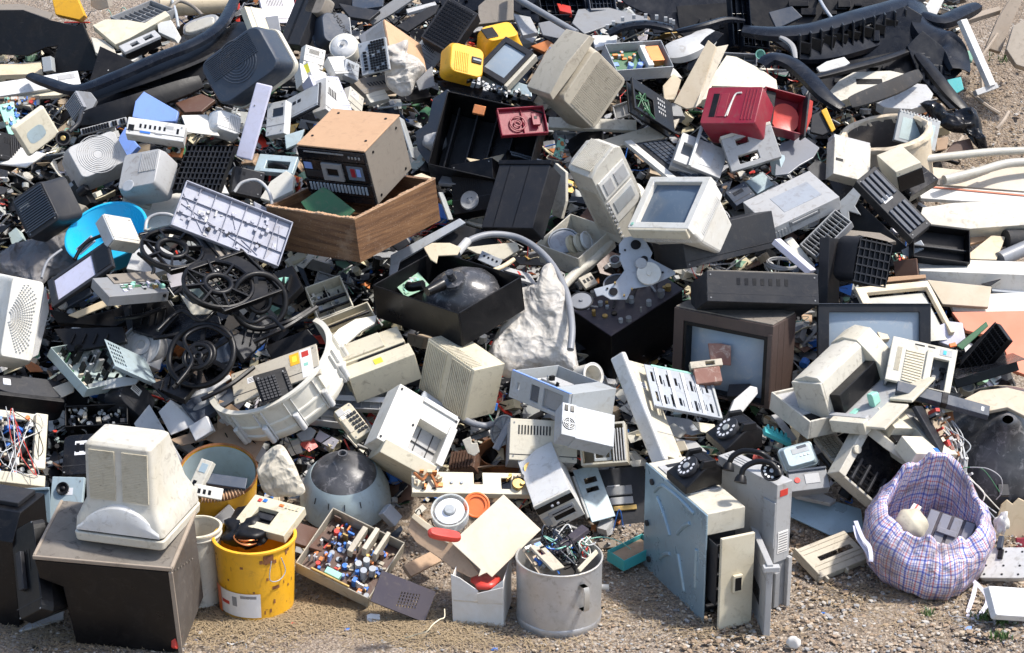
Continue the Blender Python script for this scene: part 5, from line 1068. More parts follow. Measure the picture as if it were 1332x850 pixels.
t=SL('shell_side','shiny black side of the ribbed television back','shell side','gloss',[(1080,304),(1116,310),(1110,330),(1105,370),(1085,375),(1080,345)],(-.5,-.8,.3),.02,.28)
t=R('brown_board','dark brown wooden board behind the cream fronted picture tube','board',(1162,340),(1192,336),(1165,370),None,.02,d=.18);t.part('board','brown').box(0,1,0,1,0,1)
t=R('disc_drive','silver disc drive poking out beside the black tray','disc drive',(1172,326),(1198,312),(1178,336),None,.04,d=.2);t.part('body','silver').box(0,1,0,1,0,1)
t=R('circuit_board','pale green circuit board edge beside the silver disc drive','circuit board',(1160,333),(1180,330),(1164,342),None,.004,d=.24);board(t,'pcbl',12,2)
t=R('plastic_tray','open black plastic tray lying on white panels at the right','tray',(1188,290),(1262,299),(1188,334),.62,.07,d=.08,sink=.0);tray(t,'black',.006,up='z0');t.part('inner_ledge','dgrey').box(.02,.98,.55,.6,.4,.95)
t=R('box_panel','plain black box side on the shoulder of the white cube','box',(1140,219),(1165,204),(1184,256),None,.05,d=.5);t.f.L[0]*= 1.5;t.part('panel','gloss').box(0,1,0,1,0,1)
t=Y('cube_box','white plastic cube with black front leaning right of the barrel','cube',(1165,224),(1198,211),(1170,250),(1140,202),d=.44,sink=0.);t.part('box','warm').box(0,1,0,1,0,1);t.part('black_front','black').box(0,1,.25,1,-.03,0)
t=R('cube_box','white square plastic box in front of the barrel','box',(1086,178),(1133,190),(1084,226),None,.08,d=.34,sink=0.);t.part('box','warm').box(0,1,0,1,0,1);t.part('slot','black').box(.05,.25,.55,.62,-.03,0);t.part('lid','lgrey').box(0,1,-.1,0,.1,.9)
t=SL('steel_panel','glossy black buckled panel right of centre under the white cube','panel','gloss',[(1078,235),(1110,228),(1130,212),(1134,222),(1112,236),(1105,262),(1110,300),(1085,300),(1090,262)],(-.3,-.7,.6),.03,.2)
t=SL('foil','crumpled silver foil hanging beside the black stereo deck','foil','silver',[(1092,262),(1100,255),(1114,240),(1122,248),(1112,268),(1120,280),(1104,275),(1106,300),(1098,285),(1092,275)],(-.3,-.7,.5),.01,.34)
for nm,lb,ct,m_,px,n_,th,d_ in(
    ('fridge_door','long white fridge door lying flat at the right edge','door','white',[(1192,336),(1345,341),(1345,358),(1196,352)],'U',.10,.14),
    ('door_panel','pale blue white panel stacked under the long white door','panel','silver',[(1205,355),(1345,361),(1345,384),(1222,372)],'u',.05,.08),
    ('shelf_board','cream shelf board lying on the white sheets beside the picture tube','board','paper',[(1206,364),(1290,373),(1286,400),(1226,396)],'m',.03,.16),
    ('door_panel','white flat sheet under the cream shelf board','sheet','white',[(1230,384),(1345,380),(1345,410),(1240,404)],'u',.02,.08),
    ('orange_sheet','large faded orange sheet lying at the right edge','sheet','salmon',[(1238,406),(1345,404),(1345,492),(1318,482),(1300,440),(1256,430)],(0,-.5,.86),.02,.08),
    ('white_beam','long cream white box beam pointing to the right edge','beam','warm',[(1200,270),(1240,264),(1345,258),(1345,292),(1262,298),(1194,290)],(0,-.6,.8),.10,.22),
    ('door_panel','white sheet with thin orange stripe under the pipes at the right','sheet','white',[(1190,240),(1345,252),(1345,262),(1262,262),(1198,258)],'u',.02,.14),
    ('door_panel','off white sheet behind the striped sheet at the right edge','sheet','paper',[(1200,216),(1260,222),(1345,214),(1345,250),(1196,238)],'u',.02,.1),
    ('wood_offcut','pale plywood offcut right of the black plastic tray','offcut','bone',[(1260,330),(1290,306),(1308,308),(1296,338),(1262,337)],'u',.015,.1),
    ('wood_offcut','light brown wood offcut behind the black plastic tray','offcut','mdf',[(1262,298),(1280,298),(1283,312),(1262,318)],'u',.015,.06),
    ('wood_offcut','short brown plank piece between the black pipe and white door','offcut','plank',[(1290,332),(1310,318),(1320,336),(1300,338)],'u',.02,.06)):
    SL(nm,lb,ct,m_,px,n_,th,d_)
t=SL('edge_stripe','thin orange trim strip lying on the white striped sheet','trim','salmon',[(1200,241),(1345,254),(1345,256),(1200,243)],'u',.004,.16)
TB('pipe','long grey plastic pipe crossing behind at the right edge','pipe','pvc',[(1194,208,.3),(1240,203,.3),(1290,198,.28),(1345,196,.28)],.019,n=14)
TB('pipe','grey plastic pipe with black joint bands at the right','pipe','pvc',[(1228,234,.24),(1270,224,.26),(1310,213,.28),(1350,211,.28)],.021,n=14)
TB('pipe','short thin pale pipe ending at the striped sheet','pipe','pvc',[(1225,238,.2),(1250,234,.2),(1285,222,.22)],.015,n=12)
TB('pipe','thick black pipe section at the right edge','pipe','rubber',[(1308,312,.12),(1345,310,.12)],.045,n=18)
TB('pipe','dark grey pipe slanting beneath the black pipe at the right edge','pipe','hose',[(1300,338,.08),(1345,318,.12)],.035,n=16)
t=Y('drawer_box','large walnut veneer wooden box with splintered rim in the centre left','wooden box',(461,286),(346,269),(469,342),(566,233),d=.28,sink=.05)
f=t.f;b=t.part('wall','walnut');b.box(0,1,0,1,0,.035);b.box(0,.03,0,1,.036,1);b.box(.97,1,0,1,.036,1);b.box(.031,.969,0,1,.965,1);b.box(.031,.969,.9,1,.036,.964)
b.use('walnut').box(-.001,.0,0,1,0,1)
g=t.part('splintered_rim','mdf',b,bev=0);r_=random.Random(4)
for i in range(150):
    x=i/150;h=.02+.03*noise.noise(V((x*9,0,0)))+.02*noise.noise(V((x*40,0,0)))+r_.uniform(0,.012);w_=.025+.012*noise.noise(V((x*14,5,0)));g.use(r_.choice(('mdf','mdf','card')));g.box(x,x+1/150,-h,.0,-.004,w_);h=.02+.03*noise.noise(V((x*9,9,0)))+.02*noise.noise(V((x*40,3,0)))+r_.uniform(0,.012);g.box(-.004,w_,-h,0,x,x+1/150)
t=Y('stereo','stacked hi-fi stereo with bare chipboard top standing in the wooden box','hi-fi stereo',(473,197),(386,188),(491,268),(519,149),d=.50,sink=-.05)
f=t.f;b=t.part('cabinet','taupe');b.box(0,1,.03,1,.03,1);g=t.part('top_board','mdf',b);g.box(-.01,1.01,0,.029,.0,1.0)
g=t.part('screw','black',bev=0);[g.cyl((x,-.0,z),-f.ey,.006,.003,10)for x,z in((.1,.25),(.9,.25),(.12,.85),(.85,.88))];[g.cyl((0,y,z),-f.ex,.006,.003,10)for y,z in((.15,.2),(.15,.85),(.9,.15),(.9,.85))]
p=t.part('front_panel','gloss');p.box(.0,1,.04,.22,-.03,.028);p.box(.01,.99,.25,.60,-.01,.028);p.box(.0,1,.62,.86,-.02,.028);p.box(.02,.99,.88,1.0,-.0,.028)
g=t.part('cassette_door','grey',p);g.plate(.38,.68,.27,.58,-.05,-.012,[(.44,.62,.36,.5)]);g.use('black').box(.44,.62,.36,.5,-.02,-.012)
g=t.part('display','blue',p);g.box(.84,.96,.3,.42,-.018,-.011);g.use('dgrey').box(.7,.95,.44,.56,-.02,-.011);g.use('crimson').box(.2,.27,.34,.5,-.018,-.011);g.use('screen').box(.08,.32,.3,.55,-.0165,-.011);g.use('blue').box(.12,.18,.34,.48,-.02,-.0165)
g=t.part('slider','screenl',p);[g.box(.07+.052*i,.105+.052*i,.65,.80,-.04,-.021)for i in range(17)]
g=t.part('knob','grey',p);[g.box(.06+.05*i,.09+.05*i,.10,.15,-.045,-.031)for i in range(4)];g.box(.3,.9,.07,.1,-.04,-.031)
t=SL('circuit_board','big dark green circuit board lying face down in the wooden box','circuit board','pcb',[(391,263),(420,243),(428,247),(462,274),(452,284),(400,276)],(-.1,-.8,.6),.006,.74);
t=R('side_rail','grey metal plate leaning behind the stereo','metal plate',(520,152),(526,156),(537,205),None,.01,d=.5);t.part('plate','silver').box(0,1,0,1,0,1)
t=R('steel_bar','short grey steel bar against the end of the wooden box','bar',(571,250),(577,250),(584,286),None,.01,d=.34);t.part('bar','silver').box(0,1,0,1,0,1)
t=SL('wood_scrap','splintered wood piece inside the end of the wooden box','wood scrap','bone',[(530,232),(548,225),(565,232),(540,240)],'u',.01,.5)
t=SL('frame_cover','grey trimmed black television frame behind the funnel filled black box','television frame','silver',[(508,332),(598,284),(606,290),(520,340),(512,372),(505,370)],'m',.02,.22)
t=SL('frame_cover','deep black frame wedged under the wooden box','frame','black',[(486,366),(520,342),(600,292),(630,300),(650,318),(600,330),(520,378),(500,440),(486,420)],'m',.03,.1)
t=Y('television_case','open black television case with the back of the picture tube inside','television case',(596,408),(484,371),(602,452),(678,360),d=.34,sink=.05)
tray(t,'black',.006,up='y0');f=t.f
c=t.part('picture_tube','bulb',smooth=60,bev=0);C=f.p(.42,.25,.55);c.prof(C,V((-.25,-.5,.8)),[(.16,-.12),(.155,-.04),(.125,.0),(.08,.03),(.05,.05),(.045,.07),(.018,.075),(.016,.12),(.0001,.12)],40,False,fn=lambda a,h:1+.07*math.cos(2*a)+.02*noise.noise(V((math.cos(a)*3,math.sin(a)*3,h*20))))
c=t.part('neck_coil','black',bev=0,smooth=40);c.tube([C+V((-.06,-.1,.06)),C+V((-.12,-.16,.05))],lambda k:.022+.005*math.cos(k*40),14,smooth_path=False);c.tube([(.62,.0,.3),(.72,.1,.25),(.8,.2,.3)],.02,12,frac=True)
t=R('circuit_board','pale green crusty circuit board stuck in the black television case','circuit board',(509,365),(541,351),(528,387),None,.004,d=.52);board(t,'pcbl',30,6,hmax=.006,mats=('pcbl','lgrey','mint'))
t=SL('broken_plastic','jagged cream plastic shard on the picture tube in the black case','plastic shard','bone',[(551,322),(562,316),(585,316),(600,322),(595,332),(570,333),(568,343),(560,338),(553,326)],'m',.01,.62)
TB('broken_plastic','curved cream plastic arm reaching across the black television case','plastic arm','bone',[(576,362,.55),(600,361,.56),(620,358,.56),(650,349,.55),(668,338,.52)],.010)
TB('vacuum_hose','thick grey hose arching over the white bag in the centre','hose','hose',[(600,322,.55),(615,311,.56),(640,305,.56),(672,309,.55),(700,325,.60),(722,350,.62),(738,385,.62),(744,425,.60),(742,455,.54)],.0145,n=14)
t=TB('hose_cuff','white cuff on the left end of the thick grey hose','hose cuff','lgrey',[(594,330,.56),(608,314,.565)],.019,n=14)
t=R('control_plate','white control plate with dark holes behind the black television case','control plate',(627,326),(654,338),(621,338),None,.01,d=.46);t.part('plate','silver').box(0,1,0,1,0,1);g=t.part('hole','black',bev=0);[g.cyl((.2+.2*i,.4,-.02),-t.f.ez,.005,.002,10)for i in range(4)]
t=SL('plastic_cover','toothed white cover under the arch of the thick grey hose','cover','warm',[(604,322),(640,318),(672,315),(676,325),(655,338),(620,330)],'m',.02,.36)
t=R('small_console','white remote panel with red mark beside the hose','remote panel',(648,344),(690,356),(656,358),None,.015,d=.5);t.part('case','lgrey').box(0,1,0,1,0,1);t.part('button','black').box(.05,.7,.5,.8,-.1,0);t.part('red_mark','red').box(.55,.62,.15,.5,-.05,0)
drape('plastic_bag','large crumpled dirty white plastic bag in the middle of the heap','plastic bag','bag',[(716,348),(724,362),(735,382),(744,420),(748,462),(754,492),(735,484),(700,478),(662,486),(634,474),(646,440),(668,402),(676,380),(698,370),(706,352)],(-.1,-.75,.65),.44,.06,.026,(7,3),3)
t=Y('drawer','open off white drawer holding spools, above the white mechanism plate','drawer',(752,337),(697,317),(757,362),(797,297),d=.32,sink=.05)
tray(t,'warm',.005,up='y0')
for i,(u,v,m_,lb)in enumerate(((733,313,'silver','flat grey disc in the off white drawer'),(745,318,'cream','cream spool in the off white drawer, leftmost of the three'),(755,316,'warm','white spool in the off white drawer, middle of the three'),(764,313,'white','bright white spool in the off white drawer, rightmost of the three'))):
    t=can('spool',lb,'spool',m_,u,v,12 if i else 20,.012,ax=(.8,-.35,.45)if i else(-.1,-.5,.85),d=.46-.03*(i==0),taper=1,lip=.003);t.part('face',m_,bev=0).prof((0,0,.8),'z',[(.0001,.004),(t.r*.3,.004),(t.r*.9,0)],24)
TB('long_handle','long white plastic handle running down from the off white drawer','handle','warm',[(796,310,.44),(775,335,.42),(750,355,.38),(732,373,.34)],.022,n=10)
t=Y('machine_case','black crate with metal tape mechanism on top, left of the brown television','machine',(795,438),(742,402),(798,500),(888,378),d=.1,sink=.2)
f=t.f;t.part('case','black').box(0,1,0,1,0,1);g=t.part('deck','mauve');g.box(-.01,1.01,-.03,0,-.01,1.01);g=t.part('deck_parts','silver',g,bev=0)
r_=random.Random(77)
for i in range(26):g.use(r_.choice(('silver','alu','black','brass','grey')));g.cyl((r_.uniform(.05,.95),-.03,r_.uniform(.03,.9)),-f.ey,r_.uniform(.004,.014),r_.uniform(.006,.035),12)
for i in range(8):g.use(r_.choice(('silver','alu','dgrey')));a,c=(r_.uniform(.05,.9),r_.uniform(.05,.9)),r_.uniform(-.2,.2);g.bar((a[0],-.06-.03*r_.random(),a[1]),(min(1,a[0]+.2),-.06,max(0,min(1,a[1]+c))),.008,.004,up=f.ey)
t=SL('mechanism_plate','shiny white metal mechanism plate with round hole, standing on the black crate','mechanism plate','silver',[(805,318),(812,309),(835,305),(849,329),(846,336),(878,353),(879,357),(846,372),(822,376),(815,390),(794,390),(784,384),(776,386),(772,376),(800,368),(812,352),(806,338)],(-.05,-.75,.65),.006,.62)
f=t.f
def at_(u,v,e=-.6):a=uvp(t,u,v);return(a[0],a[1],e)
g=t.part('hole','black',bev=0);g.cyl(at_(827,319),-f.ez,.022,.001,20)
for u,v in((806,331),(813,326),(842,352),(862,355),(800,382),(790,376)):g.cyl(at_(u,v),-f.ez,.005,.001,10)
g.cyl(at_(798,380),-f.ez,.018,.0012,14);g.cyl(at_(838,338),-f.ez,.016,.0012,14)
g=t.part('pulley','white',smooth=40,bev=0);g.prof(at_(844,358,-3),-f.ez,[(.05,-.006),(.052,0),(.05,.004),(.044,.002),(.012,.003),(.01,.008),(.0001,.008)],32);g=t.part('motor','lgrey',smooth=40);g.cyl(at_(834,345),-f.ez,.025,.02,20)
g=t.part('stud','brass',bev=0);[g.cyl(at_(u,v),-f.ez,.004,.02,8)for u,v in((800,370),(822,378),(812,386))]
t=can('flywheel','dark grey metal disc lying left of the mechanism plate','disc','dgrey',756,391,15,.01,ax=(-.1,-.45,.88),d=.50,taper=1,lip=.002);t.part('face','hose',smooth=40,bev=0).prof((0,0,.9),'z',[(t.r*.95,0),(t.r*.2,.002),(t.r*.15,.008),(.0001,.008)],28)
t=can('flywheel','dark disc half hidden behind the mechanism plate','disc','hose',803,370,18,.01,ax=(-.1,-.45,.88),d=.54,taper=1,lip=.002);t.part('face','dgrey',bev=0).prof((0,0,.9),'z',[(t.r*.95,0),(.0001,.001)],28)
t=R('connector_block','small cream connector block between drawer handle and mechanism plate','connector block',(752,362),(768,354),(762,376),None,.02,d=.5);t.part('block','beige').box(0,1,0,1,0,1);g=t.part('slot','black',bev=0);[g.box(.15+.28*i,.33+.28*i,.3,.6,-.04,0)for i in range(3)]
t=can('small_motor','small silver motor between the drawer and the mechanism plate','motor','silver',800,338,7,.03,ax=(-.2,-.5,.8),d=.52,taper=1,lip=.002);t.part('cap','mauve').cyl((0,0,.9),'z',.015,.003)
t=R('monitor','white computer monitor with grey blue screen facing up, right of centre','monitor',(846,230),(925,230),(816,296),.80,.34,d=.60,sink=.1)
crt_front(t,'white','screen',.105,.01,.16,back=(.2,.8,.1,.7));t.part('power_badge','mint').cyl((.06,.93,-.003),-t.f.ez,.008,.002,16)
t.part('chin','warm').loft([(0,.02,.98,1.0,1.05,.1),(.14,.03,.97,.98,1.1,.1)])
t=Y('monitor','tall cream computer monitor seen from behind, dome shaped top, centre','monitor',(769,231),(807,191),(812,320),(730,216),d=.56,sink=.1)
f=t.f;b=t.part('housing','warm',smooth=35);b.skin([[f.p(x,y,z)for x,y in((0,.02),(.25,-.03),(.85,-.06),(1,0),(1,1),(0,1))]for z in(0,.2,.7)]+[[f.p(.1+x*.85,.04+y*.9,.95)for x,y in((0,.02),(.25,-.03),(.85,-.06),(1,0),(1,1),(0,1))]])
v=t.part('vent','warm',b,bev=0);v.ribs([(0,.25,.1),(0,.25,.65),(0,.85,.65),(0,.85,.1)],20,.5,.004);v.ribs([(.1,-.02,.1),(.1,-.02,.75),(.85,-.06,.75),(.85,-.06,.1)],14,.5,.004)
g=t.part('back_panel','white');g.box(.06,.9,.12,.36,-.05,0);g.box(.1,.9,.40,.7,-.03,0);g.use('lgrey');g.box(.15,.4,.16,.32,-.07,-.05);g.box(.5,.85,.16,.32,-.07,-.05);[g.box(.04,.1,.4+.06*i,.43+.06*i,-.03,0)for i in range(9)]
g.use('silver').box(.2,.8,.45,.6,-.05,-.03)
t=can('swivel_base','round white monitor foot standing on edge between the two cream monitors','monitor foot','warm',817,262,24,.03,ax=(-.75,-.6,.3),d=.72,taper=1.05,lip=.003,wall=.006);t.part('hub','warm',smooth=40).prof((0,0,.2),'z',[(t.r*.9,.0),(t.r*.5,.01),(t.r*.45,.025),(t.r*.2,.02),(.0001,.02)],28);g=t.part('clip','lgrey');g.wbox(t.f.p(.4,-.4,.9),.03,.02,.02)
t=R('keyboard','black keyboard with pale edge above the white monitor','keyboard',(833,187),(864,181),(905,246),3.4,.015,d=.44,sink=0);f=t.f;b=t.part('base','dgrey');b.box(-.15,1.05,-.02,1.02,0,1.4);g=t.part('keys','slate',bev=.001);
for i in range(5):
    for j in range(16):g.box(.04+.19*i,.19+.19*i,.03+.06*j,.08+.06*j,-.5,0)
t.part('wrist_rest','white').box(-.45,-.16,-.1,1.02,-.1,1.3)
t=can('fan_wheel','small pale spoked fan wheel between white monitor and slim scanner','fan','lgrey',933,283,17,.01,ax=(.2,-.5,.8),d=.56,taper=1,lip=.0025,wall=.003);t.mbs=t.mbs[1:];g=t.part('spokes','lgrey');[g.bar((0,0,1),(math.cos(a),math.sin(a),1),.003,.002)for a in(x*math.pi/9 for x in range(18))];g.cyl((0,0,.9),'z',.012,.006)
t=R('box_flat','small slate square box left of the slim scanner','box',(943,250),(968,236),(958,268),None,.05,d=.44);t.part('box','slate').box(0,1,0,1,0,1);t=R('card_box','pale mint card with holes beside the slate square box','card',(970,236),(992,224),(985,252),None,.02,d=.46);t.part('card','pale').box(0,1,0,1,0,1)
t=R('computer_case','beige case back with sockets right of the black keyboard','computer case',(888,172),(948,196),(880,196),.5,.1,d=.42,sink=0);t.f.L[1]*= 1.5
b=t.part('back','lgrey');b.plate(0,1,0,1,0,.2,[(.1,.3,.3,.7)]);b.box(0,1,0,1,.5,1);t.part('label','silver').box(.5,.75,.3,.8,-.02,0);t.part('edge_rail','silver').box(.3,.36,-.5,1.1,-.3,0)
t=R('computer_case','pale grey case cover with square cut outs between crimson housing and teal board','case cover',(938,182),(1003,162),(952,224),None,.05,d=.52,sink=0)
b=t.part('cover','lgrey');b.plate(0,1,0,1,0,1,[(.25,.5,.12,.3),(.2,.6,.6,.85)]);t.part('flange','warm').box(0,1,-.1,0,0,1.5)
t=R('teal_board','small teal printed card leaning by the crimson basket','card',(1005,163),(1022,153),(1016,184),None,.01,d=.56);t.f.L[0]*= 1.1;t.part('card','aqua').box(0,1,0,1,0,1);g=t.part('print','mint',bev=0);[g.box(.12,.85,.12+.12*i,.15+.12*i,-.03,0)for i in range(7)]
t=SL('clear_cover','smoky grey curved clear cover in front of the teal card','cover','hose',[(1010,200),(1016,186),(1045,177),(1066,192),(1058,205),(1040,215),(1026,226),(1008,228)],'u',.01,.5)
t=R('grey_cube','pale grey plastic block beside the smoky clear cover','block',(1000,205),(1013,200),(1004,228),None,.05,d=.5);t.part('block','pale').box(0,1,0,1,0,1)
t=R('television_case','huge open black television case with dark hollow interior, upper centre','television case',(582,118),(708,146),(556,214),.8,.32,d=.30,sink=.1)
tray(t,'black',.006,up='z0');g=t.part('rib','dgrey',bev=0);[g.box(.1+.2*i,.115+.2*i,.02,.9,.6,.98)for i in range(4)];t.part('circuit_strip','copper').box(.30,.42,.1,.22,-.02,.05)
t=SL('television_flank','curved dark grey flank of the huge open black case','side panel','slate',[(563,128),(582,116),(586,128),(572,165),(570,212),(558,216),(543,195),(540,172),(556,160)],(-.5,-.7,.5),.02,.44)
t=R('speaker_box','black box with two deep grooves standing right of the wooden box','box',(650,213),(716,213),(626,296),None,.12,d=.34,sink=.05)
t.part('body','dgrey').box(0,1,0,1,0,1);g=t.part('groove','black',bev=0);g.box(.22,.235,.02,.98,-.012,0);g.box(.6,.615,.02,.98,-.012,0);t.part('top_lip','black').box(-.02,1.02,-.05,.02,-.05,.2)
t=R('speaker_box','black box with white round loudspeaker in the dark gap right of the wooden box','loudspeaker box',(586,215),(640,205),(590,280),None,.1,d=.2,sink=.05);t.part('box','black').box(0,1,0,1,0,1)
g=t.part('speaker','lgrey',smooth=50,bev=0);u,v=uvp(t,611,261);g.prof((u,v,-.02),-t.f.ez,[(.045,0),(.04,.006),(.015,-.002),(.0001,.006)],26)
t=SL('broken_board','splintered tan wood with pink wiring on the open black case','broken board','bone',[(606,205),(625,208),(640,204),(656,200),(650,210),(634,214),(628,222),(615,214)],'u',.01,.5)
t=G('foam_piece','dirty grey bundle of foam inside the huge open black case','foam',(606,215),(572,208),(612,180),.07,z=1.2);C9=W(590,192,.36);t.f.O=C9-V((.06,.05,.03));t.f.L=[.12,.09,.12];lump(t,'lgrey',15,'foam',.2,4,3,0,.06)
t=SL('cloth_rag','dusty grey cloth under the right of the open black case','cloth','hose',[(578,222),(600,226),(600,240),(570,238)],'u',.02,.4)
t=R('crimson_tray','crimson plastic inner tray with round moulding, upper centre','plastic tray',(646,141),(707,137),(652,172),None,.03,d=.80,sink=0);t.f.L[1]*= 1.15
shell(t,'crimson',(2,1));g=t.part('moulding','crimson',bev=0);g.ring((.4,.55,.4),'z',.035,.004,24,6);g.ring((.4,.55,.4),'z',.015,.004,20,6);g.box(.7,.85,.3,.7,-.2,.5);g.use('black').box(.74,.8,.4,.5,-.25,-.2)
t=R('small_board','small green circuit board right of the crimson tray','circuit board',(727,178),(737,183),(720,203),None,.004,d=.5);board(t,'mint',12,9,hmax=.01)
t=R('metal_chassis','small grey metal bracket between the crimson tray and the dome monitor','bracket',(722,170),(750,172),(728,195),None,.03,d=.46);shell(t,'grey',(2,2))
t=SL('dark_lump','black broken casing left of the dome monitor','casing','black',[(735,185),(755,172),(784,168),(783,184),(760,186),(742,200)],(-.2,-.6,.8),.04,.46)
t=SL('white_sheath','narrow white plastic cover left of the dome monitor','cover','warm',[(718,222),(722,212),(736,224),(736,262),(730,285),(718,280)],(-.6,-.7,.3),.02,.42)
t=R('metal_cover','black plastic corner with white rails above the grooved black box','rail frame',(660,195),(712,210),(664,204),None,.03,d=.5);t.part('frame','black').box(0,1,0,1,0,1);g=t.part('rail','silver');g.box(.05,.95,.1,.3,-.1,0);g.box(.05,.95,.5,.7,-.1,0)
t=R('television','dark slate television back with fine louvres at the left','television',(14,262),(53,235),(38,312),None,.14,d=.34,sink=.0)
b=t.part('housing','dgrey',smooth=35);b.loft([(0,0,1,0,1,.1),(.3,-.03,1.05,-.03,1.03,.12),(1,-.1,1.3,-.1,1.0,.12)]);v=t.part('vent','slate',bev=0);v.ribs(F0h(.1,.95,.06,.9),15,.45,.008)
t=SL('cream_strip','tan cream trim strip below the louvred slate television','trim','beige',[(38,317),(94,262),(112,268),(105,275),(60,318),(48,321)],(-.3,-.6,.7),.03,.34)
t=R('black_casing','black casing with square sticker beside the louvred slate television','casing',(78,250),(98,232),(98,282),None,.06,d=.34);t.part('casing','black').box(0,1,0,1,0,1);t.part('sticker','silver').box(.5,.75,.0,.14,-.03,0);t.part('roller','dgrey',smooth=40).cyl((.8,.5,-.1),t.f.ex,.02,.05)
t=can('bowl','bright blue plastic washing up bowl holding a white case, left side','bowl','cyan',138,302,54,.13,ax=(-.18,-.42,.89),d=.50,taper=.62,lip=.007,wall=.005)
t=Y('white_case','small white steel box standing in the blue bowl','box',(157,304),(125,299),(164,320),(178,291),d=.56,sink=-.05)if 0 else R('white_case','small white steel box standing in the blue bowl','box',(135,278),(170,284),(150,312),None,.07,d=.56,sink=-.05)
t.part('box','warm').box(0,1,0,1,0,1);t.part('end_plate','silver').box(-.05,0,.02,.98,.05,.95)
t=R('lcd_monitor','dark framed flat computer screen standing on edge below the blue bowl','flat monitor',(61,366),(139,312),(68,400),None,.02,d=.5,sink=.0)
b=t.part('frame','dgrey');b.plate(0,1,0,1,0,1,[(.1,.72,.12,.88)]);t.part('screen','lilac').box(.1,.72,.12,.88,.2,.8);t.part('side_bar','black').box(.76,.98,.1,.9,-.15,0)
t=R('laptop_part','small slate screen part leaning in the blue bowl','screen part',(98,324),(118,306),(104,332),None,.01,d=.56);t.part('frame','silver').box(0,1,0,1,0,1);t.part('screen','slate').box(.1,.9,.1,.9,-.1,0)
t=R('disc_player','grey metal disc drive housing with green circuit edge below the blue bowl','disc drive',(120,362),(198,356),(142,386),None,.05,d=.54,sink=.0)
b=t.part('body','grey');b.box(0,1,0,1,0,1);g=t.part('bezel','taupe',b);g.box(.25,1.02,-.08,.4,-.1,0);g.use('black').box(.3,.36,.1,.28,-.13,-.1);g=t.part('board_edge','pcb');g.box(.3,1,.55,.65,-.08,0);c=t.part('components','brass',bev=0);c.comps(26,5,-1,.012,('brass','silver','lilac','mint','black','white'),(.3,.98,.45,.8))
t=SL('pink_strip','pink tinted metal strip under the disc drive housing','metal strip','bone',[(88,410),(140,388),(182,386),(178,392),(145,396),(100,414)],'m',.01,.46)
t=SL('wood_tray','dark casing bottom under the pink tinted strip','casing','black',[(62,402),(110,412),(178,394),(206,388),(206,396),(150,425),(75,420)],'m',.05,.34)
t=R('arm_bracket','grey articulated plastic arm beneath the flat screen','arm',(80,394),(116,374),(84,402),None,.03,d=.5);t.part('arm','slate').box(0,1,0,1,0,1);t.part('joint','lgrey').cyl((.0,.5,0),-t.f.ez,.02,.02)
t=R('monitor','white monitor lying on its side with curved vent lines at the left edge','monitor',(16,357),(61,366),(-2,466),None,.22,d=.32,sink=.05)
t.f.L[0]*= 1.05
b=t.part('housing','white',smooth=35);b.loft([(0,.03,.9,.03,.97,.08),(.3,0,1,0,1,.06),(1,-.4,1.0,-.05,1.05,.06)])
v=t.part('vent','white',b,bev=0)
for j in range(13):
    for i in range(22):a=math.radians(-66+6*i);R9=.11+.055*j;cx,cy=.05+R9*1.1*math.cos(a),.5+R9*.62*math.sin(a);(cx<.75 and .08<cy<.9)and v.wbox(t.f.p(cx,cy,-.012),.006,.006,.004)
t=R('monitor_side','pale grey ribbed side frame right of the white monitor at the left edge','frame',(61,367),(65,420),(38,450),None,.05,d=.3)if 0 else SL('monitor_side','pale ribbed frame edge right of the white monitor at the left edge','frame','lgrey',[(60,372),(64,405),(58,430),(50,462),(34,470),(46,430),(55,400)],(.5,-.7,.5),.03,.36)
drape('tarp','crumpled grey brown tarpaulin left of the blue bowl','tarpaulin','tarp',[(0,334),(18,322),(45,312),(86,300),(98,320),(100,350),(70,358),(48,372),(20,360),(2,352)],'u',.24,.04,.025,(9,5),8,part='cloth')
t=SL('film_sheet','white quilted foam sheet behind the black fan frames','foam sheet','white',[(180,270),(215,255),(240,248),(228,290),(190,300),(176,285)],(-.2,-.4,.9),.02,.36)
t=R('ribbed_chassis','silver grey moulded printer chassis full of ribs, left of the wooden box','printer chassis',(243,234),(382,289),(222,292),.45,.03,d=.52,sink=0.)
shell(t,'chass2',(7,3),h=.7,wall=.003);rr_=random.Random(5);gg=t.part('cross_rib','chass2',bev=0);[gg.bar((rr_.random(),rr_.random()*.9+.05,.8),(rr_.random(),rr_.random()*.9+.05,.8),.003,.01)for _ in range(5)];gg=t.part('cut_out','dgrey',bev=0);[gg.box(x,x+.07*rr_.random()+.02,y,y+.12,.93,.96)for x,y in((rr_.random()*.9,rr_.random()*.85)for _ in range(14))];c=t.part('screw_post','chass2',bev=0,smooth=40);r_=random.Random(6);[c.cyl((r_.uniform(.05,.95),r_.uniform(.1,.9),.95),-t.f.ez,.008,.02,12)for _ in range(16)];c=t.part('components','white',bev=0);c.comps(22,6,-1,.015,('white','chass2','lgrey','black'),z=.8)
t=SL('chassis_end','silver grey chassis end hanging below the wooden box corner','chassis end','chass2',[(330,262),(382,288),(376,312),(358,350),(346,340),(336,300)],(.2,-.8,.5),.02,.4);g=t.part('cross_rib','lgrey',bev=0);rr_=random.Random(2);[g.bar((rr_.uniform(.2,.8),rr_.uniform(.2,.8),-.2),(rr_.uniform(.2,.8),rr_.uniform(.2,.8),-.2),.003,.008)for _ in range(12)]
t=can('gear','small cream gear on the silver grey chassis end','gear','cream',341,334,6,.01,ax=(0,-.7,.7),d=.56,lip=.002,taper=1);t.part('face','cream').cyl((0,0,0),'z',t.r*.9,.008)
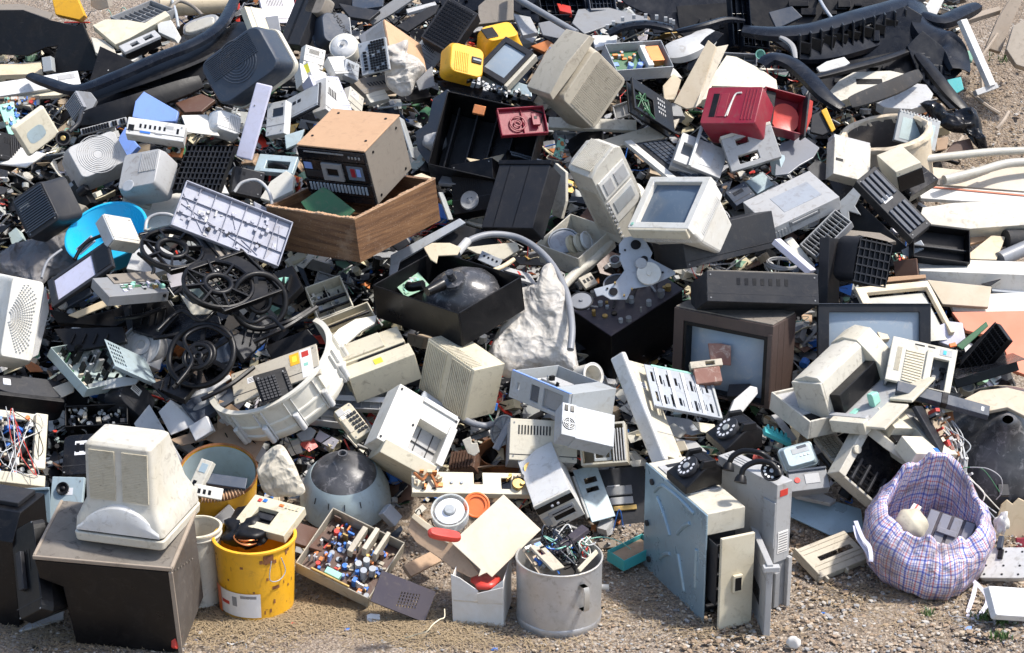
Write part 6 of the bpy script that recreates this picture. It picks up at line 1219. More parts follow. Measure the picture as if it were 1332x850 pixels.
TB('cable','double pale grey cable looping over the silver chassis','cable','lgrey',[(305,250,.6),(315,238,.64),(335,235,.66),(350,250,.64),(356,278,.6)],.0075,n=10)
TB('cable','pale grey cable bow left of the silver chassis','cable','lgrey',[(189,300,.6),(192,286,.62),(205,279,.64),(222,280,.64),(235,290,.6)],.0075,n=10)
TB('cable','thick black cable arched over the blue bowl front','cable','black',[(97,338,.6),(110,318,.64),(135,306,.66),(165,305,.66),(195,315,.62)],.008,n=10)
TB('cable','grey blue cable below the blue bowl','cable','hose',[(54,362,.5),(62,340,.5),(80,325,.48)],.006,n=8)
def fan_frame(label,P,A,B,rings,d,k=None):
    t=R('fan_frame',label,'fan frame',P,A,B,k,.035,d=d,sink=0.,group='black fan frames');b=t.part('frame','black');hs=[]
    f=t.f;b.box(0,1,0,.05,0,.6);b.box(0,1,.95,1,0,.6);b.box(0,.03,.05,.95,0,.6);b.box(.97,1,.05,.95,0,.6)
    for(u,v,R1,R2,n)in rings:
        x,y=uvp(t,u,v);c=f.p(x,y,.2);N_=48;ro,ri=[],[]
        for i in range(N_):a=2*math.pi*i/N_;dd=V((math.cos(a),math.sin(a),0));k_=min((f.L[0]*(1-x)if dd.x>0 else f.L[0]*x)/max(1e-6,abs(dd.x)),(f.L[1]*(1-y)if dd.y>0 else f.L[1]*y)/max(1e-6,abs(dd.y)));k_=max(R1+.004,min(k_,R1*1.45));ri.append(c+(f.ex*dd.x+f.ey*dd.y)*R1);ro.append(c+(f.ex*dd.x+f.ey*dd.y)*k_)
        g=t.part('shroud_plate','black',b,bev=0);g.skin([ro,ri,[q+f.ez*.02 for q in ri],[q+f.ez*.02 for q in ro],ro],(0,0));g=t.part('ring','black',b,bev=0,smooth=50);g.ring(c,f.ez,R1,.009,44,7,False);g.ring(c,f.ez,R2,.012,32,8,False);g=t.part('spoke','black',b,bev=0)
        for i in range(n):a=2*math.pi*i/n+.3;dd=f.ex*math.cos(a)+f.ey*math.sin(a);g.bar(c+dd*R2,c+dd*R1,.009,.02,False)
    return t
t=fan_frame('black fan frame with round spider and flat ribbed half, upper of the two',(180,303),(277,281),(222,352),[(224,322,.125,.06,7)],.60)
g=t.part('solid_half','taupe');g.box(.62,1.0,.05,.95,.3,.5);g=t.part('long_rib','black');[g.box(.66+.1*i,.69+.1*i,.05,.95,0,.3)for i in range(3)]
t=fan_frame('black fan frame with oval spider and fine grille, lower of the two',(240,350),(316,324),(292,405),[(284,368,.14,.055,8)],.58)
g=t.part('grille','black',bev=0);[g.box(.03,.97,.1+.09*i,.115+.09*i,.55,.7)for i in range(9)];[g.box(.08+.09*i,.095+.09*i,.05,.95,.55,.7)for i in range(10)]
def wheel(label,u,v,rpx,ax,d,n=5,th=.013,hub=.4):
    C=W(u,v,d);r=rpx*(C-CAM).dot(FW)/FPX;ax=V(ax).normalized();ex=(RT-ax*RT.dot(ax)).normalized();t=Thing('wheel_rim',label,'spoked ring',Fr(C,ex,ax.cross(ex),ax,[r,r,.02]),'loose black spoked rings')
    b=t.part('rim','black',bev=0,smooth=50);b.ring((0,0,0),'z',r,th,44,8);g=t.part('hub_ring','black',bev=0,smooth=50);g.ring((0,0,0),'z',r*hub,th*.9,30,8);g=t.part('spoke','black',bev=0)
    for i in range(n):a=2*math.pi*i/n+.5;g.bar((math.cos(a)*hub,math.sin(a)*hub,0),(math.cos(a),math.sin(a),0),.018,.012)
    return t
wheel('black spoked ring standing above the washing machine tub',337,392,36,(.4,-.8,.4),.58,5)
wheel('large black spoked ring on the torn brown cardboard',262,462,44,(-.2,-.7,.7),.52,6)
wheel('small thick black ring inside the large spoked ring',257,464,18,(-.2,-.6,.8),.60,4,.01,.3)
for i,(a_,b_,lb)in enumerate((((225,505),(282,442),'slim black plastic bar crossing the large spoked ring'),((345,428),(404,402),'black glossy plastic strut above the washing machine tub'),((262,520),(330,478),'curved black trim between large ring and washing machine tub'),((200,440),(255,425),'black strut left of the large spoked ring'),((330,445),(412,400),'long thin black strut touching the cream panel in the tub'),((150,415),(215,400),'black crossbar below the disc drive housing'))):
    TB('plastic_strut',lb,'strut','black',[(*a_,.5),((a_[0]+b_[0])/2+2,(a_[1]+b_[1])/2+3,.52),(*b_,.5)],.010,n=6,group='black plastic struts')
t=SL('green_cap','round green cap behind the upper black spoked ring','cap','mint',[(362,362),(370,360),(382,362),(384,370),(372,378),(362,372)],'m',.01,.44)
t=SL('white_shell','smooth white oval shell behind the upper fan frame','shell','white',[(164,350),(172,330),(188,318),(204,318),(225,330),(238,345),(200,356)],(-.1,-.6,.8),.03,.5)
t=SL('cream_shell','beige triangular shell with clips under the lower fan frame','shell','warm',[(232,380),(250,395),(290,402),(278,408),(250,410)],'m',.01,.5)
t=SL('tinted_cover','blue glossy dark cover beneath the large spoked ring','cover','slate',[(275,450),(300,430),(312,445),(300,470),(280,474)],'m',.02,.42)
t=SL('tinted_cover','dark blue monitor shell in the shade below the fan frames','monitor shell','bumper',[(212,400),(240,395),(285,412),(290,432),(255,445),(215,435),(205,420)],'m',.06,.3)
t=R('monitor','dark taupe ribbed monitor shell below the disc drive housing','monitor',(160,400),(212,385),(166,432),None,.1,d=.30);vented(t,'dgrey',[F0(.1,.9,.1,.9)],12,.5,.004)
for i,(pp,m_,n_,lb)in enumerate((([(170,395),(215,385),(232,410),(205,440),(172,430)],'black','m','black broken shell left of the loose spoked rings'),([(228,470),(262,492),(240,520),(205,505)],'black','u','black flat scrap below the large spoked ring'),([(296,380),(352,352),(372,372),(330,410)],'black','m','black bezel corner right of the lower fan frame'),([(300,440),(345,412),(366,425),(318,468)],'dgrey','ur','dark grey deck cover above the cream panel in the tub'),([(196,500),(228,486),(250,500),(215,520)],'black','m','black wedge under the round fan motor'),([(262,302),(280,296),(345,352),(330,362)],'dgrey','m','dark grey long rib on the upper fan frame'),([(340,362),(380,345),(392,372),(366,398),(345,390)],'black','ul','black plastic hub cover above the tub'),([(70,428),(160,425),(165,445),(90,458)],'black','m','black scrap tray between disc drive housing and steel computer tray'))):
    t=SL('black_shell',lb,'shell',m_,pp,n_,.03,.42);x=t.part('rib',m_);[x.bar(t.f.p(.25+.15*k,.3,-.2),t.f.p(.3+.15*k,.7,-.2),.006,.02,False)for k in range(4)]
for i,(ps,lb)in enumerate((([(205,430),(235,405),(262,418),(285,402),(310,410)],'thick black cable under the lower fan frame'),([(230,500),(250,470),(240,440),(270,425),(300,440)],'thick black cable through the large spoked ring'),([(300,395),(325,420),(350,412),(370,430)],'thick black cable right of the loose spoked rings'),([(180,330),(200,350),(190,372),(215,385)],'thick black cable at the left of the upper fan frame'))):
    TB('cable',lb,'cable','black',[(*q,.62)for q in ps],.008,n=8,group='thick black cables in the fan frames')
def sweep(name,label,cat,mat,path,w1,h1,up=(0,-.3,.95),group=None,curl=.3,holes=0,pn='shell'):
    """long moulded strip (bumper, beam): folded profile swept along the path; w1 width, h1 lip in metres"""
    P=[W(*q)for q in path];t=Thing(name,label,cat,Fr(P[0],V((1,0,0)),V((0,1,0)),V((0,0,1)),[1,1,1]),group)
    b=t.part(pn,mat,smooth=30,bev=0);C=catmull(P,5);up=V(up).normalized();rings=[]
    pr=[(-.5,-curl),(-.46,0),(-.2,.12),(.1,.16),(.42,.05),(.5,-curl),(.47,-curl),(.38,0),(.1,.10),(-.2,.06),(-.42,-.05),(-.47,-curl)]
    for i,q in enumerate(C):
        tn=(C[min(i+1,len(C)-1)]-C[max(0,i-1)]).normalized();sd_=tn.cross(up).normalized();u2=sd_.cross(tn)
        k=1-.35*abs(2*i/(len(C)-1)-1)**3
        rings.append([q+sd_*(x*w1*k)+u2*(y*h1*1.6*k)for x,y in pr])
    b.skin(rings);t.P=P;return t
t=SL('cabinet_hood','huge flat black hood of sheet in the top left corner','hood','black',[(-12,14),(30,13),(64,26),(100,34),(107,30),(122,66),(131,92),(66,95),(75,60),(60,62),(35,73),(-12,70)],(0,-.95,.3),.04,.25)
t=SL('hood_rim','grey beige rim on top of the huge black hood','rim','taupe',[(-12,6),(30,5),(69,17),(64,25),(30,13),(-12,13)],'u',.02,.3)
t=SL('yellow_crate','yellow plastic container standing at the top left','container','yellow',[(66,-8),(98,-8),(110,20),(103,26),(72,19)],(0,-.9,.4),.08,.15)
t=SL('stone','pale grey rock behind the scrap at the top left','rock','stone',[(118,-8),(138,-8),(142,10),(128,14),(118,8)],'f',.1,.1)
TB('rusty_tank','rusty cream cylinder lying at the very top left','cylinder','bone',[(208,6,.2),(255,4,.2),(304,0,.2)],.062,n=20)
t=R('mesh_crate','grey translucent lattice crate behind the white covers, top left','crate',(143,22),(196,0),(158,28),None,.05,d=.3);t.f.L[1]*= 2;shell(t,'grey',(9,3),wall=.005)
TB('metal_leg','grey metal tube leg in front of the rusty cylinder','tube','silver',[(224,0,.3),(229,18,.3),(232,36,.28)],.008)
TB('metal_leg','bent grey frame tube near the rusty cylinder','tube','taupe',[(220,14,.3),(232,2,.32),(250,8,.3),(263,20,.28)],.009)
t=SL('appliance_cover','large white appliance cover at the top left, left of the black bumper','cover','warm',[(120,33),(137,25),(165,26),(188,30),(215,14),(221,20),(168,50),(150,58),(140,50)],(-.1,-.5,.85),.04,.34)
t=R('disc_player','white front panel with dark square opening among the white covers, top left','front panel',(154,60),(201,39),(162,68),None,.06,d=.42);b=t.part('panel','lgrey');b.plate(0,1,0,1,0,.3,[(.25,.45,.3,.8),(.62,.85,.25,.75)]);t.part('body','black').box(.02,.98,.05,.95,.4,1)
t=SL('appliance_cover','crumpled white plastic ribs above the black bumper, top left','plastic ribs','white',[(136,85),(150,70),(176,66),(185,72),(165,84),(140,92)],'u',.03,.3)
t=SL('appliance_cover','cream broken cover piece left of the ribs, top left','cover','warm',[(118,48),(135,52),(148,62),(152,72),(140,78),(124,68)],'u',.02,.26)
t=R('seat_shell','pale oval seat shaped shell right of the white covers, top left','seat shell',(236,30),(284,14),(236,50),None,.03,d=.36);t.part('shell','lgrey',smooth=40).loft([(0,.04,.96,.04,.96,.35),(1,0,1,0,1,.35)],n=6);t.part('ridge','warm',smooth=40).loft([(-.3,.12,.88,.25,.9,.35),(0,.1,.9,.2,.95,.35)],n=5)
t=SL('torn_carton','white broken box corner hanging over the edge of the pale oval shell','carton','white',[(204,30),(222,26),(232,44),(228,52),(206,42)],'ul',.03,.38)
sweep('car_bumper','long curved black car bumper running diagonally at the top left','car bumper','bumper',[(38,97,.42),(62,106,.44),(100,115,.46),(150,98,.48),(205,74,.5),(255,54,.5),(288,30,.48),(306,-4,.45)],.075,.035)
sweep('car_bumper','inner black trough strip below the long diagonal bumper','bumper trough','black',[(105,128,.34),(150,110,.36),(200,92,.38),(255,70,.38),(300,45,.38),(320,30,.36)],.13,.02)
sweep('car_bumper','wide flat black bumper bar under the trough, left of the slate shell','bumper bar','black',[(104,156,.36),(150,144,.38),(205,126,.38),(262,106,.38)],.10,.03,up=(0,-.9,.4))
t=R('lid','white flat lid at the left edge below the black hood','lid',(-8,108),(101,92),(-4,126),None,.02,d=.34);t.part('lid','white').box(0,1,0,1,0,1);t.part('recess','lgrey').box(.75,.95,.15,.5,-.1,0)
t=SL('lid','white ridged panel below the flat lid at the left edge','panel','warm',[(-8,115),(60,108),(93,119),(75,124),(10,127),(-8,124)],'u',.02,.26)
t=SL('wooden_plank','pink beige plank lying under the black hood, top left','plank','bone',[(-8,84),(53,80),(56,96),(-8,98)],'u',.03,.1)
t=R('white_post','small grey white block below the black hood','block',(54,75),(66,73),(56,94),None,.05,d=.2);t.part('block','silver').box(0,1,0,1,0,1)
t=R('monitor','dark blue grey monitor shell with concentric ribs, upper left','monitor',(256,84),(303,50),(288,142),None,.16,d=.52,sink=0);t.f.L[0]*= 1.65
b=t.part('housing','slate',smooth=40);b.loft([(0,.03,.97,.03,.97,.18),(.12,0,1,0,1,.2),(1,.02,1.02,.02,1.02,.2)],n=6)
v=t.part('vent','slate',b,bev=0);v.ribs(F0h(.1,.82,.06,.5),13,.45,.006);
for i in range(7):v.ring((.5,.42,-.01),'z',.018+.013*i,.003,34,5)
t.part('cream_rim','warm',smooth=40).loft([(1.0,.0,1.04,.0,1.04,.2),(1.25,.0,1.04,.0,1.04,.2)],n=6)
t=R('cream_tray','cream square tray with blue tint standing on edge, left edge','tray',(57,137),(80,175),(16,167),None,.03,d=.5,sink=0);t.part('tray','warm').loft([(0,.05,.95,.05,.95,.06),(.5,0,1,0,1,.06),(1,0,1,0,1,.06)]);t.part('tint','pale').loft([(-.03,.35,.75,.3,.8,.3),(0,.35,.75,.3,.8,.3)])
t=can('roller','small black roller with brass centre at the corner of the cream tray','roller','rubber',82,180,9,.03,ax=(.1,-.8,.5),d=.56,taper=1,lip=.004);t.part('hub','brass').cyl((0,0,.9),'z',.012,.006);
TB('plastic_arm','dark curved plastic arm holding the black roller','arm','dgrey',[(90,172,.54),(102,160,.54),(106,145,.5)],.01)
t=R('circuit_board','mint green circuit board standing left of the cream tray','circuit board',(-2,137),(17,133),(12,176),None,.006,d=.44);board(t,'mint',16,3,hmax=.01)
t=R('circuit_board','brown and green circuit board strip above the mint green board','circuit board',(0,127),(52,126),(0,137),None,.006,d=.4);board(t,'tanpcb',40,13,hmax=.02)
t=R('printer_side','black printer body under the mint green board at the left edge','printer',(-4,170),(28,178),(-2,206),None,.1,d=.3);t.part('body','black').box(0,1,0,1,0,1);g=t.part('rib','dgrey',bev=0);g.ribs(F0(.5,1,.1,.9),6,.5,.004)
t=SL('white_panel','white flat panel with black clip below the cream tray','panel','white',[(-8,186),(12,188),(60,200),(34,217),(-8,212)],'u',.01,.36)
t=R('grey_grille','grey comb shaped grille left of the black trough','grille',(84,137),(98,118),(95,158),None,.02,d=.42);vented(t,'hose',[F0h(.05,.95,.05,.95)],9,.5,.006)
t=SL('metal_fragment','grey mechanical bracket at the lower end of the black bumper','bracket','grey',[(100,118),(118,120),(126,130),(118,145),(104,150)],'m',.03,.44)
t=SL('blue_panel','light blue plastic frame lying behind the white printer back, upper left','plastic frame','blue',[(187,119),(232,145),(229,158),(200,158),(172,152),(176,132)],(-.1,-.6,.8),.02,.46)
t=SL('blue_panel','lower leg of light blue plastic below the white printer back','plastic leg','blue',[(163,165),(168,176),(180,190),(165,206),(150,198),(155,178)],(-.3,-.7,.6),.03,.40)
t=R('scanner','white back of a small printer with sockets and blue port, upper left','printer back',(167,152),(242,163),(163,174),None,.10,d=.56,sink=0)
b=t.part('body','white');b.box(0,1,0,1,0,1);g=t.part('socket','black',b);g.box(.03,.13,.42,.78,-.02,0);g.use('royal').box(.24,.42,.7,.82,-.03,0);g.use('grey').box(.5,.62,.72,.8,-.02,0);g.use('lgrey').box(.65,.8,.2,.4,-.01,0);g.use('black').box(.86,.9,.3,.6,-.02,0)
t=SL('white_card','blank white square card, upper left','card','white',[(236,150),(270,149),(286,177),(244,172)],(.1,-.4,.9),.006,.56)
t=R('lilac_strip','tall pale lilac plastic strip standing in the upper left of the heap','strip',(333,107),(354,112),(306,204),None,.015,d=.66,sink=0);t.part('strip','lilac',bev=.006).box(0,1,0,1,0,1);t.part('screw','grey').cyl((.3,.3,-.02),-t.f.ez,.004,.002,8)
t=R('monitor','pale grey monitor shell with curved vent lines, left of the blue leg','monitor',(82,192),(138,170),(106,236),None,.16,d=.34,sink=.0);t.f.L[0]*= 1.2
b=t.part('housing','lgrey',smooth=35);b.loft([(0,.05,.95,.05,.95,.12),(.3,0,1,0,1,.12),(1,0,1,0,1,.1)]);v=t.part('vent','lgrey',bev=0)
for i in range(9):v.ring((.5,.5,-.002),'z',.02+.009*i,.002,24,5)
t=R('monitor','pale ribbed monitor shell right of the curved vent monitor','monitor',(160,200),(212,190),(150,250),None,.14,d=.42,sink=0)
b=t.part('housing','lgrey',smooth=35);b.loft([(0,.05,.95,.05,.95,.1),(.3,0,1,0,1,.12),(1,0,1,0,1,.1)]);v=t.part('vent','lgrey',bev=0);v.ribs(F0(.5,.93,.1,.6),10,.5,.004);t.part('round_cap','silver',smooth=50).prof((.3,.9,-.01),-t.f.ez,[(.03,0),(.028,.003),(.0001,.003)],24)
t=R('curved_grille','yellowish curved louvred grille left of the cable bow','grille',(167,235),(203,246),(160,262),None,.02,d=.5);vented(t,'beige',[F0h(.1,.98,.1,.95)],9,.5,.004)
t=SL('white_sheet','pale sheet scrap left of the silver chassis','sheet','white',[(262,238),(288,231),(298,252),(270,250)],'u',.01,.5)
t=R('black_rack','black square moulded grid rack, upper left','grid rack',(244,189),(305,190),(223,247),None,.03,d=.58,sink=0)
b=tray(t,'black',.003,up='z0');g=t.part('grid_rib','dgrey',bev=0);[g.box(.09*i,.09*i+.02,0,1,.1,1)for i in range(1,11)];[g.box(0,1,.12*i,.12*i+.02,.1,1)for i in range(1,8)]
t=R('dark_case','dark grey smooth casing right of the black grid rack','casing',(306,216),(345,225),(300,250),None,.06,d=.44);t.part('casing','dgrey').box(0,1,0,1,0,1)
t=R('circuit_board','brown orange circuit board with white connector above the grid rack','circuit board',(222,177),(243,178),(215,204),None,.006,d=.62);board(t,'copper',26,8,hmax=.02,mats=('white','warm','beige','black','orange','pcb'))
t=R('small_monitor','white plastic socket housing left of the lilac strip','housing',(282,138),(318,150),(278,168),None,.08,d=.5);t.part('housing','white',smooth=40).loft([(0,.1,.9,.1,.9,.2),(.5,0,1,0,1,.2),(1,0,1,0,1,.15)]);v=t.part('vent','lgrey',bev=0);v.ribs(F0(.5,.9,.2,.8),6,.5,.003)
t=R('keyboard','black keyboard strip with pale base left of the blue leg','keyboard',(104,168),(164,152),(106,176),None,.02,d=.4);keys(t,'lgrey','black',16,3)
t=SL('paper_scrap','torn brown wrapping behind the slate ribbed monitor','wrapping','brown',[(228,134),(262,122),(280,130),(262,145),(240,146)],'u',.02,.3)
t=R('aqua_frame','pale aqua plastic frame with black handle left of the stereo','frame',(338,200),(388,204),(330,222),None,.03,d=.5);b=t.part('frame','pale');b.plate(0,1,0,1,0,1,[(.25,.85,.35,.8)]);t.part('handle','black',smooth=40).tube([(.3,.6,.5),(.5,.5,.3),(.8,.65,.5)],.012,10,frac=True)
t=SL('white_bracket','cream broken bracket between the silver chassis and the wooden box','bracket','white',[(352,236),(372,222),(382,228),(380,248),(352,262),(338,258)],'ul',.02,.52)
t=R('circuit_board','orange brown circuit board scrap left of the stereo','circuit board',(376,226),(394,232),(372,250),None,.006,d=.54);board(t,'copper',22,18,hmax=.02)
t=R('router','black modem with white print and four buttons, upper left of centre','modem',(330,56),(374,76),(326,72),None,.05,d=.5);t.part('case','dgrey').box(0,1,0,1,0,1);g=t.part('button','cream');[g.cyl((.5+.08*i,.62,-.02),-t.f.ez,.004,.003,8)for i in range(4)];g=t.part('print','lgrey');g.box(.45,.85,.3,.36,-.012,0);g.box(.05,.3,.5,.54,-.012,0)
t=R('black_column','tall dark grey appliance strip standing at the top left of centre','appliance strip',(388,-8),(412,-6),(362,56),None,.08,d=.44);t.f.L[0]*= 1.1;t.part('body','dgrey').box(0,1,0,1,0,1);t.part('groove','black').box(.35,.45,.05,.95,-.02,0);t.part('cap','taupe',smooth=40).loft([(0,.6,1.4,-.02,.35,.2),(1,.6,1.4,-.02,.35,.2)])
t=R('lilac_panel','pale lilac white panel at the very top left of centre','panel',(336,-8),(380,-8),(345,30),None,.02,d=.3);t.part('panel','lilac').box(0,1,0,1,0,1)
t=R('white_column','white ribbed plastic column leaning at the top left of centre','column',(318,8),(346,12),(338,62),None,.04,d=.36);t.part('column','warm').box(0,.8,0,1,0,1);t.part('rib','lgrey').box(.25,.35,0,1,-.1,0)
t=R('monitor','slate grey rounded monitor back with brand lettering, upper centre left','monitor',(416,14),(452,16),(420,54),None,.14,d=.48);t.f.L[0]*= 1.1
b=t.part('housing','slate',smooth=40);b.loft([(0,.05,.95,.05,1,.25),(.3,0,1,0,1,.25),(1,0,1,0,1,.2)],n=5);t.part('front_rim','lgrey').box(.95,1.05,.1,1,.2,1);txt(t,'SAMSUNG',.62,.35,-.02,.032,'dgrey',None,math.radians(-60))
t=R('slate_box','slate plastic box with square holes left of the lettered monitor back','box',(398,26),(416,22),(412,66),None,.05,d=.48);t.part('box','slate').box(0,1,0,1,0,1);g=t.part('hole','black');g.box(.4,.7,.1,.22,-.03,0);g.box(.5,.75,.55,.65,-.03,0)
t=can('fan_cap','white domed round appliance part with small hub, upper centre','round cap','white',447,60,19,.05,ax=(-.15,-.7,.7),d=.62,taper=1.1,lip=0);t.part('dome','white',smooth=60,bev=0).prof((0,0,.7),'z',[(t.r,0),(t.r*.95,.015),(t.r*.75,.028),(t.r*.35,.034),(t.r*.3,.03),(.0001,.03)],32);t.part('hub','lgrey',bev=0,smooth=40).prof((0,0,1.45),'z',[(.011,0),(.009,.005),(.0001,.005)],14)
for P_,A_,B_,th_,d_,m_,lb in(((426,74),(448,73),(437,96),.06,.60,'white','small white square box below the white domed part'),((398,58),(424,66),(394,84),.06,.55,'white','white lopsided box with bent lid left of the domed part'),((450,76),(468,84),(448,98),.05,.56,'silver','pale grey box right below the white domed part'),((390,82),(428,96),(394,108),.06,.5,'white','white tray shaped carton under the yellow label'),((402,98),(440,100),(420,142),.08,.52,'lilac','bluish white printer corner above the stereo'),((425,100),(446,118),(424,142),.08,.50,'white','white box side above the chipboard top'),((456,112),(474,128),(452,136),.04,.46,'warm','small cream broken socket box behind the stereo'),((475,122),(500,116),(482,134),.03,.48,'warm','cream broken bracket behind the stereo, left of the black case')):
    t=R('small_box',lb,'box',P_,A_,B_,None,th_,d=d_);t.part('box',m_).box(0,1,0,1,0,1);t.part('seam','grey').box(.05,.95,.45,.48,-.006,0)
t=R('yellow_label_box','white box end with a bright yellow label, upper centre left','box',(388,88),(400,80),(394,106),None,.08,d=.60);t.part('box','white').box(0,1,0,1,0,1);t.part('label','lemon').box(.05,.95,.1,.7,-.01,0)
t=R('keyboard','silver keyboard with black keys standing upright, upper centre','keyboard',(465,57),(501,48),(471,99),None,.02,d=.60,sink=0);f=t.f;t.part('base','silver').box(0,1,0,1,0,1);g=t.part('keys','black',bev=.001);[g.box(.36+.1*i,.44+.1*i,.04+.08*j,.10+.08*j,-.4,0)for i in range(6)for j in range(12)if(i*7+j*3)%11];[g.box(.14,.26,.3+.1*i,.37+.1*i,-.3,0)for i in range(6)]
t=R('olive_panel','dark olive grey panel below the upright silver keyboard','panel',(456,104),(504,97),(474,122),None,.03,d=.48);t.part('panel','taupe').box(0,1,0,1,0,1)
drape('plastic_bag','crumpled bright white plastic bag right of the silver keyboard','plastic bag','bag',[(500,64),(515,60),(530,56),(530,72),(545,80),(552,92),(540,106),(534,120),(520,122),(506,112),(502,96)],'m',.66,.06,.03,(9,9),33)
t=SL('grey_tag','grey fabric flap right of the crumpled white bag','flap','grey',[(540,104),(562,86),(566,112),(545,118)],'m',.01,.5)
t=Y('cabinet','box with brown back and slate side, upper centre behind the white bag','cabinet',(500,26),(466,48),(506,62),(548,60),d=.40,sink=.05)if 0 else R('cabinet','wooden cabinet with tan back panel, upper centre behind the white bag','cabinet',(500,25),(548,58),(508,66),None,.14,d=.42)
t.part('back','mdf').box(0,1,0,1,0,.1);t.part('side','grey').box(0,1,0,1,.11,1)
t=SL('cabinet_side','slate grey side piece left of the tan cabinet back','side piece','hose',[(466,47),(499,25),(502,38),(498,56),(470,56)],(-.3,-.6,.7),.02,.44)
t=R('grille_box','black heater box with square mesh face, upper centre','heater box',(583,-4),(622,18),(547,48),None,.10,d=.48,sink=0);f=t.f
t.part('body','dgrey').box(0,1,0,1,0,1);g=t.part('mesh','black',bev=0);[g.box(.08+.075*i,.11+.075*i,.06,.94,-.04,0)for i in range(12)];[g.box(.06,.94,.08+.075*i,.11+.075*i,-.045,0)for i in range(12)]
t=R('silver_panel','pale silver specification panel below the black mesh box','panel',(556,42),(584,62),(544,58),None,.02,d=.52);t.f.L[1]*= 2;t.part('panel','silver').box(0,1,0,1,0,1);g=t.part('print','grey',bev=0);[g.box(.1,.8,.12+.1*i,.15+.1*i,-.02,0)for i in range(7)]
t=SL('brown_cover','dusty brown curved cover at the top centre','cover','taupe',[(622,8),(640,-8),(668,-8),(668,26),(640,30),(622,32)],'m',.03,.34)
t=SL('blue_tray','deep blue grey plastic tray at the very top centre','tray','slate',[(458,-8),(500,-8),(498,8),(470,12),(458,8)],'u',.03,.26)
for i,(pp,m_,lb)in enumerate((([(440,4),(470,10),(495,14),(480,26),(455,22)],'dgrey','dark grey curved strip above the tan cabinet'),([(474,26),(520,-6),(545,-6),(510,18),(486,32)],'grey','grey triangular plate at the top centre'),([(515,34),(560,8),(572,6),(566,18),(530,42)],'dgrey','dark lattice bracket left of the black mesh box'),([(528,12),(566,2),(568,6),(530,17)],'lgrey','thin pale strip left of the black mesh box'),([(345,22),(362,20),(366,44),(348,48)],'hose','smoky plastic scrap beside the white ribbed column'),([(372,72),(392,78),(396,98),(372,88)],'black','black scrap under the black modem'))):
    SL('plastic_scrap',lb,'plastic scrap',m_,pp,('u','m','m')[i%3],.02,.42)
t=R('yellow_case','yellow ribbed plastic tool case, left one of the yellow pair at the top','tool case',(586,52),(632,64),(583,92),None,.12,d=.50,sink=0);b=t.part('shell','yellow',smooth=40);b.loft([(0,.05,.95,.05,.97,.2),(.2,0,1,0,1,.18),(1,0,1,0,1,.18)],n=5);v=t.part('rib','yellow',b,bev=0);v.ribs(F0(.15,.55,.3,.9),8,.4,.004);t.part('latch','black').box(.62,.9,.35,.55,-.05,.1);t.part('chrome','silver').box(.65,.88,.42,.48,-.08,-.05)
t=R('yellow_case','yellow hollow plastic hood, right one of the yellow pair at the top','hood',(620,36),(664,26),(634,56),None,.14,d=.50,sink=0);b=t.part('shell','yellow',smooth=40);b.loft([(0,.1,.95,.05,.95,.2),(.25,0,1,0,1,.2),(1,0,1.25,0,1.4,.2)],n=5);t.part('opening','black').box(.05,.4,.2,.8,-.04,.0)
t=R('monitor','small dark framed monitor with pale screen facing right, beside the yellow cases','monitor',(658,47),(694,68),(619,88),None,.12,d=.46,sink=0);f=t.f;crt_front(t,'dgrey','screenl',.13,0,.2,vents=False);t.part('rim','warm').box(.98,1.1,.0,1.0,.1,.5)
t=SL('blue_shelf','pale blue steel shelf with white clips, upper centre','shelf','pale',[(602,88),(612,87),(690,112),(692,126),(656,122),(605,104)],(-.1,-.75,.6),.01,.56)
t=SL('black_shelf','long black and white edged panel below the pale blue shelf','panel','gloss',[(568,105),(600,106),(655,125),(652,132),(628,128),(575,116)],'m',.02,.5)
t=can('sink_ring','white oval plastic loop standing on the pale blue shelf','loop','lgrey',593,96,9,.02,ax=(-.3,-.9,.2),d=.62,taper=1,lip=.005,wall=.002);t.mbs=t.mbs[1:]
c=R('shelf_parts','row of small white and black clips along the pale blue shelf','clips',(605,104),(690,124),(604,112),None,.01,d=.6);g=c.part('clips','white',bev=0);g.comps(40,4,-1,.03,('white','lgrey','black','silver'));
t=R('monitor','grey beige monitor tipped on its face with fine perforated side, upper right of centre','monitor',(772,54),(820,103),(722,127),1.05,.20,d=.60,sink=0.05);f=t.f;t.f.L[0]*= 1.0
b=t.part('housing','beige',smooth=35);b.loft([(0,.12,.96,.06,.94,.1),(.4,.04,1,.02,1,.1),(1,.0,1.0,0,1.0,.1)],n=4)
g=t.part('bezel','beige',smooth=40);g.skin([[f.p(x,y,z)for x,y in((-.12,-.02),(.0,-.05),(.03,.5),(.0,1.05),(-.12,1.02),(-.18,.5))]for z in(-.0,1.0)])
v=t.part('vent','beige',b,bev=0);v.ribs([(.30,.1,0),(.9,.1,0),(.9,.9,0),(.30,.9,0)],22,.5,.003);v.ribs([(.30,.1,0),(.30,.9,0),(.9,.9,0),(.9,.1,0)],26,.4,.003)
t=R('circuit_board','tan circuit board seen from the solder side left of the tipped monitor','circuit board',(717,57),(750,67),(684,108),None,.005,d=.52);t.f.L[0]*= 1.1;board(t,'tanpcb',110,14,hmax=.006,mats=('black','dgrey','royal','taupe','silver','brown'));
t=SL('white_piece','white translucent scrap above the tan circuit board','scrap','lgrey',[(730,52),(738,44),(765,46),(764,58),(745,68)],'u',.02,.46)
t=R('white_bar','long cream bar under the tipped monitor','bar',(714,152),(828,156),(714,166),None,.03,d=.56);t.part('bar','warm').box(0,1,0,1,0,1)
t=SL('beige_lid','beige flat shelf piece above the black keyboard','shelf piece','beige',[(780,183),(850,163),(884,154),(878,166),(862,180),(805,190),(784,192)],(0,-.5,.85),.02,.52)
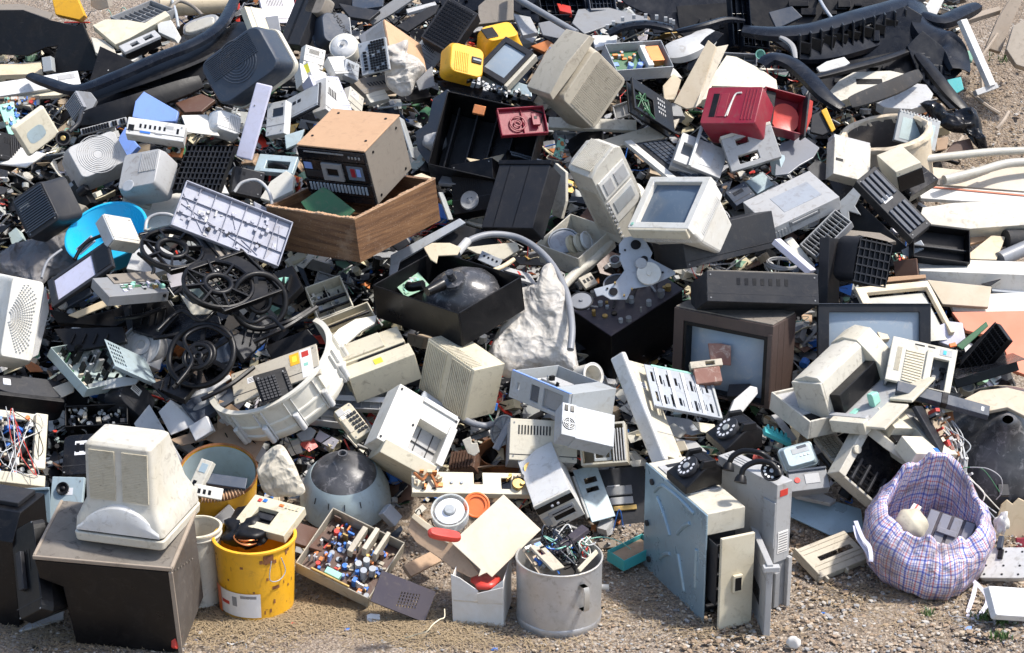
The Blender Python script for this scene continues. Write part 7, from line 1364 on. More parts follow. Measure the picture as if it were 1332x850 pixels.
t=R('power_unit','open grey metal power unit with green board and copper transformer, top right of centre','power unit',(786,57),(860,52),(802,92),None,.08,d=.48,sink=0)
tray(t,'silver',.004,up='z0');g=t.part('board','pcb');g.box(.03,.97,.05,.95,.7,.8);c=t.part('components','black',bev=0,smooth=40);c.comps(24,7,-1,.04,('black','silver','blue','copper'),(.05,.6,.1,.9),.7);g=t.part('transformer','copper');g.box(.66,.92,.15,.7,.1,.7);g.use('white').box(.6,.7,.1,.85,.1,.7);g=t.part('capacitor','blue',smooth=40);[g.cyl((.3+.16*i,.8,.7),-t.f.ez,.014,.05,14)for i in range(2)]
t=SL('power_front','dark grey front flange of the open power unit','flange','grey',[(808,90),(862,80),(862,100),(822,104),(812,96)],(.1,-.9,.3),.01,.54)
t=R('black_pcb_case','black slotted metal case with green wires right of the tipped monitor','metal case',(822,100),(874,134),(826,140),None,.05,d=.48,sink=0);b=t.part('case','black');b.plate(0,1,0,1,0,.3,[(.05,.5,.35,.9)]);b.box(0,1,0,1,.8,1);g=t.part('wire','pcb',bev=0,smooth=60);r_=random.Random(6);[g.tube([(r_.uniform(.05,.5),r_.uniform(.3,1.1),r_.uniform(-.4,.4))for _ in range(4)],.003,5,frac=True)for _ in range(6)];g=t.part('hole','lgrey',bev=0);[g.box(.62+.05*i,.645+.05*i,.15+.14*j,.22+.14*j,-.02,0)for i in range(4)for j in range(4)]
t=can('round_relay','small round grey metal can on the black slotted case','metal can','taupe',856,148,6,.02,ax=(0,-.5,.9),d=.6,lip=.002,taper=1);t.part('lid','taupe').cyl((0,0,.8),'z',t.r*.95,.004)
t=R('grey_socket','pale grey plastic latch frame under the tipped monitor','latch frame',(796,138),(820,130),(800,156),None,.02,d=.58);shell(t,'lgrey',(2,1))
t=SL('angle_rail','peeling cream steel angle rail standing right of the power unit','angle rail','bone',[(921,52),(932,61),(905,140),(893,142),(876,134)],(-.3,-.7,.6),.012,.56)
t=SL('angle_rail','second flange of the peeling cream angle rail','rail flange','beige',[(932,61),(948,58),(912,134),(905,140)],(.6,-.6,.5),.012,.55)
t=SL('white_hood','large white curved appliance hood above the crimson housing','hood','warm',[(908,132),(920,108),(945,72),(958,74),(990,90),(1010,104),(1012,118),(992,114),(926,112),(920,128)],(.1,-.5,.85),.04,.44)
t=SL('crate_scrap','pink beige flat box left of the angle rail','box','bone',[(862,112),(876,96),(886,104),(878,130),(864,130)],'m',.03,.44)
t=SL('white_scrap','white cone shaped scrap between power unit and angle rail','scrap','white',[(864,78),(880,92),(888,102),(866,98)],'m',.03,.44)
t=R('crimson_housing','crimson printer housing with white curved stripe, upper right','printer housing',(922,114),(993,113),(910,161),None,.18,d=.58,sink=.0)
b=t.part('housing','crimson',smooth=35);b.loft([(0,0,1,0,1,.05),(.1,-.01,1.01,-.02,1.02,.06),(1,0,1.0,-.02,1,.06)]);g=t.part('opening','black',b);g.box(.13,.24,.18,.82,-.01,.003);g=t.part('panel_seam','crimson',b);g.box(.27,.42,.18,.82,-.02,0)
g=t.part('white_stripe','white',b,bev=0,smooth=50);g.tube([t.f.p(.47,.8,-.02),t.f.p(.50,.4,-.02),t.f.p(.54,.2,-.02),t.f.p(.64,.17,-.02)],.004,6);g.tube([t.f.p(.44,.82,-.02),t.f.p(.48,.5,-.02),t.f.p(.50,.35,-.02)],.003,6)
g=t.part('ridge','crimson',b);[g.box(.72+.06*i,.745+.06*i,.06,.9,-.02,0)for i in range(4)]
t=R('crimson_basket','crimson open drum housing with perforated bottom, right of the crimson housing','drum housing',(996,112),(1050,126),(990,162),None,.10,d=.50,sink=0)
b=tray(t,'crimson',.006,up='z0');g=t.part('drum','red',smooth=50,bev=0);g.prof((.65,.55,0),'z',[(.075,.09),(.07,.06),(.04,.07),(.001,.07)],28);t.part('rim','dgrey').box(.97,1.02,-.05,1.1,-.3,.3);t.part('dark_inside','black').box(.02,.3,.05,.95,.2,.95)
t=SL('red_flange','bright red edge right of the crimson drum housing','edge','red',[(1042,124),(1058,132),(1056,152),(1048,175),(1044,172),(1048,148)],(.5,-.8,.3),.01,.62)
t=R('small_box','little white cube on the lower edge of the crimson housing','cube',(946,160),(960,158),(942,172),None,.03,d=.68);t.part('box','white').box(0,1,0,1,0,1)
t=SL('yellow_strip','dark board with mustard yellow edge right of the crimson drum housing','board','dgrey',[(1056,150),(1074,140),(1086,168),(1070,176),(1054,172)],'m',.02,.4)
t=SL('yellow_strip','mustard yellow strip along the dark board','strip','yellow',[(1068,144),(1075,140),(1087,168),(1082,172)],'m',.01,.44)
sweep('car_bumper','long black car bumper spanning the top right of the heap','car bumper','bumper',[(966,38,.48),(1010,42,.52),(1060,37,.55),(1110,22,.56),(1165,6,.55),(1200,-8,.5)],.12,.05)
t=sweep('car_bumper','moulded inner face of the long black bumper, top right','bumper inner face','bumper',[(1030,62,.42),(1080,55,.44),(1135,40,.45),(1190,22,.45)],.20,.04,up=(0,-.8,.5))
g=t.part('moulded_pocket','black');r_=random.Random(12)
for i in range(9):q=t.P[0].lerp(t.P[3],.08+.1*i)+V((0,-.04,.0));g.wbox(q,.07,.03,.04+.03*r_.random(),Matrix.Rotation(.2,3,'Y'));
g=t.part('rib','dgrey');[g.wbox(t.P[0].lerp(t.P[3],.05+.085*i)+V((0,-.05,.01)),.008,.05,.12)for i in range(11)]
sweep('car_bumper','lower black rail of the bumper with clips, top right','bumper rail','black',[(1060,100,.5),(1105,88,.52),(1150,76,.52),(1190,62,.5)],.05,.03)
sweep('fender','black wheel arch liner curving down at the top right','wheel arch liner','bumper',[(1192,2,.5),(1200,30,.5),(1218,48,.5),(1240,62,.48),(1250,92,.44)],.17,.06,up=(.3,-.7,.6))
sweep('fender','black bumper end cap reaching the right edge group of planks','bumper end','bumper',[(1200,18,.5),(1225,26,.5),(1250,16,.46),(1272,6,.42)],.10,.05)
sweep('rubber_strip','torn black rubber strip hanging under the bumper, top right','rubber strip','rubber',[(1106,134,.56),(1140,122,.58),(1170,110,.58),(1198,96,.56)],.08,.012,up=(0,-.9,.4))
sweep('black_beam','straight black slotted beam pointing down right, top right','beam','black',[(1194,70,.54),(1215,95,.52),(1235,120,.48),(1256,142,.42)],.07,.03)
sweep('fender','black arch shaped liner above the crimson drum housing','arch liner','bumper',[(990,84,.5),(1005,74,.54),(1028,80,.54),(1050,98,.52),(1072,122,.5),(1096,140,.46)],.09,.04)
sweep('grey_trim','slim grey edged black liner left of the arch shaped liner','trim','grey',[(988,40,.5),(1012,46,.52),(1030,58,.52),(1035,76,.48)],.03,.02)
t=SL('white_duct','long white appliance duct lying beneath the black bumper, top right','duct','warm',[(1076,122),(1092,104),(1110,94),(1158,92),(1186,98),(1150,112),(1110,126),(1092,132)],(0,-.5,.85),.06,.36)
t.part('dark_slot','black').hexa([t.f.p(x,y,z)for x in(.35,.65)for y in(.55,.72)for z in(-.03,.0)])
t=SL('white_duct','crumpled white plastic hump under the torn rubber strip','plastic hump','lgrey',[(1140,134),(1170,122),(1186,108),(1205,110),(1214,122),(1208,136),(1185,142),(1150,140)],(0,-.4,.9),.05,.4)
t=SL('white_scrap','white comb shaped plastic visible through the bumper, top right','scrap','white',[(1062,88),(1075,80),(1098,74),(1106,82),(1090,92),(1066,94)],'m',.02,.5)
t=SL('teal_cloth','faded teal cloth below the wheel arch, top right','cloth','aqua',[(1232,104),(1250,100),(1254,116),(1240,124)],'m',.01,.4)
t=SL('teal_cloth','small teal and white plastic bits beside the white window frame','plastic bits','mint',[(1255,66),(1268,66),(1264,82),(1256,80)],'m',.01,.36)
drape('black_bag','torn shiny black plastic bag below the straight black beam','plastic bag','gloss',[(1198,136),(1210,132),(1225,150),(1255,142),(1272,148),(1278,175),(1284,192),(1274,194),(1264,176),(1240,172),(1222,162)],'m',.36,.04,.03,(9,9),41)
t=can('barrel','old fibre barrel with crusted cream rim lying open, upper right','barrel','bone',1151,173,58,.24,ax=(-.18,-.08,.98),d=.38,taper=.97,lip=.008,wall=.012)
t.part('crusted_rim','bone',smooth=60,bev=0).prof((0,0,1),'z',[(t.r*.9,-.03),(t.r*.9,.004),(t.r*.97,.012),(t.r*1.05,.002),(t.r*1.04,-.02)],60,fn=lambda a,h:1+.04*noise.noise(V((math.cos(a)*6,math.sin(a)*6,h*30))));t.part('lining','soot',smooth=60,bev=0).prof((0,0,0),'z',[(.001,.02),(t.r*.84,.02),(t.r*.90,t.h-.01)],40);t.part('blue_wire','blue',smooth=60,bev=0).tube([t.f.p(-.95,-.1,1.02),t.f.p(-.85,-.3,.98),t.f.p(-.8,-.5,.9)],.004,6)
t=R('disc_drive','blue grey disc drive case standing right of the barrel','disc drive',(1171,143),(1224,158),(1163,182),None,.03,d=.34);t.part('body','silver').box(0,1,0,1,0,1);g=t.part('panel','pale');g.box(.1,.9,.2,.9,-.05,0);g=t.part('tab','lgrey');[g.box(.08*i,.08*i+.04,-.04,.06,-.1,.3)for i in range(12)]
t=R('window_frame','white narrow window frame standing on the bare earth, top right','window frame',(1250,26),(1258,24),(1288,112),None,.03,d=.2,sink=0);t.part('rail','white').box(0,1,0,1,0,1);g=t.part('bottom_rail','lgrey');P=[W(1296,112,.2),W(1268,122,.2)];g.bar(P[0],P[1],.03,.03,False)
t=SL('white_board','white board and orange wood behind the bumper end, top right','board','white',[(1200,14),(1215,-8),(1232,-8),(1218,20)],'m',.02,.3)
t=SL('wood_plank','weathered grey plank standing at the top right','plank','plank',[(1282,62),(1298,24),(1318,-8),(1332,-4),(1318,26),(1302,68)],(.1,-.8,.6),.03,.12)
t=SL('wood_plank','cracked grey slab at the top right edge','slab','stone',[(1309,64),(1318,34),(1345,20),(1345,92),(1322,84)],(0,-.8,.6),.05,.08)
t=SL('wood_plank','brown branch like plank across the earth, top right','plank','plank',[(1232,26),(1300,8),(1302,13),(1235,34)],'u',.03,.14)
for i,(a_,b_,lb)in enumerate((((1262,120),(1300,148),'splintered brown stick on the earth below the white frame'),((1296,168),(1312,146),'short twig right of the splintered stick'),((1230,206),(1252,178),'pale stick leaning left of the grey pipe'),((1276,80),(1278,118),'upright tan stick behind the white frame'),((1268,84),(1300,40),'long thin branch behind the white frame'))):
    TB('stick',lb,'stick','plank',[(*a_,.05),((a_[0]+b_[0])/2,(a_[1]+b_[1])/2+2,.08),(*b_,.05)],.010,n=6,group='sticks on the bare earth')
t=SL('dark_board','brown broken furniture board below the torn black bag','board','brown',[(1226,205),(1240,185),(1262,180),(1268,196),(1250,204)],'m',.03,.2)
t=SL('card_scrap','orange brown cardboard scrap right of the disc drive case','cardboard','card',[(1218,180),(1234,178),(1232,194),(1218,196)],'m',.01,.26)
TB('steel_pipe','long steel blue pipe slanting down at the top centre','pipe','hose',[(662,-8,.5),(700,14,.52),(750,43,.5)],.017,n=12)
t=SL('dark_sheet','huge dusty black plastic sheet at the top, right of centre','plastic sheet','bumper',[(800,-8),(960,-8),(958,26),(920,36),(880,40),(850,44),(845,20),(815,6)],(0,-.6,.8),.01,.3)
t=SL('dark_sheet','grey dusty sheet metal above the toothed black arc','sheet metal','grey',[(744,30),(752,12),(792,10),(840,22),(850,34),(800,30),(760,44)],'u',.01,.32)
t=sweep('toothed_arc','black toothed wheel cover arc, top right of centre','toothed cover','bumper',[(790,44,.48),(810,34,.5),(840,30,.5),(866,34,.48),(876,38,.46)],.06,.03);g=t.part('tooth','lgrey',bev=0);C_=catmull(t.P,4);[g.wbox(q+V((0,.02,.03)),.016,.02,.02)for q in C_[::2]]
sweep('grey_duct','grey curved plastic duct with white edge left of the angle rail','duct','lgrey',[(868,68,.46),(890,62,.48),(910,52,.48),(922,40,.46)],.14,.06,up=(-.2,-.6,.8))
t=SL('grey_duct','dark opening of the grey curved duct','duct end','gloss',[(892,90),(898,70),(918,48),(930,40),(942,44),(926,60),(912,84),(900,94)],(-.1,-.8,.5),.01,.46)
sweep('car_bumper','thin curved black trim above the angle rail','trim','bumper',[(880,40,.46),(915,32,.5),(945,24,.5),(968,26,.46)],.04,.03)
for i,(P_,A_,B_,m_,lb)in enumerate((((950,-6),(975,-6),(955,60),'bumper','tall black lattice part at the top, left of the long bumper'),((966,36),(1000,40),(968,60),'bumper','black shelf like part below the long bumper end'),((906,66),(985,70),(906,82),'hose','slate slatted strip above the white curved hood'),((700,-6),(760,-6),(705,20),'bumper','black plastic grille scrap at the top centre'),((765,-6),(800,-6),(768,14),'slate','slate car trim piece at the top centre'))):
    t=R('lattice_part',lb,'moulded part',P_,A_,B_,None,.06,d=.34);shell(t,m_,(3+i,3))
t=can('green_cap','small green plastic tube end, top right of centre','tube end','mint',989,71,6,.03,ax=(-.2,-.9,.3),d=.48,taper=1,lip=.002)
TB('steel_pipe','thin grey rod across the top behind the long bumper','rod','silver',[(1062,-8,.4),(1072,10,.42),(1082,24,.4)],.009)
for i,(pp,m_,lb)in enumerate((([(668,18),(690,22),(700,42),(680,46)],'lgrey','pale curved shell right of the yellow hood'),([(700,30),(720,26),(742,40),(735,52),(706,46)],'hose','smoky grey scrap under the steel blue pipe'),([(724,4),(742,8),(744,18),(728,14)],'red','small red scrap at the top centre'),([(690,60),(712,52),(722,58),(708,68)],'copper','rusty brown scrap behind the dark framed monitor'),([(770,46),(803,46),(802,56),(774,62)],'white','white block piece above the tipped monitor'),([(1000,16),(1030,8),(1044,22),(1010,38)],'slate','slate blue plastic plate behind the long bumper'))):
    SL('plastic_scrap',lb,'plastic scrap',m_,pp,('u','m')[i%2],.025,.36)
for i,(pp,m_,n_,d_,lb)in enumerate((([(992,44),(1050,44),(1110,30),(1180,8),(1200,20),(1190,62),(1120,82),(1064,96),(1030,70)],'bumper',(0,-.8,.6),.36,'black moulded bumper backing sheet at the top right'),([(1180,60),(1200,40),(1225,60),(1252,92),(1236,108),(1256,140),(1236,142),(1196,100)],'bumper',(.2,-.8,.5),.38,'black inner wing of the bumper beside the white window frame'),([(960,-8),(1180,-8),(1120,20),(1060,34),(985,38),(966,20)],'black',(0,-.8,.6),.22,'black sheet behind the long bumper at the very top'),([(1050,100),(1100,80),(1190,62),(1196,96),(1110,110),(1085,130)],'black','m',.26,'black floor panel under the lower bumper rail'),([(640,-8),(800,-8),(800,8),(740,14),(700,30),(664,12)],'bumper','m',.24,'black car trim sheet at the top centre'),([(700,44),(745,40),(790,50),(770,70),(726,60)],'bumper','m',.3,'black curved scrap above the tan circuit board'),([(880,8),(962,2),(966,66),(930,74),(884,44)],'black',(0,-.8,.6),.26,'black hollow shell at the top, right of centre'),([(130,60),(200,92),(255,70),(300,60),(262,108),(150,150),(100,150),(112,120)],'black','m',.26,'black dashboard sheet under the long diagonal bumper'),([(370,-8),(470,-8),(460,10),(395,14)],'black','m',.2,'black sheet at the top left of centre'),([(540,-8),(640,-8),(620,14),(560,18)],'bumper','m',.2,'black sheet at the top centre behind the mesh box'))):
    t=SL('moulded_sheet',lb,'moulded sheet',m_,pp,n_,.02,d_);r_=random.Random(i);g=t.part('moulding',m_)
    for k in range(9):x,y=r_.uniform(.2,.7),r_.uniform(.3,.6);g.box(x,x+r_.uniform(.04,.14),y,y+r_.uniform(.05,.2),-1.6*r_.random()-.3,0)
t=R('laptop_screen','pale silver flat screen lying on white scrap left above the stereo','flat screen',(371,129),(416,106),(369,156),None,.015,d=.60);t.f.L[1]*= 1.15;t.part('housing','dgrey').box(0,1,0,1,.3,1);t.part('screen','silver').box(.03,.97,.05,.95,0,.3)
t=R('printer_shell','white printer shell with slate window left of the pale silver flat screen','printer shell',(348,135),(372,130),(345,178),None,.05,d=.54);t.part('housing','white').box(0,1,0,1,0,1);t.part('window','slate').box(.35,.9,.2,.45,-.03,0)
t=SL('ink_tray','light blue printed plastic tray above the aqua frame','tray','pale',[(370,176),(396,168),(390,186),(372,194)],'m',.02,.54)
def GZ(x,y):
    yf=7.42+.11*x
    g=S(x,y)-.30*sstep(.1,1.0,y-yf)
    xr=(y*.238)
    return g
def gmat():
    m,nt,b=base_mat('gravel_soil');L=nt.links;tc=nt.nodes.new('ShaderNodeTexCoord').outputs['Object']
    vo=nn(nt,'ShaderNodeTexVoronoi',i_Scale=75.);L.new(tc,vo.inputs['Vector'])
    vo2=nn(nt,'ShaderNodeTexVoronoi',i_Scale=190.);L.new(tc,vo2.inputs['Vector'])
    cr=nt.nodes.new('ShaderNodeValToRGB');e=cr.color_ramp.elements;e[0].color=(.12,.095,.07,1);e[1].color=(.46,.41,.35,1);k=e.new(.5);k.color=(.26,.20,.145,1)
    s_=nt.nodes.new('ShaderNodeSeparateColor');L.new(vo.outputs['Color'],s_.inputs[0]);L.new(s_.outputs[0],cr.inputs[0])
    cr2=nt.nodes.new('ShaderNodeValToRGB');e=cr2.color_ramp.elements;e[0].color=(.10,.07,.05,1);e[1].color=(.42,.35,.28,1)
    s2=nt.nodes.new('ShaderNodeSeparateColor');L.new(vo2.outputs['Color'],s2.inputs[0]);L.new(s2.outputs[1],cr2.inputs[0])
    c=mixc(nt,ramp(nt,noise_n(nt,tc,5,5,.7),.42,.58),cr.outputs[0],cr2.outputs[0])
    c=mixc(nt,ramp(nt,noise_n(nt,tc,1.6,5,.6),.4,.65,0,.5),c,(.22,.16,.105))
    L.new(c,b.inputs['Base Color']);b.inputs['Roughness'].default_value=.95
    bp=nn(nt,'ShaderNodeBump',i_Strength=1.,i_Distance=.008);L.new(vo.outputs['Distance'],bp.inputs['Height']);bp.invert=True
    bp2=nn(nt,'ShaderNodeBump',i_Strength=.8,i_Distance=.02);L.new(noise_n(nt,tc,30,5,.7),bp2.inputs['Height']);L.new(bp.outputs[0],bp2.inputs['Normal']);L.new(bp2.outputs[0],b.inputs['Normal'])
    return m
GM=gmat()
bm=bmesh.new()
def axis(a,b,n,far):
    mid=[a+(b-a)*i/n for i in range(n+1)]
    return[-far,-far*.3,-30,-14]+mid+[14,30,far*.3,far]if a<0 else[-far,-60,-10,0,3]+mid+[20,30,60,far*.5,far]
xs=axis(-5,5,200,900);ys=axis(4.5,15,210,900)
g=[[bm.verts.new((x,y,GZ(x,y)+.012*noise.noise(V((x*5,y*5,0)))+.02*noise.noise(V((x*1.7,y*1.7,3)))))for x in xs]for y in ys]
for j in range(len(ys)-1):
    for i in range(len(xs)-1):bm.faces.new((g[j][i],g[j][i+1],g[j+1][i+1],g[j+1][i]))
me=bpy.data.meshes.new('ground');bm.to_mesh(me);bm.free();me.materials.append(GM);me.polygons.foreach_set('use_smooth',[True]*len(me.polygons))
o=bpy.data.objects.new('ground',me);COL.objects.link(o);o['kind']='structure'
def proj(p):
    d=p-CAM;t=d.dot(FW);return CX+d.dot(RT)/t*FPX,CY-d.dot(UP)/t*FPX
def inpile(u,v):
    if v<20 and u<250:return False
    if v<100:return u<1245
    if v<210:return u<1225
    if v<330:return u<1180
    return v<500 or u<1290
rf=random.Random(101);big=[(proj(t.f.p(.5,.5,.5)),t)for t in ALL if max(t.f.L[:2])>.16 and max(t.f.L)<.99]
STOP=set('with in on at of lying standing left right above below behind beside under and, full holding tipped leaning from seen'.split())
def short(l):
    o=[]
    for w_ in l.replace(',',' ').split():
        if w_ in STOP:break
        o.append(w_)
    return ' '.join(o[:5])
def cuts(r):return[(x,x+.1,y,y+.2)for x in(.15,.4,.65)for y in(.15,.55)if r.random()<.7]
COLS=[('black','black')]*9+[('dark grey','dgrey')]*4+[('glossy black','gloss')]*2+[('slate','slate')]*2+[('grey','grey'),('pale grey','lgrey'),('white','white'),('cream','cream'),('silver','silver')]
used=set()
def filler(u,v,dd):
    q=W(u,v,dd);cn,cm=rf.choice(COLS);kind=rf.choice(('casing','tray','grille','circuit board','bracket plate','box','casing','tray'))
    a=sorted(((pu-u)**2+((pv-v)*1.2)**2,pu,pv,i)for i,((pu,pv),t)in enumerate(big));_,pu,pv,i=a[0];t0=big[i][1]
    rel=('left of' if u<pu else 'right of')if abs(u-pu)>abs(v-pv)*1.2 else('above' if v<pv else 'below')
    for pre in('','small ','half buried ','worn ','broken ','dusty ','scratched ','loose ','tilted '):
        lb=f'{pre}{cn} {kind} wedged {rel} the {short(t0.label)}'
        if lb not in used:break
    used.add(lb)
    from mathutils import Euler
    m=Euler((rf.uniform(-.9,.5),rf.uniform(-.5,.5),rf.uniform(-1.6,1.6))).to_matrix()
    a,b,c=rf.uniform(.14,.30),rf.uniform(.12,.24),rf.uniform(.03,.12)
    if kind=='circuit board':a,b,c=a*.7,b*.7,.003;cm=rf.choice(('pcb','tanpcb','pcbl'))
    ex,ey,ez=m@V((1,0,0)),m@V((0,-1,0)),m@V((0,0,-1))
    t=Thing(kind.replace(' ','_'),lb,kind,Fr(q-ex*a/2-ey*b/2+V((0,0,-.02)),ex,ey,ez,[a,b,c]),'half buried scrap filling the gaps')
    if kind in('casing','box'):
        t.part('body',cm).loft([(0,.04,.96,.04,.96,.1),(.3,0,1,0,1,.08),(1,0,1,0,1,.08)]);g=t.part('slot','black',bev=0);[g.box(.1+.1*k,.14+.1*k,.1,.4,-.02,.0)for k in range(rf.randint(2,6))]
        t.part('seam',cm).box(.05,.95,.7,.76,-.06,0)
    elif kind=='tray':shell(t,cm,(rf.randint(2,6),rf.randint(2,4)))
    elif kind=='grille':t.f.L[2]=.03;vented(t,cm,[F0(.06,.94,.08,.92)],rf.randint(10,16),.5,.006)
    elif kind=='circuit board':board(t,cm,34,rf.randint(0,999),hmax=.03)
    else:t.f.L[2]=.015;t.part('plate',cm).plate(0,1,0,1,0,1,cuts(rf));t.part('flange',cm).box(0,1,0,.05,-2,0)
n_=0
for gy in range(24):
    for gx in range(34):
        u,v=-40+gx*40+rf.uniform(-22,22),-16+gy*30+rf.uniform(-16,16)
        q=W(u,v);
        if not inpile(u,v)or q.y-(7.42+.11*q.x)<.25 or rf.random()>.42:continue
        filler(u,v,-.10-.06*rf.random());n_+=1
print('fillers',n_)
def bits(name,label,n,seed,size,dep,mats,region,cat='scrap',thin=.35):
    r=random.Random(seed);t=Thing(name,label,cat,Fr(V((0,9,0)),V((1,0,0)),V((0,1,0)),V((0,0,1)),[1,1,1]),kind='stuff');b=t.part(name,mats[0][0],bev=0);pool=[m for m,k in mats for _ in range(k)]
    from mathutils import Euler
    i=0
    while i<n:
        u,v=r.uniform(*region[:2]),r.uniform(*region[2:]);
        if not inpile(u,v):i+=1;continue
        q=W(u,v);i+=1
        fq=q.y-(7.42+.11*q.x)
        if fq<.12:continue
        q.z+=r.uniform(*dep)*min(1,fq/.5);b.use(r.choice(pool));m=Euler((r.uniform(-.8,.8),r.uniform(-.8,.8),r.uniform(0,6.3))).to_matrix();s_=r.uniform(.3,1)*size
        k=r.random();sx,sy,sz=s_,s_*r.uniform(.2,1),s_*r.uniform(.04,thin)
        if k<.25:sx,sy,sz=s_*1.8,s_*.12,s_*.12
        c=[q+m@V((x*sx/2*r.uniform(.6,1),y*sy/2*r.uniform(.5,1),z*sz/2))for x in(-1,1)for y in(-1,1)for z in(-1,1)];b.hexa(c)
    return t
bits('plastic_debris','crumbs of broken plastic added near-black to deepen the shade in gaps of the heap',15000,3,.13,(-.30,-.10),[('black',9),('gloss',3),('dgrey',4),('slate',2),('rubber',3),('brown',1)],(-120,1320,-90,790))  # dense layer added near-black so the heap's gaps read as deep shade
bits('small_fragments','small pale and coloured fragments scattered between the larger scrap',3800,4,.055,(-.14,-.01),[('white',4),('lgrey',4),('grey',3),('silver',3),('cream',3),('tanpcb',2),('pcb',1),('copper',1),('royal',1),('card',1),('black',9),('dgrey',4)],(-60,1300,-40,770),thin=.5)
t=Thing('wire_tangle','loose thin wires straggling over the heap','wires',Fr(V((0,9,0)),V((1,0,0)),V((0,1,0)),V((0,0,1)),[1,1,1]),kind='stuff');b=t.part('wire_tangle','black',bev=0,smooth=60);r_=random.Random(55)
for i in range(170):
    u,v=r_.uniform(0,1290),r_.uniform(0,700)
    if not inpile(u,v):continue
    b.use(r_.choice(('black','black','black','dgrey','grey','lgrey','white','red','mint','royal','beige')));P=[];a=r_.uniform(0,6.3)
    for k in range(r_.randint(4,8)):a+=r_.uniform(-1.2,1.2);u+=math.cos(a)*r_.uniform(6,16);v+=math.sin(a)*r_.uniform(4,10);P.append(W(u,v)+V((0,0,r_.uniform(-.06,.10))))
    b.tube(P,r_.uniform(.0015,.0035),5)
def gravel():
    t=Thing('gravel','tan and grey gravel stones strewn over the ground in front','gravel',Fr(V((0,7,0)),V((1,0,0)),V((0,1,0)),V((0,0,1)),[1,1,1]),kind='stuff');b=t.part('gravel','stone',bev=0,smooth=30);r=random.Random(9)
    base=bmesh.new();bmesh.ops.create_icosphere(base,subdivisions=1,radius=1);bv=[v.co.copy()for v in base.verts];bf=[tuple(v.index for v in f.verts)for f in base.faces];base.free()
    for i in range(15000):
        u=r.uniform(-40,1372);v=r.uniform(690,880)if r.random()<.9 else r.uniform(20,330)
        if v<400 and u<1215:u=1215+r.random()*140
        if v>400 and u<900 and r.random()<.45:u=r.uniform(650,1372)
        q=W(u,v);fq=q.y-(7.42+.11*q.x)
        if v>400 and fq>.35:continue
        q.z=GZ(q.x,q.y)+.006;big_=r.random()**4;s_=.003+.010*big_*(1 if u>880 else .6)
        b.use(r.choice(('g1','g1','g2','g2','g3','g4','g5','g6')))
        sx,sy,sz=s_*r.uniform(.8,1.4),s_*r.uniform(.7,1.2),s_*r.uniform(.4,.8);a=r.uniform(0,6.3);ca,sa=math.cos(a),math.sin(a)
        vs=[]
        for c in bv:k=r.uniform(.78,1.15);x,y=c.x*sx*k,c.y*sy*k;vs.append(q+V((x*ca-y*sa,x*sa+y*ca,c.z*sz*k)))
        b.faces(vs,bf)
for k_,c_ in(('g1',(.34,.245,.16)),('g2',(.46,.38,.29)),('g3',(.5,.47,.43)),('g4',(.34,.24,.16)),('g5',(.17,.13,.10)),('g6',(.33,.32,.31))):M(k_,c_,.85,.3,(.12,.09,.06))
M('straw',(.36,.27,.16),.8,.3);M('leaf',(.06,.13,.025),.6,.2)
gravel()
def blades(name,label,mat,spots,h,w_,lay):
    t=Thing(name,label,'grass',Fr(V((0,7,0)),V((1,0,0)),V((0,1,0)),V((0,0,1)),[1,1,1]),kind='stuff');b=t.part(name,mat,bev=0);r=random.Random(len(spots)+int(h*1000))
    for(u,v,su,sv,n)in spots:
        for i in range(n):
            q=W(u+r.gauss(0,su),v+r.gauss(0,sv));q.z=GZ(q.x,q.y)+.003+r.random()*.012*lay;a=r.uniform(0,6.3);d=V((math.cos(a),math.sin(a),0));L_=h*r.uniform(.4,1.2);s_=d.cross(V((0,0,1)))*w_;bd=r.uniform(-.4,.4)
            d2=(d*math.cos(bd)+s_.normalized()*math.sin(bd));up=(1-lay)+.12*lay*r.random()
            p=[q,q+d*L_*.5*lay+V((0,0,L_*.5*up)),q+d*L_*.5*lay+d2*L_*.5*max(lay,.4)+V((0,0,L_*.85*up))]
            b.faces([p[0]-s_,p[0]+s_,p[1]-s_*.8,p[1]+s_*.8,p[2]],[(0,1,3,2),(2,3,4)])
blades('dry_grass','dry straw coloured grass matted over the ground in front','straw',[(420,800,70,14,2600),(300,815,50,18,1600),(540,820,60,14,2000),(90,835,60,10,500),(640,838,60,8,400),(800,800,60,18,260),(930,822,50,8,250),(1150,775,60,8,350),(1190,800,70,14,300),(390,760,40,8,500),(1296,150,20,25,500),(30,815,20,6,200),(1285,60,15,20,250)],.06,.0013,1.)
blades('weeds','small fresh green weeds growing in the gravel and at the top left','leaf',[(1286,806,9,3,110),(1306,812,7,3,60),(1303,832,6,2,40),(1208,802,6,2,25),(122,38,12,14,260),(50,6,12,5,160),(1318,6,12,3,80),(120,20,14,10,200)],.045,.003,.25)
def finish():
    for t in ALL:
        t.build()
        for o,par in getattr(t,'texts',[]):
            r=[m for m in t.mbs if m.o]
            o.parent=(r[0].o.parent or r[0].o)if par is None else par.o
decorate();finish()
bpy.context.view_layer.update()
from mathutils.bvhtree import BVHTree
import array
VS,PS,OW,OB=[],[],[],[]
for o in sc.objects:
    if o.type!='MESH' or o.name.startswith('gravel')or o.name.startswith('dry_grass'):continue
    mw=o.matrix_world;k0=len(VS);VS+=[mw@v.co for v in o.data.vertices];OB.append(o);i=len(OB)-1
    for pl in o.data.polygons:PS.append([k0+x for x in pl.vertices]);OW.append(i)
BV=BVHTree.FromPolygons(VS,PS)
SOFT={t.label for t in ALL if t.group=='half buried scrap filling the gaps'}
def top(o):
    while o.parent:o=o.parent
    return o
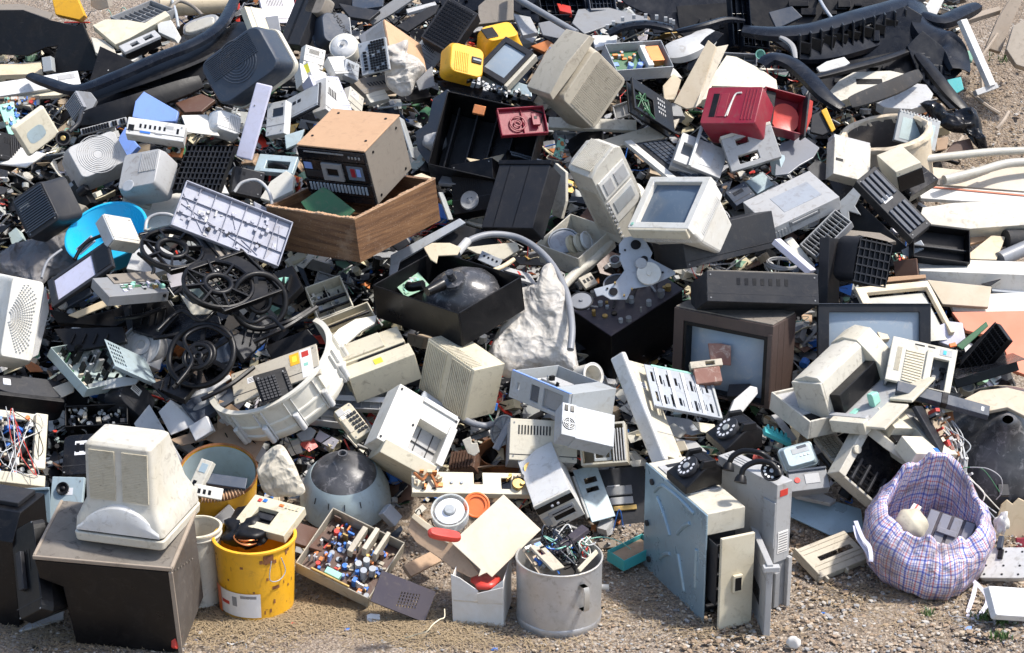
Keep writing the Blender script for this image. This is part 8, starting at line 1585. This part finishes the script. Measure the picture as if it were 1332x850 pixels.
def clutter(name,label,n,seed,fill,only=True,region=(-30,1300,-30,760)):
    r=random.Random(seed);t=Thing(name,label,'scrap',Fr(V((0,9,0)),V((1,0,0)),V((0,1,0)),V((0,0,1)),[1,1,1]),kind='stuff');b=t.part(name,'black',bev=0);k=0
    for _ in range(n*9):
        if k>=n:break
        u,v=r.uniform(*region[:2]),r.uniform(*region[2:])
        if only and not inpile(u,v):continue
        q,nr,i,_d=BV.ray_cast(CAM,ray((u,v)).normalized())
        if q is None:continue
        p=top(OB[OW[i]])
        if only and not(p.get('kind')=='stuff' or p.get('label')in SOFT)or(not only and p.name!='ground' and p.get('kind')!='stuff'):continue
        if only and q.y-(7.42+.11*q.x)<.05:continue
        fill(b,r,q,nr);k+=1
    t.build()
from mathutils import Euler
PAL=['white']*6+['lgrey']*6+['silver']*4+['cream']*4+['grey']*5+['black']*14+['dgrey']*6+['slate']*2+['pcb']+['tanpcb']*3+['pcbl','royal','red','copper','brass','card','brown','lilac','pale','alu']
def shard(b,r,q,nr):
    b.use(r.choice(PAL));m=Euler((r.uniform(-.7,.7),r.uniform(-.7,.7),r.uniform(0,6.3))).to_matrix();s_=.012+.11*r.random()**1.7;k=r.random();c=q+V((0,-.2,1)).normalized()*s_*.18
    if k<.45:
        n=r.randint(3,6);th=r.uniform(.002,.005);P=[V((math.cos(i*6.283/n+r.uniform(-.3,.3))*s_*r.uniform(.4,1),math.sin(i*6.283/n)*s_*r.uniform(.3,.9),0))for i in range(n)]
        vs=[c+m@(p+V((0,0,z)))for z in(0,th)for p in P];b.faces(vs,[tuple(range(n)),tuple(range(2*n-1,n-1,-1))]+[(i,(i+1)%n,n+(i+1)%n,n+i)for i in range(n)])
    elif k<.7:b.hexa([c+m@V((x*s_*.5*r.uniform(.7,1),y*s_*.35*r.uniform(.6,1),z*s_*.2))for x in(-1,1)for y in(-1,1)for z in(-1,1)])
    elif k<.85:b.hexa([c+m@V((x*s_*1.2,y*.004,z*.003))for x in(-1,1)for y in(-1,1)for z in(-1,1)])
    else:b.cyl(c,m@V((0,.5,1)),s_*.25,s_*r.uniform(.1,.5),9,frac=False)
def wirebit(b,r,q,nr):
    b.use(r.choice(('black','black','black','grey','lgrey','white','red','mint','royal','cream','hose')));a=r.uniform(0,6.3);P=[q+V((0,0,.004))]
    for _ in range(r.randint(3,7)):a+=r.uniform(-1.3,1.3);P.append(P[-1]+V((math.cos(a)*r.uniform(.015,.05),math.sin(a)*r.uniform(.01,.04),r.uniform(-.012,.022))))
    b.tube(P,r.uniform(.0012,.003),4)
clutter('broken_fragments','countless shards and broken bits of white, black and coloured plastic over the gaps',3600,71,shard)
clutter('loose_wires','countless short ends of wire lying in the gaps of the heap',520,72,wirebit)
def litter(b,r,q,nr):
    if q.y-(7.42+.11*q.x)>.5:return
    if r.random()<.1:wirebit(b,r,q,nr);return
    b.use(r.choice(('white','lgrey','black','black','grey','beige','hose','royal')));s_=r.uniform(.004,.016);b.hexa([q+V((x*s_*r.uniform(.4,1),y*s_*r.uniform(.3,.8),s_*.12+z*s_*.2))for x in(-1,1)for y in(-1,1)for z in(-1,1)])
clutter('ground_litter','small crumbs of plastic and wire trodden into the gravel in front',60,73,litter,False,(-20,1350,735,850))
w=bpy.data.worlds.new('World');sc.world=w;w.use_nodes=True
nt=w.node_tree;bg=nt.nodes['Background'];sk=nt.nodes.new('ShaderNodeTexSky');sk.sky_type='NISHITA';sk.sun_disc=False
EL,AZ=math.radians(60),math.radians(92)
sk.sun_elevation=EL;sk.sun_rotation=AZ;sk.air_density=1.0;sk.dust_density=2.0
nt.links.new(sk.outputs[0],bg.inputs[0]);bg.inputs[1].default_value=.15
sd=bpy.data.lights.new('sun','SUN');so=bpy.data.objects.new('sun',sd);COL.objects.link(so)
sd.energy=3.4;sd.angle=math.radians(4);sd.color=(1,.95,.88)
dirv=V((math.sin(AZ)*math.cos(EL),math.cos(AZ)*math.cos(EL),math.sin(EL)))
so.rotation_euler=dirv.to_track_quat('Z','Y').to_euler()
sc.view_settings.view_transform='Standard';sc.view_settings.look='None';sc.view_settings.exposure=.72;sc.view_settings.gamma=1
sc.cycles.use_adaptive_sampling=True;sc.cycles.adaptive_threshold=.02;sc.cycles.use_denoising=True
sc.cycles.max_bounces=6;sc.cycles.transparent_max_bounces=6
